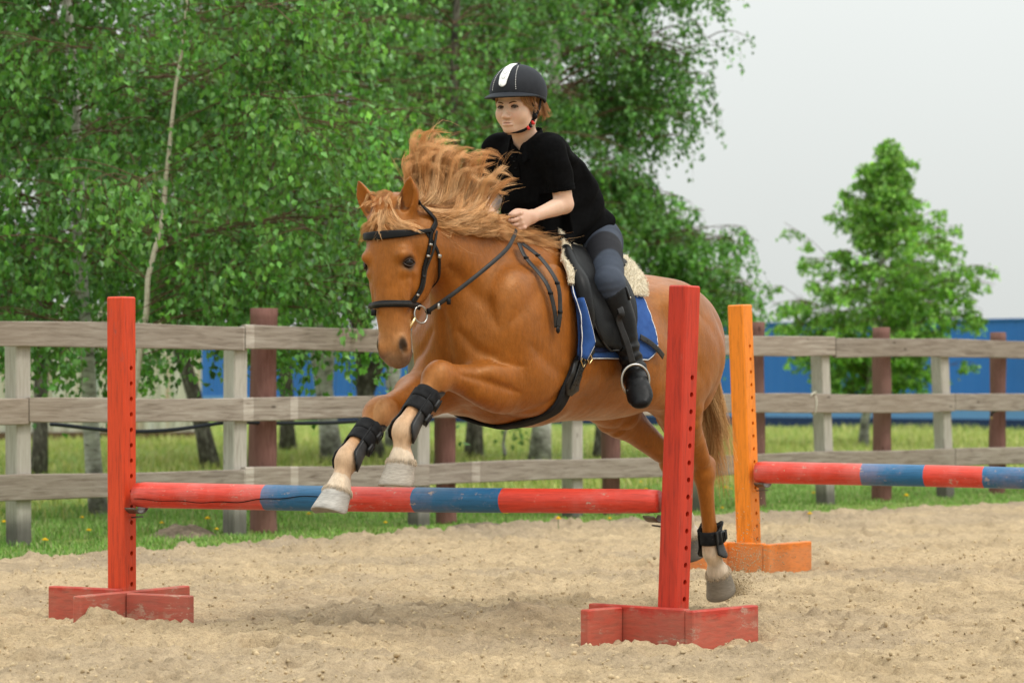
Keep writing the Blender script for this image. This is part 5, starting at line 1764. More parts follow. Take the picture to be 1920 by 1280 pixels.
# --- sheepskin between pad and saddle
sk = thing('sheepskin_pad', 'cream sheepskin half pad showing in front of and behind the saddle', 'sheepskin', wpt((.15, 0, 1.55)), H_ROT)
nu, nv = 84, 121
P = np.zeros((nu, nv, 3)); N = np.zeros((nu, nv, 3))
for j, th in enumerate(np.linspace(-52, 52, nv)):
    fr = np.interp(abs(th), [0, 20, 40, 58], [.22, .345, .495, .525]); bk = np.interp(abs(th), [0, 30, 58], [-.225, -.215, -.14])
    for i, u in enumerate(np.linspace(0, 1, nu)):
        P[i, j], N[i, j] = barrel(fr + (bk - fr) * u, th, .021 + .006 * u)
uu = np.linspace(0, 1, nu)[:, None]; vv = np.abs(np.linspace(-1, 1, nv))[None]
T = .013 + .060 * np.clip((uu - .78) / .22, 0, 1) * np.sqrt(np.clip(1 - uu, 0, 1) / .22 + .12) + .008 * (uu < .1)
T = T * np.sqrt(np.clip(1.02 - vv ** 4, 0.05, 1))
T = T * (.45 + 1.1 * fbm(P.reshape(-1, 3) * 70, 3, 4).reshape(nu, nv))
V, F_ = shell(P + N * (T / 2)[..., None], T, -N)
mesh_obj('fleece', V, F_, FLEECE, sk, SH)
r_ = np.random.default_rng(9)
A = []
for i in list(range(0, 9)) + list(range(60, nu)):
    for j in range(nv):
        p, n_ = P[i, j] + N[i, j] * T[i, j], N[i, j]
        for k in range(5):
            o = p + r_.normal(0, .003, 3) - n_ * r_.uniform(0, .008)
            d = unit(n_ + np.array([.7 if i < 9 else -.6 * (i > 74), 0, 0]) + r_.normal(0, .6, 3)) * r_.uniform(.003, .0075)
            A.append([o, o + d * .5 + r_.normal(0, .0012, 3), o + d + r_.normal(0, .0012, 3)])
V, Q, k_ = strands(None, np.array(A), 4, .0011, taper=.7)
m = Mat('fleece_curl', .9, .1); m.base(m.attr()); CURL = m.m
tag(mesh_obj('fleece_curls', V, Q, CURL, sk, SH, col=np.repeat(np.array([(.88, .79, .62)]) * r_.uniform(.82, 1.1, (len(A), 1)), k_, 0)), kind='stuff')

# --- saddle
sad = thing('saddle', 'black leather jumping saddle on the blue pad with stirrups', 'saddle', wpt((.05, 0, 1.56)), H_ROT)
nu, nv = 30, 25
P = np.zeros((nu, nv, 3))
for i, u in enumerate(np.linspace(0, 1, nu)):
    x = .235 + (-.185 - .235) * u
    zc = np.interp(u, [0, .12, .5, .85, 1], [1.575, 1.578, 1.545, 1.535, 1.540])
    hw = np.interp(u, [0, .15, .4, .75, .93, 1], [.055, .075, .10, .155, .14, .09])
    for j, t in enumerate(np.linspace(-1, 1, nv)):
        P[i, j] = (x + (.02 * (1 - t * t) if u < .05 else 0) - .02 * (1 - t * t) * u ** 6, hw * math.sin(t * 1.45), zc - (.055 + .03 * (1 - u)) * (1 - math.cos(t * 1.45)))
V, F_ = shell(P, .022); mesh_obj('seat', V, F_, LEATHER, sad, SH)
for s in (1, -1):
    # sweat flap lying on the pad
    G = np.zeros((14, 16, 3)); GN = np.zeros((14, 16, 3))
    for j, th in enumerate(np.linspace(18, 96, 16)):
        fr = np.interp(th, [18, 45, 70, 96], [.32, .43, .455, .43]); bk = np.interp(th, [18, 45, 70, 96], [.02, .12, .17, .25])
        for i, u in enumerate(np.linspace(0, 1, 14)):
            G[i, j], GN[i, j] = barrel(fr + (bk - fr) * u, s * th, .034)
    V, F_ = shell(G, .006, -GN); mesh_obj('sweat_flap', V, F_, LEATHER, sad, SH)
    # knee block: a smooth stuffed roll down the front
    rows = []
    for th, w, h in ((22, .02, .016), (36, .034, .026), (50, .042, .034), (64, .042, .036), (76, .034, .028), (86, .016, .012)):
        x = np.interp(th, [20, 45, 66, 86], [.335, .420, .440, .41])
        p, n_ = barrel(x, s * th, .042)
        rows.append((*p, *n_, w, h))
    rows = spline(np.array(rows), 22)
    V, F_ = sweep(rows[:, :3], rows[:, 6], rows[:, 7], n=18, up=unit(rows[:, 3:6])); mesh_obj('knee_block', V, F_, LEATHER, sad, SH)
    # outer flap, lifted away from the horse by the rider's knee
    G = np.zeros((18, 20, 3))
    for j, v in enumerate(np.linspace(0, 1, 20)):
        th = 16 + 82 * v
        fr = np.interp(v, [0, .3, .62, .8, .92, 1], [.27, .375, .395, .375, .335, .27]); bk = np.interp(v, [0, .3, .6, .8, .92, 1], [-.02, .02, .06, .10, .15, .225])
        lift = np.interp(v, [0, .25, .55, .8, 1], [.045, .058, .066, .062, .052])
        for i, u in enumerate(np.linspace(0, 1, 18)):
            w = .5 + .5 * (abs(2 * u - 1) ** 2.2)
            x = fr + (bk - fr) * u
            p, n_ = barrel(x, s * th, lift * (.80 + .35 * u))
            G[i, j] = p
    V, F_ = shell(G, .006); mesh_obj('flap', V, F_, LEATHER, sad, SH)
    rim = np.vstack([G[0], G[1:, -1]])
    V, F_ = sweep(spline(rim[::3], 60), .0045, n=6); mesh_obj('flap_edge', V, F_, WORN, sad, SH)
    # stirrup leather and iron
    T0 = np.array((.235, s * .355, 1.25)); T1 = np.array((.205, s * .405, 1.068))
    V, F_ = strap([(.20, s * .25, 1.42), T0 + (0, s * .01, .04), T0, (T0 + T1) / 2 + (0, s * .004, 0), T1], np.array([.75, s * .66, .1]), .026, .004, 22)
    lea = mesh_obj('stirrup_leather', V, F_, WORN, sad, SH)
    c = np.array((.205, s * .415, 1.005))
    side_ = unit(np.array((-.80, s * .60, 0)))          # iron hangs across the boot
    pts = []
    for a in np.linspace(-.28 * math.pi, 1.28 * math.pi, 34):
        r1 = .058
        pts.append(c + side_ * (math.cos(a) * .060) + np.array([0, 0, 1]) * (math.sin(a) * .064 - (0.0 if math.sin(a) > -.6 else .0)))
    pts = np.array(pts)
    V, F_ = sweep(pts, .006, n=8, up=np.cross(side_, (0, 0, 1)))
    ir = mesh_obj('stirrup_iron', V, F_, STEEL, lea, SH)
    mid = (pts[0] + pts[-1]) / 2
    V, F_ = box(mid, (.040, .017, .007), np.array([side_, np.cross((0, 0, 1), side_), (0, 0, 1)]).T, .003)
    mesh_obj('tread', V, F_, RUBBER, lea, SH)
# spare end of the stirrup leather on the pad
A = [barrel(.03, 88, .030), barrel(-.03, 92, .030), barrel(-.085, 97, .030), barrel(-.135, 101.5, .022)]
V, F_ = strap([a[0] for a in A], np.array([a[1] for a in A]), .026, .005); sp = mesh_obj('strap_end', V, F_, WORN, sad, SH)
hl = []
for u in (.25, .45, .65):
    q = spline(np.array([a[0] for a in A]), 41)[int(u * 40)]
    hl.append(sweep(np.array([q + A[1][1] * .0028, q + A[1][1] * .0036]), .003, n=8))
V, F_ = join(hl); tag(mesh_obj('punched_hole', V, F_, EYE, sp, SH), kind='stuff')

# --- girth
gi = thing('girth', 'black leather girth with two brass buckles round the horse\'s belly', 'girth', wpt((.5, 0, .83)), H_ROT)
st = [(.33, 92), (.40, 102), (.455, 112), (.50, 124), (.53, 140), (.55, 160), (.56, 180)]
rows = [barrel(x, th, .010, 1.17) for x, th in st]
wid = [.058, .062, .070, .095, .105, .100, .10]
V, F_ = strap([r[0] for r in rows], np.array([r[1] for r in rows]), wid, .014, 40); mesh_obj('belly_band', V, F_, NEO, gi, SH)
rows2 = [barrel(x, -th, .010, 1.17) for x, th in st]
V, F_ = strap([r[0] for r in rows2], np.array([r[1] for r in rows2]), wid, .014, 40); mesh_obj('belly_band', V, F_, NEO, gi, SH)
# padded buckle guard
rows = [barrel(x, th, o, 1.17) for x, th, o in ((.435, 108, .016), (.455, 112, .022), (.475, 118, .023), (.487, 124, .022), (.495, 129, .016))]
V, F_ = strap([r[0] for r in rows], np.array([r[1] for r in rows]), [.05, .10, .125, .115, .05], .014, 30); mesh_obj('buckle_guard', V, F_, WORN, gi, SH)
for k, dx in enumerate((-.020, .020)):
    rows = [barrel(x + dx * 1.0, th + dx * 60, o, 1.17) for x, th, o in ((.36, 96, .022), (.42, 105, .030), (.455, 112, .034), (.475, 118, .034), (.482, 124, .028))]
    V, F_ = strap([r[0] for r in rows], np.array([r[1] for r in rows]), .026, .005, 24); b_ = mesh_obj('billet_strap', V, F_, WORN, gi, SH)
    p, n_ = rows[1]; t_ = unit(rows[2][0] - rows[0][0]); s_ = np.cross(n_, t_)
    fr = np.array([p + n_ * .006 + s_ * a + t_ * b for a, b in ((-.019, -.014), (.019, -.014), (.019, .014), (-.019, .014))])
    loop = np.vstack([np.linspace(fr[i], fr[(i + 1) % 4], 6)[:-1] for i in range(4)])
    V, F_ = sweep(loop, .0028, n=6, up=n_, closed=True, cap=False); mesh_obj('buckle', V, F_, BRASS, b_, SH)
    hl = []
    for u in (.5, .62, .74, .86):
        q = spline(np.array([r[0] for r in rows]), 41)[int(u * 40)]
        hl.append(sweep(np.array([q + n_ * .002, q + n_ * .004]), .0026, n=8))
    V, F_ = join(hl); tag(mesh_obj('punched_hole', V, F_, EYE, b_, SH), kind='stuff')

# --- bridle
br = thing('bridle', 'black leather bridle with padded noseband on the horse\'s head', 'bridle', wpt(hd(1.09, 0, 1.6)), H_ROT)
def headpt(z, th, off=.004, x0=1.085, tilt=0.0):
    a = R(th); d = math.cos(a) * np.array(HF) + math.sin(a) * np.array(HS)
    c = np.array(hd(x0, 0, z))
    h = HB.ray_cast(Vector(c + d * .35), Vector(-d))
    if h[0] is None: return c + d * .1, d
    p, n = np.array(h[0]), np.array(h[1])
    if n @ d < 0: n = -n
    n = unit(n + d)
    return p + n * off, n
def ring_strap(z, ths, w, t, off=.005, x0=1.085, sag=None, n=40):
    rows = []
    for th in ths:
        dz = 0 if sag is None else sag(th)
        rows.append(headpt(z + dz, th, off, x0))
    return strap([r[0] for r in rows], np.array([r[1] for r in rows]), w, t, n)
ths = np.linspace(-98, 98, 21)
V, F_ = ring_strap(1.562, ths, [.016, .020, .030, .034, .034, .030, .020, .016], .013, .008, sag=lambda t: .014 * abs(t / 98) ** 2)
bb = mesh_obj('browband', V, F_, LEATHER, br, SH)
V, F_ = ring_strap(1.292, np.linspace(-138, 138, 29), .027, .012, .007, x0=1.125, sag=lambda t: -.012 * abs(t / 178) + .006)
nb = mesh_obj('noseband', V, F_, LEATHER, br, SH)
V, F_ = ring_strap(1.292, np.linspace(-120, 120, 25), .012, .008, .013, x0=1.125, sag=lambda t: -.012 * abs(t / 178) + .006)
mesh_obj('noseband_padding', V, F_, WORN, nb, SH)
p_, n_ = headpt(1.285, -22, .016, 1.125); V, F_ = box(p_ + (0, 0, -.018), (.006, .010, .012), None, .002); mesh_obj('keeper', V, F_, LEATHER, nb, SH)
for s in (1, -1):
    cp = [headpt(1.575, s * 100, .006), headpt(1.50, s * 93, .006), headpt(1.43, s * 88, .007), headpt(1.36, s * 82, .007), headpt(1.30, s * 78, .008, 1.125)]
    V, F_ = strap([c[0] for c in cp], np.array([c[1] for c in cp]), .017, .007, 30); ck = mesh_obj('cheekpiece', V, F_, LEATHER, br, SH)
    for u, mt in ((.18, STEEL), (.33, STEEL), (.62, WORN), (.88, STEEL)):
        q = spline(np.array([np.hstack(c) for c in cp]), 41)[int(u * 40)]
        V, F_ = box(q[:3] + q[3:] * .004, (.005, .009, .005), np.array([unit(q[3:]), unit(np.cross((0, 0, 1), q[3:])), (0, 0, 1)]).T, .002)
        mesh_obj('buckle' if mt is STEEL else 'keeper', V, F_, mt, ck, SH)
    # second strap (noseband hanger) just behind
    cp2 = [headpt(1.575, s * 106, .010), headpt(1.50, s * 99, .009), headpt(1.43, s * 94, .009), headpt(1.36, s * 90, .009), headpt(1.30, s * 94, .010, 1.125)]
    V, F_ = strap([c[0] for c in cp2], np.array([c[1] for c in cp2]), .011, .005, 30); mesh_obj('noseband_hanger', V, F_, WORN, br, SH)
    # crownpiece over the poll behind the ears
    cr = [headpt(1.575, s * 100, .006), headpt(1.62, s * 112, .006), near((1.165, s * .07, 1.69), .006), near((1.155, s * .02, 1.72), .006)]
    V, F_ = strap([c[0] for c in cr], np.array([c[1] for c in cr]), .024, .007, 24); mesh_obj('crownpiece', V, F_, LEATHER, br, SH)
    tl = [near(hd(1.072, s * .115, 1.570), .006), near(hd(1.030, s * .115, 1.505), .006), near(hd(.995, s * .105, 1.445), .007), near(hd(.972, s * .080, 1.395), .008), near(hd(.985, s * .04, 1.352), .010), near(hd(.995, 0, 1.345), .012)]
    V, F_ = strap([c[0] for c in tl], np.array([c[1] for c in tl]), .013, .005, 30); t_ = mesh_obj('throatlash', V, F_, LEATHER, br, SH)
    q = spline(np.array([np.hstack(c) for c in tl]), 41)[10]
    V, F_ = box(q[:3] + q[3:] * .003, (.005, .009, .008), np.array([unit(q[3:]), unit(np.cross((0, 0, 1), q[3:])), (0, 0, 1)]).T, .002); mesh_obj('buckle', V, F_, STEEL, t_, SH)
    # bit ring and rein
    rc = np.array(hd(1.083, s * .078, 1.255))
    V, F_ = torus(rc, (.18, s * 1.0, .12), .034, .0042); rg = mesh_obj('bit_ring', V, F_, STEEL, br, SH)
    V, F_ = sweep(np.array([rc + (.034, -s * .004, -.012), np.array(hd(1.128, s * .050, 1.205)), np.array(hd(1.13, 0, 1.20))]), .008, n=8); mesh_obj('mouthpiece', V, F_, BRASS, rg, SH)
# reins
RH_L = np.array((.652, .135, 1.575))
def rein(pts, w, name, n=40):
    p = spline(pts, n)
    up = np.tile(np.array([.2, .9, .35]), (n, 1))
    V, F_ = sweep(p, w / 2, .0022, n=8, up=unit(np.cross(np.gradient(p, axis=0), np.cross(up, np.gradient(p, axis=0)))), power=4)
    return mesh_obj(name, V, F_, WORN, br, SH)
rn = rein([hd(1.055, .086, 1.262), (1.10, .150, 1.340), (.965, .208, 1.442), (.83, .212, 1.520), (.735, .182, 1.575), (.665, .145, 1.606)], .017, 'rein')
rein([hd(1.055, -.086, 1.262), (1.08, -.16, 1.33), (.92, -.19, 1.45), (.78, -.17, 1.55), (.60, -.10, 1.69), (.53, -.085, 1.685)], .017, 'rein')
for u in (.03, .10, .17):
    q = spline(np.array([hd(1.055, .086, 1.262), (1.08, .16, 1.33), (.95, .205, 1.405)]), 41)[int(u * 40 * 2.2)]
    V, F_ = box(q, (.012, .006, .012), rotz3(.3), .003); mesh_obj('keeper', V, F_, LEATHER if u != .10 else STEEL, rn, SH)
# slack of the reins hanging down the shoulder in a double loop
bt = np.array(side(.625, 1.215, .022)[0])
l1 = [RH_L + (0, .012, -.02), side(.652, 1.47, .030)[0], side(.645, 1.38, .028)[0], side(.635, 1.29, .024)[0], bt]
l2 = [RH_L + (-.02, .014, -.02), side(.605, 1.46, .036)[0], side(.600, 1.38, .036)[0], side(.605, 1.29, .030)[0], bt + (-.006, .006, .0)]
for l in (l1, l2):
    r0 = rein(l, .023, 'rein_end')
V, F_ = ball(bt + (0, .008, -.01), (.012, .006, .014)); mesh_obj('rein_buckle', V, F_, LEATHER, br, SH)
for l, us in ((l1, (.25, .62)), (l2, (.22, .5, .8))):
    for u in us:
        q = spline(np.array(l), 41)[int(u * 40)]
        V, F_ = box(q, (.012, .006, .006), rotz3(.0), .002); mesh_obj('rein_stop', V, F_, LEATHER, br, SH)

# --- leg boots
def leg_boot(L, label, top, bot, kind):
    a0, a1 = np.array(L['knee'] if 'knee' in L else L['hock']), np.array(L['fet'])
    ax = unit(a1 - a0)
    P0, P1 = a0 + ax * top, a1 + ax * bot
    bt_ = thing('tendon_boot' if kind else 'fetlock_boot', label, 'horse boot', wpt(P1), H_ROT, 'protective boots on the horse\'s legs')
    fw = unit(np.array([1.0, 0, 0]) - ax * ax[0]); sd = np.cross(ax, fw)
    if sd[1] < 0: sd = -sd
    Lg = np.linalg.norm(P1 - P0)
    nu, nv = 18, 25
    G = np.zeros((nu, nv, 3))
    for j, ph in enumerate(np.linspace(-118, 118, nv)):
        a = R(180 + ph)
        e = abs(ph) / 118
        cup = 1 - .30 * (1 - math.sin(e * math.pi * .5 + .0)) if kind else 1 - .35 * (1 - e)
        t0 = .0 + .16 * (1 - math.sin(math.pi * min(1, e * 1.35))) ; t1 = 1 + (.13 * math.sin(math.pi * (e - .15) / .85) if e > .15 else 0) - .25 * max(0, e - .8)
        if e > .85: t0 += .5 * (e - .85)
        for i, u in enumerate(np.linspace(0, 1, nu)):
            t = t0 + (t1 - t0) * u
            rr = .046 + .011 * sstep(.70, 1.1, t) + .008 * sstep(.2, 0, t)
            rr = rr if kind else rr + .006
            G[i, j] = P0 + (P1 - P0) * t + (fw * math.cos(a) * rr * 1.08 + sd * math.sin(a) * rr)
    V, F_ = shell(G, .006); mesh_obj('shell', V, F_, RUBBER, bt_, SH)
    V, F_ = sweep(np.vstack([G[:, 0], G[-1], G[::-1, -1], G[0, ::-1]])[::2], .0042, n=6); mesh_obj('rolled_edge', V, F_, LEATHER, bt_, SH)
    for (ta, tb) in (((.16, .385), (.40, .64)) if kind else ((.22, .66),)):
        G2 = np.zeros((5, 30, 3))
        for j, ph in enumerate(np.linspace(-180, 150, 30)):
            a = R(ph)
            for i, t in enumerate(np.linspace(ta, tb, 5)):
                rr = .0425 + .0080 * (abs(ph) > 62) + .004 * sstep(.6, .9, t)
                G2[i, j] = P0 + (P1 - P0) * t + fw * math.cos(a) * rr * 1.07 + sd * math.sin(a) * rr * 1.06
        V, F_ = shell(G2, .004); stp = mesh_obj('strap', V, F_, NEO, bt_, SH)
    # closure: two tabs with a slotted buckle on the outside
    for t in ((.30, .62) if kind else (.44,)):
        o = sd * (1 if L['fet'][1] > 0 else -1)
        o = unit(sd * .75 - fw * .55) if kind else unit(sd * .95 - fw * .25)
        c = P0 + (P1 - P0) * t + o * .055
        V, F_ = box(c, (.006, .021, .019 if kind else .026), np.array([o, np.cross(ax, o), ax]).T, .003); tb_ = mesh_obj('closure_tab', V, F_, RUBBER, bt_, SH)
        loop = np.array([c + o * .009 + np.cross(ax, o) * x + ax * y for x, y in ((-.012, -.022), (.014, -.022), (.014, .022), (-.012, .022))])
        loop = np.vstack([np.linspace(loop[i], loop[(i + 1) % 4], 5)[:-1] for i in range(4)])
        V, F_ = sweep(loop, .0028, n=6, up=o, closed=True, cap=False); mesh_obj('slot_buckle', V, F_, LEATHER, tb_, SH)
        if not kind:
            V, F_ = box(c - np.cross(ax, o) * .03 + o * .004, (.006, .016, .022), np.array([o, np.cross(ax, o), ax]).T, .002); mesh_obj('strap_tail', V, F_, NEO, tb_, SH)
leg_boot(LF, 'black tendon boot on the raised foreleg nearer the camera', .055, -.005, True)
leg_boot(RF, 'black tendon boot on the stretched foreleg above the blue band', .055, -.005, True)
leg_boot(LH, 'short black fetlock boot on the hind leg touching the sand', .245, .012, False)
# ------------------------------------------------------------------ rider (same frame as the horse)
person = thing('person', 'young rider in black polo shirt and black helmet leaning forward over the horse', 'person', wpt((-.05, 0, 1.55)), H_ROT)
HC = np.array((.447, 0.0, 2.160))
HYAW = rotz3(R(5)) @ roty3(R(2))
def hp(x, y, z): return tuple(HC + HYAW @ np.array([x, y, z]))
SHL, ELL, WRL = np.array((.422, .156, 1.950)), np.array((.368, .178, 1.722)), np.array((.553, .142, 1.664))
SHR, ELR, WRR = np.array((.388, -.158, 1.962)), np.array((.262, -.250, 1.765)), np.array((.462, -.125, 1.690))

def build_skin():
    F = Field((-.26, -.34, 1.50), (.74, .34, 2.30), .0034)
    # hidden trunk
    F.tube([(-.02, 0, 1.64, .11, .075), (.08, 0, 1.75, .11, .075), (.20, 0, 1.87, .13, .085), (.34, 0, 1.95, .12, .07)], k=.0, up=(-.5, 0, .85), n=14)
    F.tube([(.30, .07, 1.955, .05, .05), tuple(SHL - (0, .01, .012)) + (.036, .036)], k=.03); F.tube([(.30, -.07, 1.955, .05, .05), tuple(SHR - (0, -.01, .012)) + (.036, .036)], k=.03)
    # neck
    F.tube([(.355, 0, 1.955, .062, .060), (.40, 0, 2.01, .050, .052), (.432, .002, 2.075, .049, .053), hp(-.008, 0, -.03) + (.050, .055)], k=.025, up=(1, 0, -.4))
    F.tube([(.372, .03, 1.975, .011, .011), (.425, .045, 2.055, .011, .011), hp(-.015, .06, -.07) + (.010, .010)], k=.03)
    # skull and face
    F.ell(hp(-.012, 0, .028), (.094, .076, .094), .01, HYAW)
    F.ell(hp(.028, 0, .01), (.068, .068, .066), .02, HYAW)
    F.ell(hp(.028, 0, -.052), (.063, .0660, .072), .02, HYAW)
    F.ell(hp(.026, 0, -.096), (.054, .0510, .040), .025, HYAW)
    F.ell(hp(.063, 0, -.126), (.021, .024, .017), .022, HYAW)
    for s in (1, -1):
        F.tube([hp(-.022, s * .056, -.085) + (.012, .012), hp(.02, s * .043, -.116) + (.011, .011), hp(.055, s * .016, -.131) + (.011, .011)], k=.035)
        F.ell(hp(.058, s * .036, -.070), (.029, .027, .030), .035, HYAW)
        F.ell(hp(.098, s * .032, -.042), (.018, .017, .0105), .014, HYAW, op='cut')
        F.tube([hp(.088, s * .012, -.026) + (.0065, .0065), hp(.084, s * .034, -.021) + (.0075, .0075), hp(.070, s * .054, -.028) + (.006, .006)], k=.012)
        F.ell(hp(.100, s * .0115, -.084), (.0095, .0075, .0070), .006, HYAW)
        F.ell(hp(.108, s * .0075, -.0925), (.005, .004, .004), .003, HYAW, op='cut')
        F.ell(hp(-.012, s * .073, -.045), (.017, .009, .030), .006, HYAW)
        F.ell(hp(-.008, s * .082, -.042), (.009, .006, .018), .004, HYAW, op='cut')
    F.tube([hp(.086, 0, -.030) + (.009, .009), hp(.098, 0, -.056) + (.0085, .009), hp(.111, 0, -.080) + (.0095, .0090)], k=.012, up=(1, 0, 0))
    F.tube([hp(.092, -.021, -.108) + (.004, .004), hp(.096, 0, -.1035) + (.0055, .0055), hp(.092, .021, -.108) + (.004, .004)], k=.010)
    F.tube([hp(.089, -.019, -.113) + (.004, .004), hp(.093, 0, -.1135) + (.0065, .0065), hp(.089, .019, -.113) + (.004, .004)], k=.010)
    F.tube([hp(.091, -.025, -.1085) + (.0022, .0022), hp(.102, 0, -.1083) + (.0024, .0024), hp(.091, .025, -.1085) + (.0022, .0022)], k=.004, op='cut')
    # arms
    for S_, E_, W_, s in ((SHL, ELL, WRL, 1), (SHR, ELR, WRR, -1)):
        F.tube([tuple(S_ - np.array([0, .01 * s, .02])) + (.038, .038), tuple(S_ * .5 + E_ * .5) + (.043, .042), tuple(E_ + (W_ - E_) * .02) + (.038, .038)], k=.02)
        a = W_ - E_
        F.tube([tuple(E_) + (.034, .034), tuple(E_ + a * .25) + (.036, .035), tuple(E_ + a * .6) + (.029, .027), tuple(W_) + (.024, .020)], k=.015, up=(0, s, .3))
        # hand: fist round the rein, thumb on top
        d = unit(a * np.array([1, .6, .7])); d = unit(d + np.array([.15, -.05 * s, -.12]))
        inn = unit(np.cross(d, (0, 0, 1))) * s          # towards the neck
        if inn[1] * s > 0: inn = -inn
        upv = unit(np.cross(np.cross(d, (0, 0, 1)), d))
        if upv[2] < 0: upv = -upv
        Rm = np.array([d, inn, upv]).T
        F.tube([tuple(W_) + (.026, .021), tuple(W_ + d * .03) + (.033, .017), tuple(W_ + d * .07) + (.037, .016)], k=.015, up=tuple(-inn))
        for q, (o, l) in enumerate(((.031, .94), (.0105, 1.0), (-.0095, .95), (-.0285, .80))):
            k0 = W_ + d * (.074 - .004 * abs(q - 1)) + upv * o - inn * .004
            k1 = k0 + (d * .030 + inn * .016) * l
            k2 = k1 + (inn * .022 - d * .012) * l
            k3 = k2 + (-d * .020 - inn * .001) * l
            F.tube([tuple(k0 - d * .012) + (.0094, .0094), tuple(k0) + (.0094, .0094), tuple(k1) + (.0084, .0084), tuple(k2) + (.0080, .0080), tuple(k3) + (.0072, .0072)], k=.002, n=13)
            F.ell(k0 + (-inn) * .005, .0085, .003)
        t0 = W_ + d * .025 + upv * .024 + inn * .008
        F.tube([tuple(t0) + (.014, .013), tuple(t0 + d * .030 + upv * .014 + inn * .008) + (.0115, .011), tuple(t0 + d * .056 + upv * .015 + inn * .010) + (.0095, .009), tuple(t0 + d * .074 + upv * .010 + inn * .010) + (.0075, .0065)], k=.008)
    return F.mesh(1)

SKV, SKF = build_skin()
def skin_colour(P):
    q = (P - HC) @ HYAW
    n = fbm(P * 60, 2, 3)[:, None]
    c = np.array([.66, .425, .305]) * (.94 + .12 * n)
    # warmer cheeks, nose tip, ears, knuckles, elbows
    for ctr, r, a in (((.085, .038, -.075), .028, .35), ((.085, -.038, -.075), .028, .35), ((.115, 0, -.082), .014, .3), ((-.01, .08, -.045), .03, .45)):
        k = (sstep(r, r * .3, np.linalg.norm(q - ctr, axis=1)) * a)[:, None]
        c = c * (1 - k) + np.array([.64, .33, .25]) * k
    lip = sstep(1.1, .5, np.sqrt((q[:, 1] / .0225) ** 2 + ((q[:, 2] + .1085) / .0085) ** 2)) * (q[:, 0] > .07)
    c = c * (1 - .55 * lip[:, None]) + np.array([.50, .225, .17]) * (.55 * lip[:, None])
    mo = sstep(1, .3, np.sqrt((q[:, 1] / .026) ** 2 + ((q[:, 2] + .1083) / .0030) ** 2)) * (q[:, 0] > .07)
    c = c * (1 - .9 * mo[:, None]) + np.array([.16, .05, .04]) * (.9 * mo[:, None])
    for s in (1, -1):
        e = sstep(1, .4, np.sqrt(((q[:, 1] - s * .033) / .021) ** 2 + ((q[:, 2] + .040) / .013) ** 2)) * (q[:, 0] > .05) * .30
        c = c * (1 - e[:, None]) + np.array([.36, .185, .135]) * e[:, None]
    for W_ in (WRL, WRR):
        k = (sstep(.13, .05, np.linalg.norm(P - W_ - (.05, 0, -.01), axis=1)) * .35)[:, None]
        c = c * (1 - k) + np.array([.58, .31, .225]) * k
    for E_ in (ELL, ELR):
        k = (sstep(.06, .02, np.linalg.norm(P - E_, axis=1)) * .25)[:, None]
        c = c * (1 - k) + np.array([.55, .29, .20]) * k
    return c
m = Mat('skin', .48, .35)
m.base(m.attr())
m.b.inputs['Subsurface Weight'].default_value = .12
m.b.inputs['Subsurface Radius'].default_value = (.012, .004, .002)
m.b.inputs['Subsurface Scale'].default_value = .6
m.bumpn(m.noise(400, 2), .0006, .3)
SKIN = m.m
pbody = mesh_obj('body', SKV, SKF, SKIN, person, SH, col=skin_colour(SKV))

EWHITE = Mat('eye_white', .2, .5).base((.40, .34, .31)).m
IRIS = Mat('brown_iris', .12, .6).base((.035, .020, .013)).m
LASH = Mat('dark_lash', .7, .2).base((.045, .022, .013)).m
BROW = Mat('brow_hair', .7, .2).base((.11, .050, .025)).m
for s in (1, -1):
    ec = np.array(hp(.0765, s * .0325, -.0425))
    V, F_ = ball(ec, .0122, nu=18, nv=12)
    e_ = mesh_obj('eye', V, F_, EWHITE, person, SH)
    V, F_ = ball(np.array(hp(.0845, s * .0325 + .0012, -.0425)), (.0056, .0070, .0070), HYAW, 14, 8); mesh_obj('iris', V, F_, IRIS, e_, SH)
    t = np.linspace(-1, 1, 11)
    P = np.array([hp(.0905 - .006 * a * a - (.003 if a * s > 0 else 0) * abs(a), s * .0325 + a * .0155, -.0425 + .0052 * (1 - a * a) - .0006) for a in t])
    V, F_ = sweep(P, .0019 + .0008 * (1 - t ** 2), n=6); mesh_obj('upper_lid', V, F_, LASH, e_, SH)
    P = np.array([hp(.0895 - .006 * a * a, s * .0325 + a * .0135, -.0425 - .0050 * (1 - a * a)) for a in t])
    V, F_ = sweep(P, .0008, n=5); mesh_obj('lower_lid', V, F_, BROW, e_, SH)
    P = np.array([hp(.0950, s * .013, -.0290), hp(.0945, s * .025, -.0245), hp(.0875, s * .040, -.0225), hp(.076, s * .053, -.0275)])
    V, F_ = sweep(spline(P, 14), [.0016 + .0016 * math.sin(min(1, .15 + x) * math.pi * .86) for x in np.linspace(0, 1, 14)], n=6); mesh_obj('eyebrow', V, F_, BROW, person, SH)

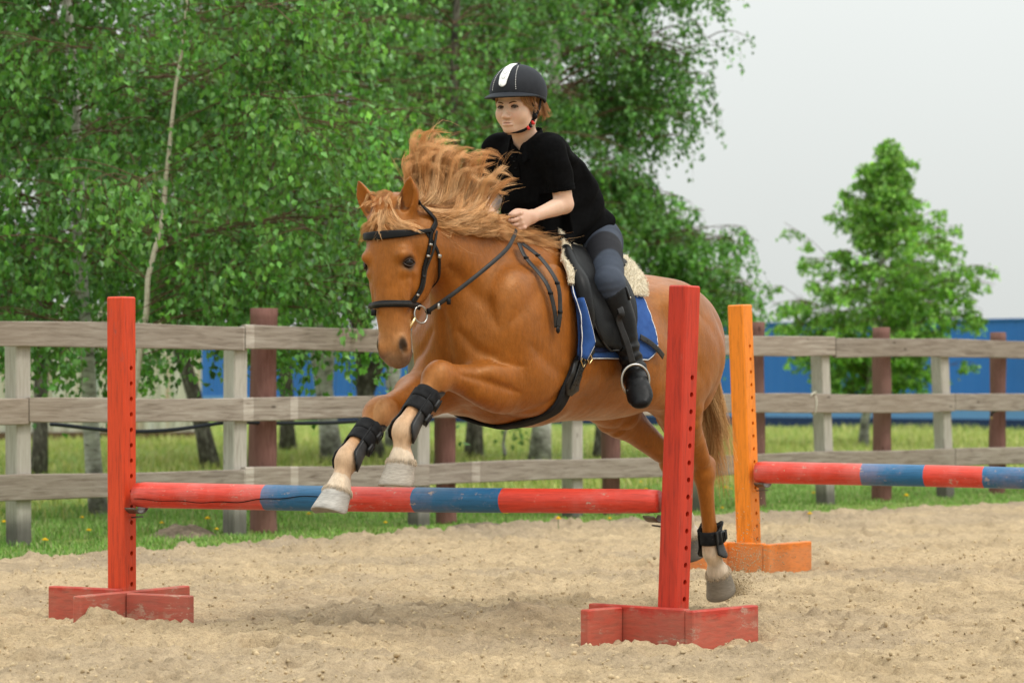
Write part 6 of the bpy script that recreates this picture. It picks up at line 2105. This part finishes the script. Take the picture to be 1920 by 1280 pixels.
# hair escaping under the helmet
r_ = np.random.default_rng(21)
GING = [(.50, .24, .095), (.58, .30, .125), (.42, .185, .07), (.62, .35, .16)]
locks = []
for s in (1, -1):
    for i in range(16):
        x0 = r_.uniform(-.02, .072)
        yy = s * (.066 - .30 * max(0, x0 - .03) ** 1.0)
        b = np.array(hp(x0, yy, .012)); 
        locks.append(np.array([b, hp(x0 - .004, yy * 1.06 + s * .002, -.015), hp(x0 - .022, yy * 1.0 + s * .010, -.040), hp(x0 - .050 - .3 * max(0, x0), s * .080, -.052 + r_.uniform(-.012, .008))]))
    for i in range(9):
        x0 = r_.uniform(-.085, -.02)
        b = np.array(hp(x0, s * (.072 - .35 * max(0, -.04 - x0)), -.005))
        e = np.array(hp(x0 - .030 - r_.uniform(0, .030), s * r_.uniform(.045, .080), -.045 + r_.uniform(-.03, .02)))
        locks.append(np.array([b, (b + e) / 2 + r_.normal(0, .006, 3), e, e + np.array([-.014, s * r_.uniform(-.01, .015), r_.uniform(-.012, .012)])]))
for i in range(26):
    a = r_.uniform(-.07, .07)
    b = np.array(hp(-.09, a * .9, -.005)); e = np.array(hp(-.085 - r_.uniform(0, .02), a, -.075 - r_.uniform(0, .02)))
    locks.append(np.array([b, (b + e) / 2 + np.array([-.012, 0, 0]), e]))
hair_obj('hair', locks, person, SH, GING, per=26, spread=.006, rad=.0008, Sg=9, wig=.004, seed=31)

# --- polo shirt
def build_shirt():
    F = Field((-.36, -.36, 1.47), (.62, .36, 2.10), .0058)
    F.tube([(-.025, 0, 1.58, .160, .108), (.04, 0, 1.70, .156, .106), (.13, 0, 1.812, .158, .106), (.28, 0, 1.900, .158, .098), (.375, 0, 1.950, .11, .070)], k=0, up=(-.6, 0, .8), n=18)
    for S_, s in ((SHL, 1), (SHR, -1)):
        F.tube([(.30, s * .06, 1.965, .055, .050), tuple(S_ + (-.01, -s * .01, .004)) + (.058, .053)], k=.05)
    # cloth hanging off the chest
    F.tube([(.40, 0, 1.90, .10, .05), (.375, 0, 1.79, .138, .055), (.325, 0, 1.66, .140, .070), (.27, 0, 1.52, .14, .08)], k=.06, up=(1, 0, .1))
    F.ell((.16, 0, 1.69), (.20, .155, .17), .06)
    F.tube([(-.050, 0, 1.66, .142, .060), (-.045, 0, 1.56, .146, .068)], k=.05, up=(1, 0, 0))
    for S_, E_, s in ((SHL, ELL, 1), (SHR, ELR, -1)):
        d = E_ - S_
        F.tube([tuple(S_ + (-.015, -s * .02, .0)) + (.060, .060), tuple(S_ + d * .30) + (.056, .061), tuple(S_ + d * .62 + (0, s * .004, 0)) + (.053, .060), tuple(S_ + d * .95 + (0, s * .004, 0)) + (.051, .060)], k=.03, up=(1, 0, 0))
    # folds: pulled from the armpit, hanging from the shoulder, bunched at the hem
    def folds(P):
        x, y, z = P.T
        w = fbm(np.stack([x * 5 + z * 3, y * 5, z * 2.2 - x * 1.5], 1), 3, 5) - .5
        f1 = np.sin((x * .75 + z * 1.0) * 46 + y * 10 + w * 9) * .0040 * sstep(1.86, 1.66, z)
        f2 = np.sin((z * .9 - x * .5) * 52 + w * 12) * .0030 * sstep(1.75, 1.92, z) * sstep(.06, .15, np.abs(y))
        return w * .030 + f1 * 1.5 + f2 * 1.4
    F.bump(folds)
    # hem, cuffs, neck opening
    F.plane((-.25, 0, 1.640), (-.175, 0, -1), (-.4, -.4, 1.4), (.7, .4, 1.72))
    for S_, E_, W_, s in ((SHL, ELL, WRL, 1), (SHR, ELR, WRR, -1)):
        d = E_ - S_
        c = S_ + d * .78
        F.plane(c, d + np.array([.02, 0, -.02]), c + (-.115, -.10 if s < 0 else -.082, -.16), c + (.115, .082 if s < 0 else .10, .045))
        F.tube([tuple(c + d * .2) + (.044, .050), tuple(c - d * .25) + (.041, .046)], k=.0, op='cut', up=(1, 0, 0))
    F.tube([(.455, 0, 2.09, .058, .062), (.40, 0, 2.005, .056, .060), (.365, 0, 1.965, .050, .05)], k=.006, op='cut', up=(1, 0, -.4))
    F.tube([(.47, 0, 2.02, .036, .05), (.475, 0, 1.955, .016, .045), (.485, 0, 1.915, .006, .03)], k=.005, op='cut', up=(1, 0, 0))
    F.tube([(.0, 0, 1.50, .135, .085), (.02, 0, 1.60, .12, .07)], k=.02, op='cut', up=(1, 0, 0))
    return F.mesh(1)
SV, SF = build_shirt()
m = Mat('black_cotton', .95, .06)
m.base(m.ramp(m.noise(60, 4), [(.3, (.0024, .0024, .0026)), (.8, (.0050, .0050, .0055))]))
m.bumpn(m.noise(500, 2), .001, .5)
COTTON = m.m
shirt = mesh_obj('polo_shirt', SV, SF, COTTON, person, SH)
# turned-down collar and placket
def collar():
    G = np.zeros((7, 36, 3))
    for j, a in enumerate(np.linspace(-148, 148, 36)):
        t = R(180 + a)
        ax = np.array([.385, 0, 1.995]) + np.array([.0, 0, 0])
        op = max(0, abs(a) - 95) / 53
        for i, u in enumerate(np.linspace(0, 1, 7)):
            r = .060 + .020 * u ** 1.3
            h = .030 * math.cos(u * 2.0) - .026 * u
            p = ax + np.array([math.cos(t) * r * 1.1 + .035 * h, math.sin(t) * r, h - .022 * math.cos(t) * 1.0 - .040 * op - (.016 * op * u)])
            p[0] += .018 * op
            G[i, j] = p
    return shell(G, .004)
V, F_ = collar(); mesh_obj('collar', V, F_, COTTON, shirt, SH)
SB = BVHTree.FromPolygons([tuple(v) for v in SV], [tuple(int(i) for i in q) for q in SF[0]])
def sproj(p, off=.002):
    h = SB.find_nearest(Vector(p)); n = np.array(h[1]); return np.array(h[0]) + n * off, n
A = [sproj((.60, .002, z), .0015) for z in (1.935, 1.90, 1.865, 1.83, 1.80)]
V, F_ = strap([a[0] for a in A], np.array([a[1] for a in A]), .030, .003, 16); mesh_obj('placket', V, F_, COTTON, shirt, SH)
for z in (1.92, 1.875, 1.83):
    p, n_ = sproj((.60, .002, z), .0045); V, F_ = ball(p, (.0055, .0055, .0022), None, 10, 6); mesh_obj('button', V, F_, LEATHER, shirt, SH)
for S_, E_, s in ((SHL, ELL, 1), (SHR, ELR, -1)):      # stitched cuff band
    d = unit(E_ - S_); c = S_ + (E_ - S_) * .70
    up = unit(np.cross(d, (0, 1, 0)))
    pts = []
    for a in np.linspace(0, 2 * math.pi, 30, endpoint=False):
        o = up * math.cos(a) + np.cross(d, up) * math.sin(a)
        h = SB.ray_cast(Vector(c + o * .14), Vector(-o), .12)
        pts.append(np.array(h[0]) + o * .0008 if h[0] is not None else c + o * .06)
    V, F_ = sweep(np.array(pts), .0016, .0016, n=5, up=d, closed=True, cap=False); mesh_obj('cuff_seam', V, F_, COTTON, shirt, SH)

# --- breeches
LEG = {s: dict(hip=np.array((-.015, s * .095, 1.585)), kn=np.array((.215, s * .295, 1.395)), an=np.array((.138, s * .362, 1.055))) for s in (1, -1)}
def build_breeches():
    F = Field((-.34, -.46, 1.20), (.38, .46, 1.78), .0062)
    F.tube([(-.035, 0, 1.57, .150, .095), (.0, 0, 1.68, .135, .09)], k=0, up=(-.7, 0, .5))
    for s, L in LEG.items():
        F.ell((-.045, s * .078, 1.57), (.088, .085, .095), .05)
        h, k, a = L['hip'], L['kn'], L['an']
        F.tube([tuple(h) + (.090, .092), tuple(h * .6 + k * .4 + (0, 0, .012)) + (.084, .086), tuple(h * .2 + k * .8) + (.070, .070), tuple(k) + (.060, .062)], k=.04)
        F.tube([tuple(k) + (.060, .062), tuple(k * .7 + a * .3) + (.056, .058), tuple(k * .5 + a * .5) + (.050, .050)], k=.03, up=(1, 0, 0))
        F.ell(k + (.02, s * .005, .005), (.045, .045, .055), .03)
    F.bump(lambda P: .006 * (fbm(P * np.array([10, 10, 22.]), 3, 5) - .5) + .0016 * np.sin(P[:, 2] * 190 + P[:, 0] * 60) * sstep(.07, .02, np.abs(P[:, 2] - 1.345)))
    return F.mesh(1)
BV, BF = build_breeches()
def breech_col(P):
    c = np.tile(np.array([.046, .056, .078]), (len(P), 1)) * (.85 + .3 * fbm(P * 40, 2, 3))[:, None]
    L = LEG[1]; ax = unit(L['kn'] - L['hip'])
    for s in (1, -1):
        L = LEG[s]; ax = unit(L['kn'] - L['hip'])
        t = (P - L['hip']) @ ax + .55 * (P[:, 2] - (L['hip'] + .2 * ax)[2]) - .25 * (P[:, 0] - .05)
        k = (sstep(.150, .158, t) * sstep(.228, .220, t) * (P[:, 1] * s > 0.02))[:, None]
        c = c * (1 - k) + np.array([.0165, .0165, .0205]) * k
    return c
m = Mat('navy_breeches', .8, .2)
m.base(m.attr()); m.bumpn(m.noise(350, 2), .001, .4)
mesh_obj('breeches', BV, BF, m.m, person, SH, col=breech_col(BV))

# --- tall boots
def build_boot(s):
    L = LEG[s]; k, a = L['kn'], L['an']
    F = Field(np.minimum(k, a) - (.16, .16, .26), np.maximum(k, a) + (.24, .22, .06), .0048) if s > 0 else Field(np.minimum(k, a) - (.16, .24, .26), np.maximum(k, a) + (.24, .16, .06), .0048)
    top = k * .84 + a * .16
    F.tube([tuple(top + (k - top) * .5) + (.064, .066), tuple(top) + (.064, .067), tuple(k * .6 + a * .4 + (-.010, 0, 0)) + (.061, .066), tuple(k * .28 + a * .72 + (-.004, 0, 0)) + (.049, .053), tuple(a) + (.043, .047)], k=.0, up=(1, 0, 0), n=16)
    fd = unit(np.array([.50, s * .52, -.69]))
    toe = a + fd * .205 + (.01, 0, .0)
    F.tube([tuple(a + (-.01, 0, .0)) + (.044, .046), tuple(a + fd * .055 + (-.012, 0, -.012)) + (.044, .052), tuple(a + fd * .12) + (.052, .040), tuple(a + fd * .175 + (0, 0, 0.0)) + (.054, .032), tuple(toe) + (.040, .024)], k=.025, up=unit(np.array([.72, .25 * s, .62])))
    heel = a - fd * .030 + (-.012, 0, -.045)
    F.tube([tuple(heel) + (.034, .034), tuple(heel + fd * .05) + (.035, .030)], k=.03)
    # top line: higher at the outside, cut lower in front
    ax = unit(k - a)
    F.plane(k * .93 + a * .07, ax + np.array([.42, -.10 * s, 0]), np.minimum(k, a) - .2, np.maximum(k, a) + .2)
    F.tube([tuple(k + ax * .03) + (.056, .058), tuple(k * .8 + a * .2) + (.055, .057)], k=0, op='cut', up=(1, 0, 0))
    def wr(P):
        d = (P - a) @ ax
        return .0035 * np.sin(d * 150 + 3 * fbm(P * 20, 2, 4)) * sstep(.11, .05, np.abs(d - .03)) + .005 * (fbm(P * 16, 3, 2) - .5)
    F.bump(wr)
    return F.mesh(1) + (fd, toe, top, ax)
for s in (1, -1):
    V, F_, fd, toe, top, ax = build_boot(s)
    b_ = mesh_obj('riding_boot', V, F_, WORN if s < 0 else LEATHER, person, SH)
    L = LEG[s]; a = L['an']
    dn = unit(np.cross(fd, np.cross(fd, np.array([.72, .25 * s, .62])))); 
    lat = unit(np.cross(fd, dn))
    # welt and sole follow the outline of the foot
    T = BVHTree.FromPolygons([tuple(v) for v in V], [tuple(int(i) for i in q) for q in F_[0]])
    pts = []
    c0 = a + fd * .10 + dn * .022
    for t in np.linspace(0, 2 * math.pi, 40, endpoint=False):
        o = unit(fd * math.cos(t) * 1.6 + lat * math.sin(t))
        h = T.ray_cast(Vector(c0 + o * .26), Vector(-o))
        if h[0] is not None: pts.append(np.array(h[0]) + dn * .003)
    if len(pts) > 10:
        pts = np.array(pts)
        m_ = Mat('boot_sole', .7, .2).base((.055, .043, .032)).m if s > 0 else m_
        V2, F2 = sweep(pts, .0045, .007, n=6, up=dn, closed=True, cap=False); mesh_obj('sole', V2, F2, m_, b_, SH)
    # garter strap with buckle at the outside top, zip line at the back
    o = unit(np.array([-.35, s * .9, 0]))
    h = T.ray_cast(Vector(top + o * .2 + ax * .02), Vector(-o))
    if h[0] is not None:
        p = np.array(h[0])
        V2, F2 = box(p + o * .002, (.004, .010, .028), np.array([o, np.cross(ax, o), ax]).T, .002); mesh_obj('garter_tab', V2, F2, LEATHER, b_, SH)
        V2, F2 = ball(p + o * .006 - ax * .018, .0045, None, 10, 6); mesh_obj('stud', V2, F2, STEEL, b_, SH)

# --- helmet
HMC = HC + HYAW @ np.array([-.004, 0, .022])
HT = HYAW @ roty3(R(3))
def hel(az, el, off=0.0):
    """helmet surface: az 0 = front, el 90 = top"""
    a, e = R(az), R(el)
    rx = .124 if math.cos(a) > 0 else .132
    p = np.array([math.cos(e) * math.cos(a) * rx, math.cos(e) * math.sin(a) * .107, math.sin(e) * .108])
    n = unit(p / np.array([rx, .107, .108]) ** 2)
    return HMC + HT @ (p + n * off), HT @ n
m = Mat('helmet_velvet', .72, .25)
m.base(m.ramp(m.noise(40, 4), [(.3, (.0085, .0095, .0130)), (.8, (.0145, .0160, .0210))]))
m.bumpn(m.noise(500, 2), .0008, .5)
m.b.inputs['Sheen Weight'].default_value = .06
m.b.inputs['Sheen Tint'].default_value = (.6, .7, .9, 1)
VELVET = m.m
def rim_el(az): return -4 - 24 * (.5 - .5 * math.cos(R(az))) ** 1.2
nu, nv = 22, 61
G = np.zeros((nu, nv, 3)); GN = np.zeros((nu, nv, 3))
for j, az in enumerate(np.linspace(-180, 180, nv)):
    for i, u in enumerate(np.linspace(0, 1, nu)):
        G[i, j], GN[i, j] = hel(az, 89.5 + (rim_el(az) - 89.5) * u)
V, F_ = shell(G, .012, GN)
helm = mesh_obj('helmet', V, F_, VELVET, person, SH)
ed = np.array([hel(az, rim_el(az) + 1, .003)[0] for az in np.linspace(-180, 180, 61)[:-1]])
V, F_ = sweep(ed, .0055, .006, n=8, up=HT @ np.array([0, 0, 1.]), closed=True, cap=False); mesh_obj('rim_band', V, F_, VELVET, helm, SH)
G = np.zeros((9, 41, 3))
for j, az in enumerate(np.linspace(-82, 82, 41)):
    w = .046 * math.cos(R(az) * 90 / 82) ** .7 if abs(az) < 82 else 0.0005
    b = hel(az, rim_el(az) + 3, .001)[0]
    out = HT @ np.array([math.cos(R(az)) , math.sin(R(az)) * .7, 0])
    for i, u in enumerate(np.linspace(0, 1, 9)):
        G[i, j] = b + out * (w * u) + HT @ np.array([0, 0, -.018 * u ** 1.5 * (w / .046)])
V, F_ = shell(G, .005); mesh_obj('visor', V, F_, VELVET, helm, SH)
V, F_ = sweep(G[-1], .0035, n=6); mesh_obj('visor_edge', V, F_, LEATHER, helm, SH)
# white front panel, wide above, pointed below, with a fine grey pattern
G = np.zeros((24, 15, 3)); GN = np.zeros((24, 15, 3))
for i, e in enumerate(np.linspace(80, 11, 24)):
    hw_m = np.interp(e, [11, 15, 36, 60, 80], [.004, .0155, .0190, .0150, .0130])
    for j, t in enumerate(np.linspace(-1, 1, 15)):
        rr = max(.02, math.cos(R(e)) * .110)
        dz = 3.0 * (1 - abs(t)) if e < 14 else 0
        G[i, j], GN[i, j] = hel(math.degrees(hw_m * t / rr), e, .0085)
V, F_ = shell(G, .004, GN)
m = Mat('white_panel', .35, .5)
_w = m.node('ShaderNodeTexWave'); _w.inputs['Scale'].default_value = 26; _w.inputs['Distortion'].default_value = 7; _w.inputs['Detail'].default_value = 1
m.link(m.coord((1, 1, 1)), _w.inputs['Vector'])
m.base(m.ramp(_w.outputs['Fac'], [(.0, (.55, .55, .54)), (.10, (.82, .82, .81)), (1, (.86, .86, .85))]))
mesh_obj('front_panel', V, F_, m.m, helm, SH)
# raised pale sprig on the panel
sp_ = []
for k in range(4):
    for s in (1, -1):
        e0 = 26 + 11 * k
        pts = np.array([hel(0, e0, .0115)[0], hel(s * 3.5 / max(.3, math.cos(R(e0))), e0 + 5, .0115)[0], hel(s * 5.5 / max(.3, math.cos(R(e0 + 8))), e0 + 10, .0112)[0]])
        sp_.append(sweep(spline(pts, 7), [.0004, .0009, .0013, .0014, .0012, .0008, .0003], n=5))
V, F_ = join(sp_)
tag(mesh_obj('panel_sprig', V, F_, Mat('silver_thread', .4, .5).base((.42, .42, .40)).m, helm, SH), kind='stuff')
for s in (1, -1):
    ds = []
    for k, e in enumerate(np.linspace(6, 66, 17)):
        rr = max(.03, math.cos(R(e)) * .11)
        p, n_ = hel(s * math.degrees(.056 / .11 * (1 - .0028 * e) / max(.35, math.cos(R(e)) ** .55)), e, .0065)
        ds.append(ball(p, .0019, None, 6, 4))
    V, F_ = join(ds); tag(mesh_obj('stitching', V, F_, PIPING, helm, SH), kind='stuff')
p, n_ = hel(0, 90, .006); V, F_ = ball(p, (.016, .016, .006), None, 14, 8); mesh_obj('top_button', V, F_, VELVET, helm, SH)
# harness
STRAP = Mat('harness_webbing', .8, .2).base((.008, .008, .009)).m
RED = Mat('red_buckle', .4, .4).base((.62, .020, .018)).m
for s in (1, -1):
    a0 = np.array(hp(.012, s * .074, -.005)); a1 = np.array(hp(-.045, s * .083, -.010)); jn = np.array(hp(.000, s * .074, -.092)); ch = np.array(hp(.030, s * .050, -.132))
    o = HYAW @ np.array([.15, s, 0])
    V, F_ = strap([a0, (a0 + jn) / 2 + o * .006, jn], o, .017, .003, 14); st_ = mesh_obj('chin_strap', V, F_, STRAP, helm, SH)
    V, F_ = strap([a1, (a1 + jn) / 2 + o * .008, jn], o, .013, .003, 14); mesh_obj('rear_strap', V, F_, STRAP, helm, SH)
    V, F_ = strap([jn, ch, hp(.062, s * .022, -.146), hp(.066, 0, -.1475)], np.array([o, o + (0, 0, -.5), (0, s * .3, -1), (0, 0, -1)]), .017, .005, 24); cs_ = mesh_obj('chin_strap', V, F_, STRAP, helm, SH)
    V, F_ = ball(jn + o * .004 + (0, 0, .012), (.008, .013, .014), rotz3(R(5)), 14, 8); mesh_obj('adjuster', V, F_, LEATHER, helm, SH)
    if s > 0:
        for q, c in ((0.25, RED), (.55, LEATHER), (.78, RED)):
            p = jn * (1 - q) + ch * q + o * .006 + (0, 0, -.004)
            V, F_ = box(p, (.006, .005, .009), HYAW @ rotx3(R(35)), .002); mesh_obj('buckle', V, F_, c, cs_, SH)
# ------------------------------------------------------------------ sand thrown up by the hind hoof
r_ = np.random.default_rng(55)
hc = xf(SH, [np.array(LH['toe'])])[0]
n = 6500
k = r_.random(n)
bk = -SH[:3, 0]
dirs = bk[None] * r_.uniform(-.05, .26, (n, 1)) * k[:, None] + np.array([1, 0, 0]) * r_.normal(.03, .07, (n, 1)) * k[:, None] + np.array([0, 0, 1]) * (k ** 1.7 * .30 * r_.random(n))[:, None] + r_.normal(0, .018, (n, 3))
P = hc + np.array([.015, 0, -.02]) + dirs
far = r_.random(n) < .10
P[far] += np.column_stack([r_.normal(.05, .14, far.sum()), r_.normal(0, .1, far.sum()), np.abs(r_.normal(.05, .25, far.sum()))])
P[:, 2] = np.maximum(P[:, 2], .012)
rad = .0008 + .0026 * r_.random(n) ** 5
B, Fb = ball((0, 0, 0), 1, None, 5, 3)
Bs = B[None] * rad[:, None, None] + P[:, None, :]
o = (np.arange(n) * len(B))[:, None, None]
tag(mesh_obj('sand_spray', Bs.reshape(-1, 3), [(f[None] + o).reshape(-1, f.shape[1]) for f in Fb], CRUMB, col=np.repeat(np.array([(.44, .335, .20)]) * r_.uniform(.6, 1.1, (n, 1)), len(B), 0), base=(hc[0], hc[1], 0)),
    'spray of sand grains kicked up by the hind hoof', 'sand', kind='stuff')
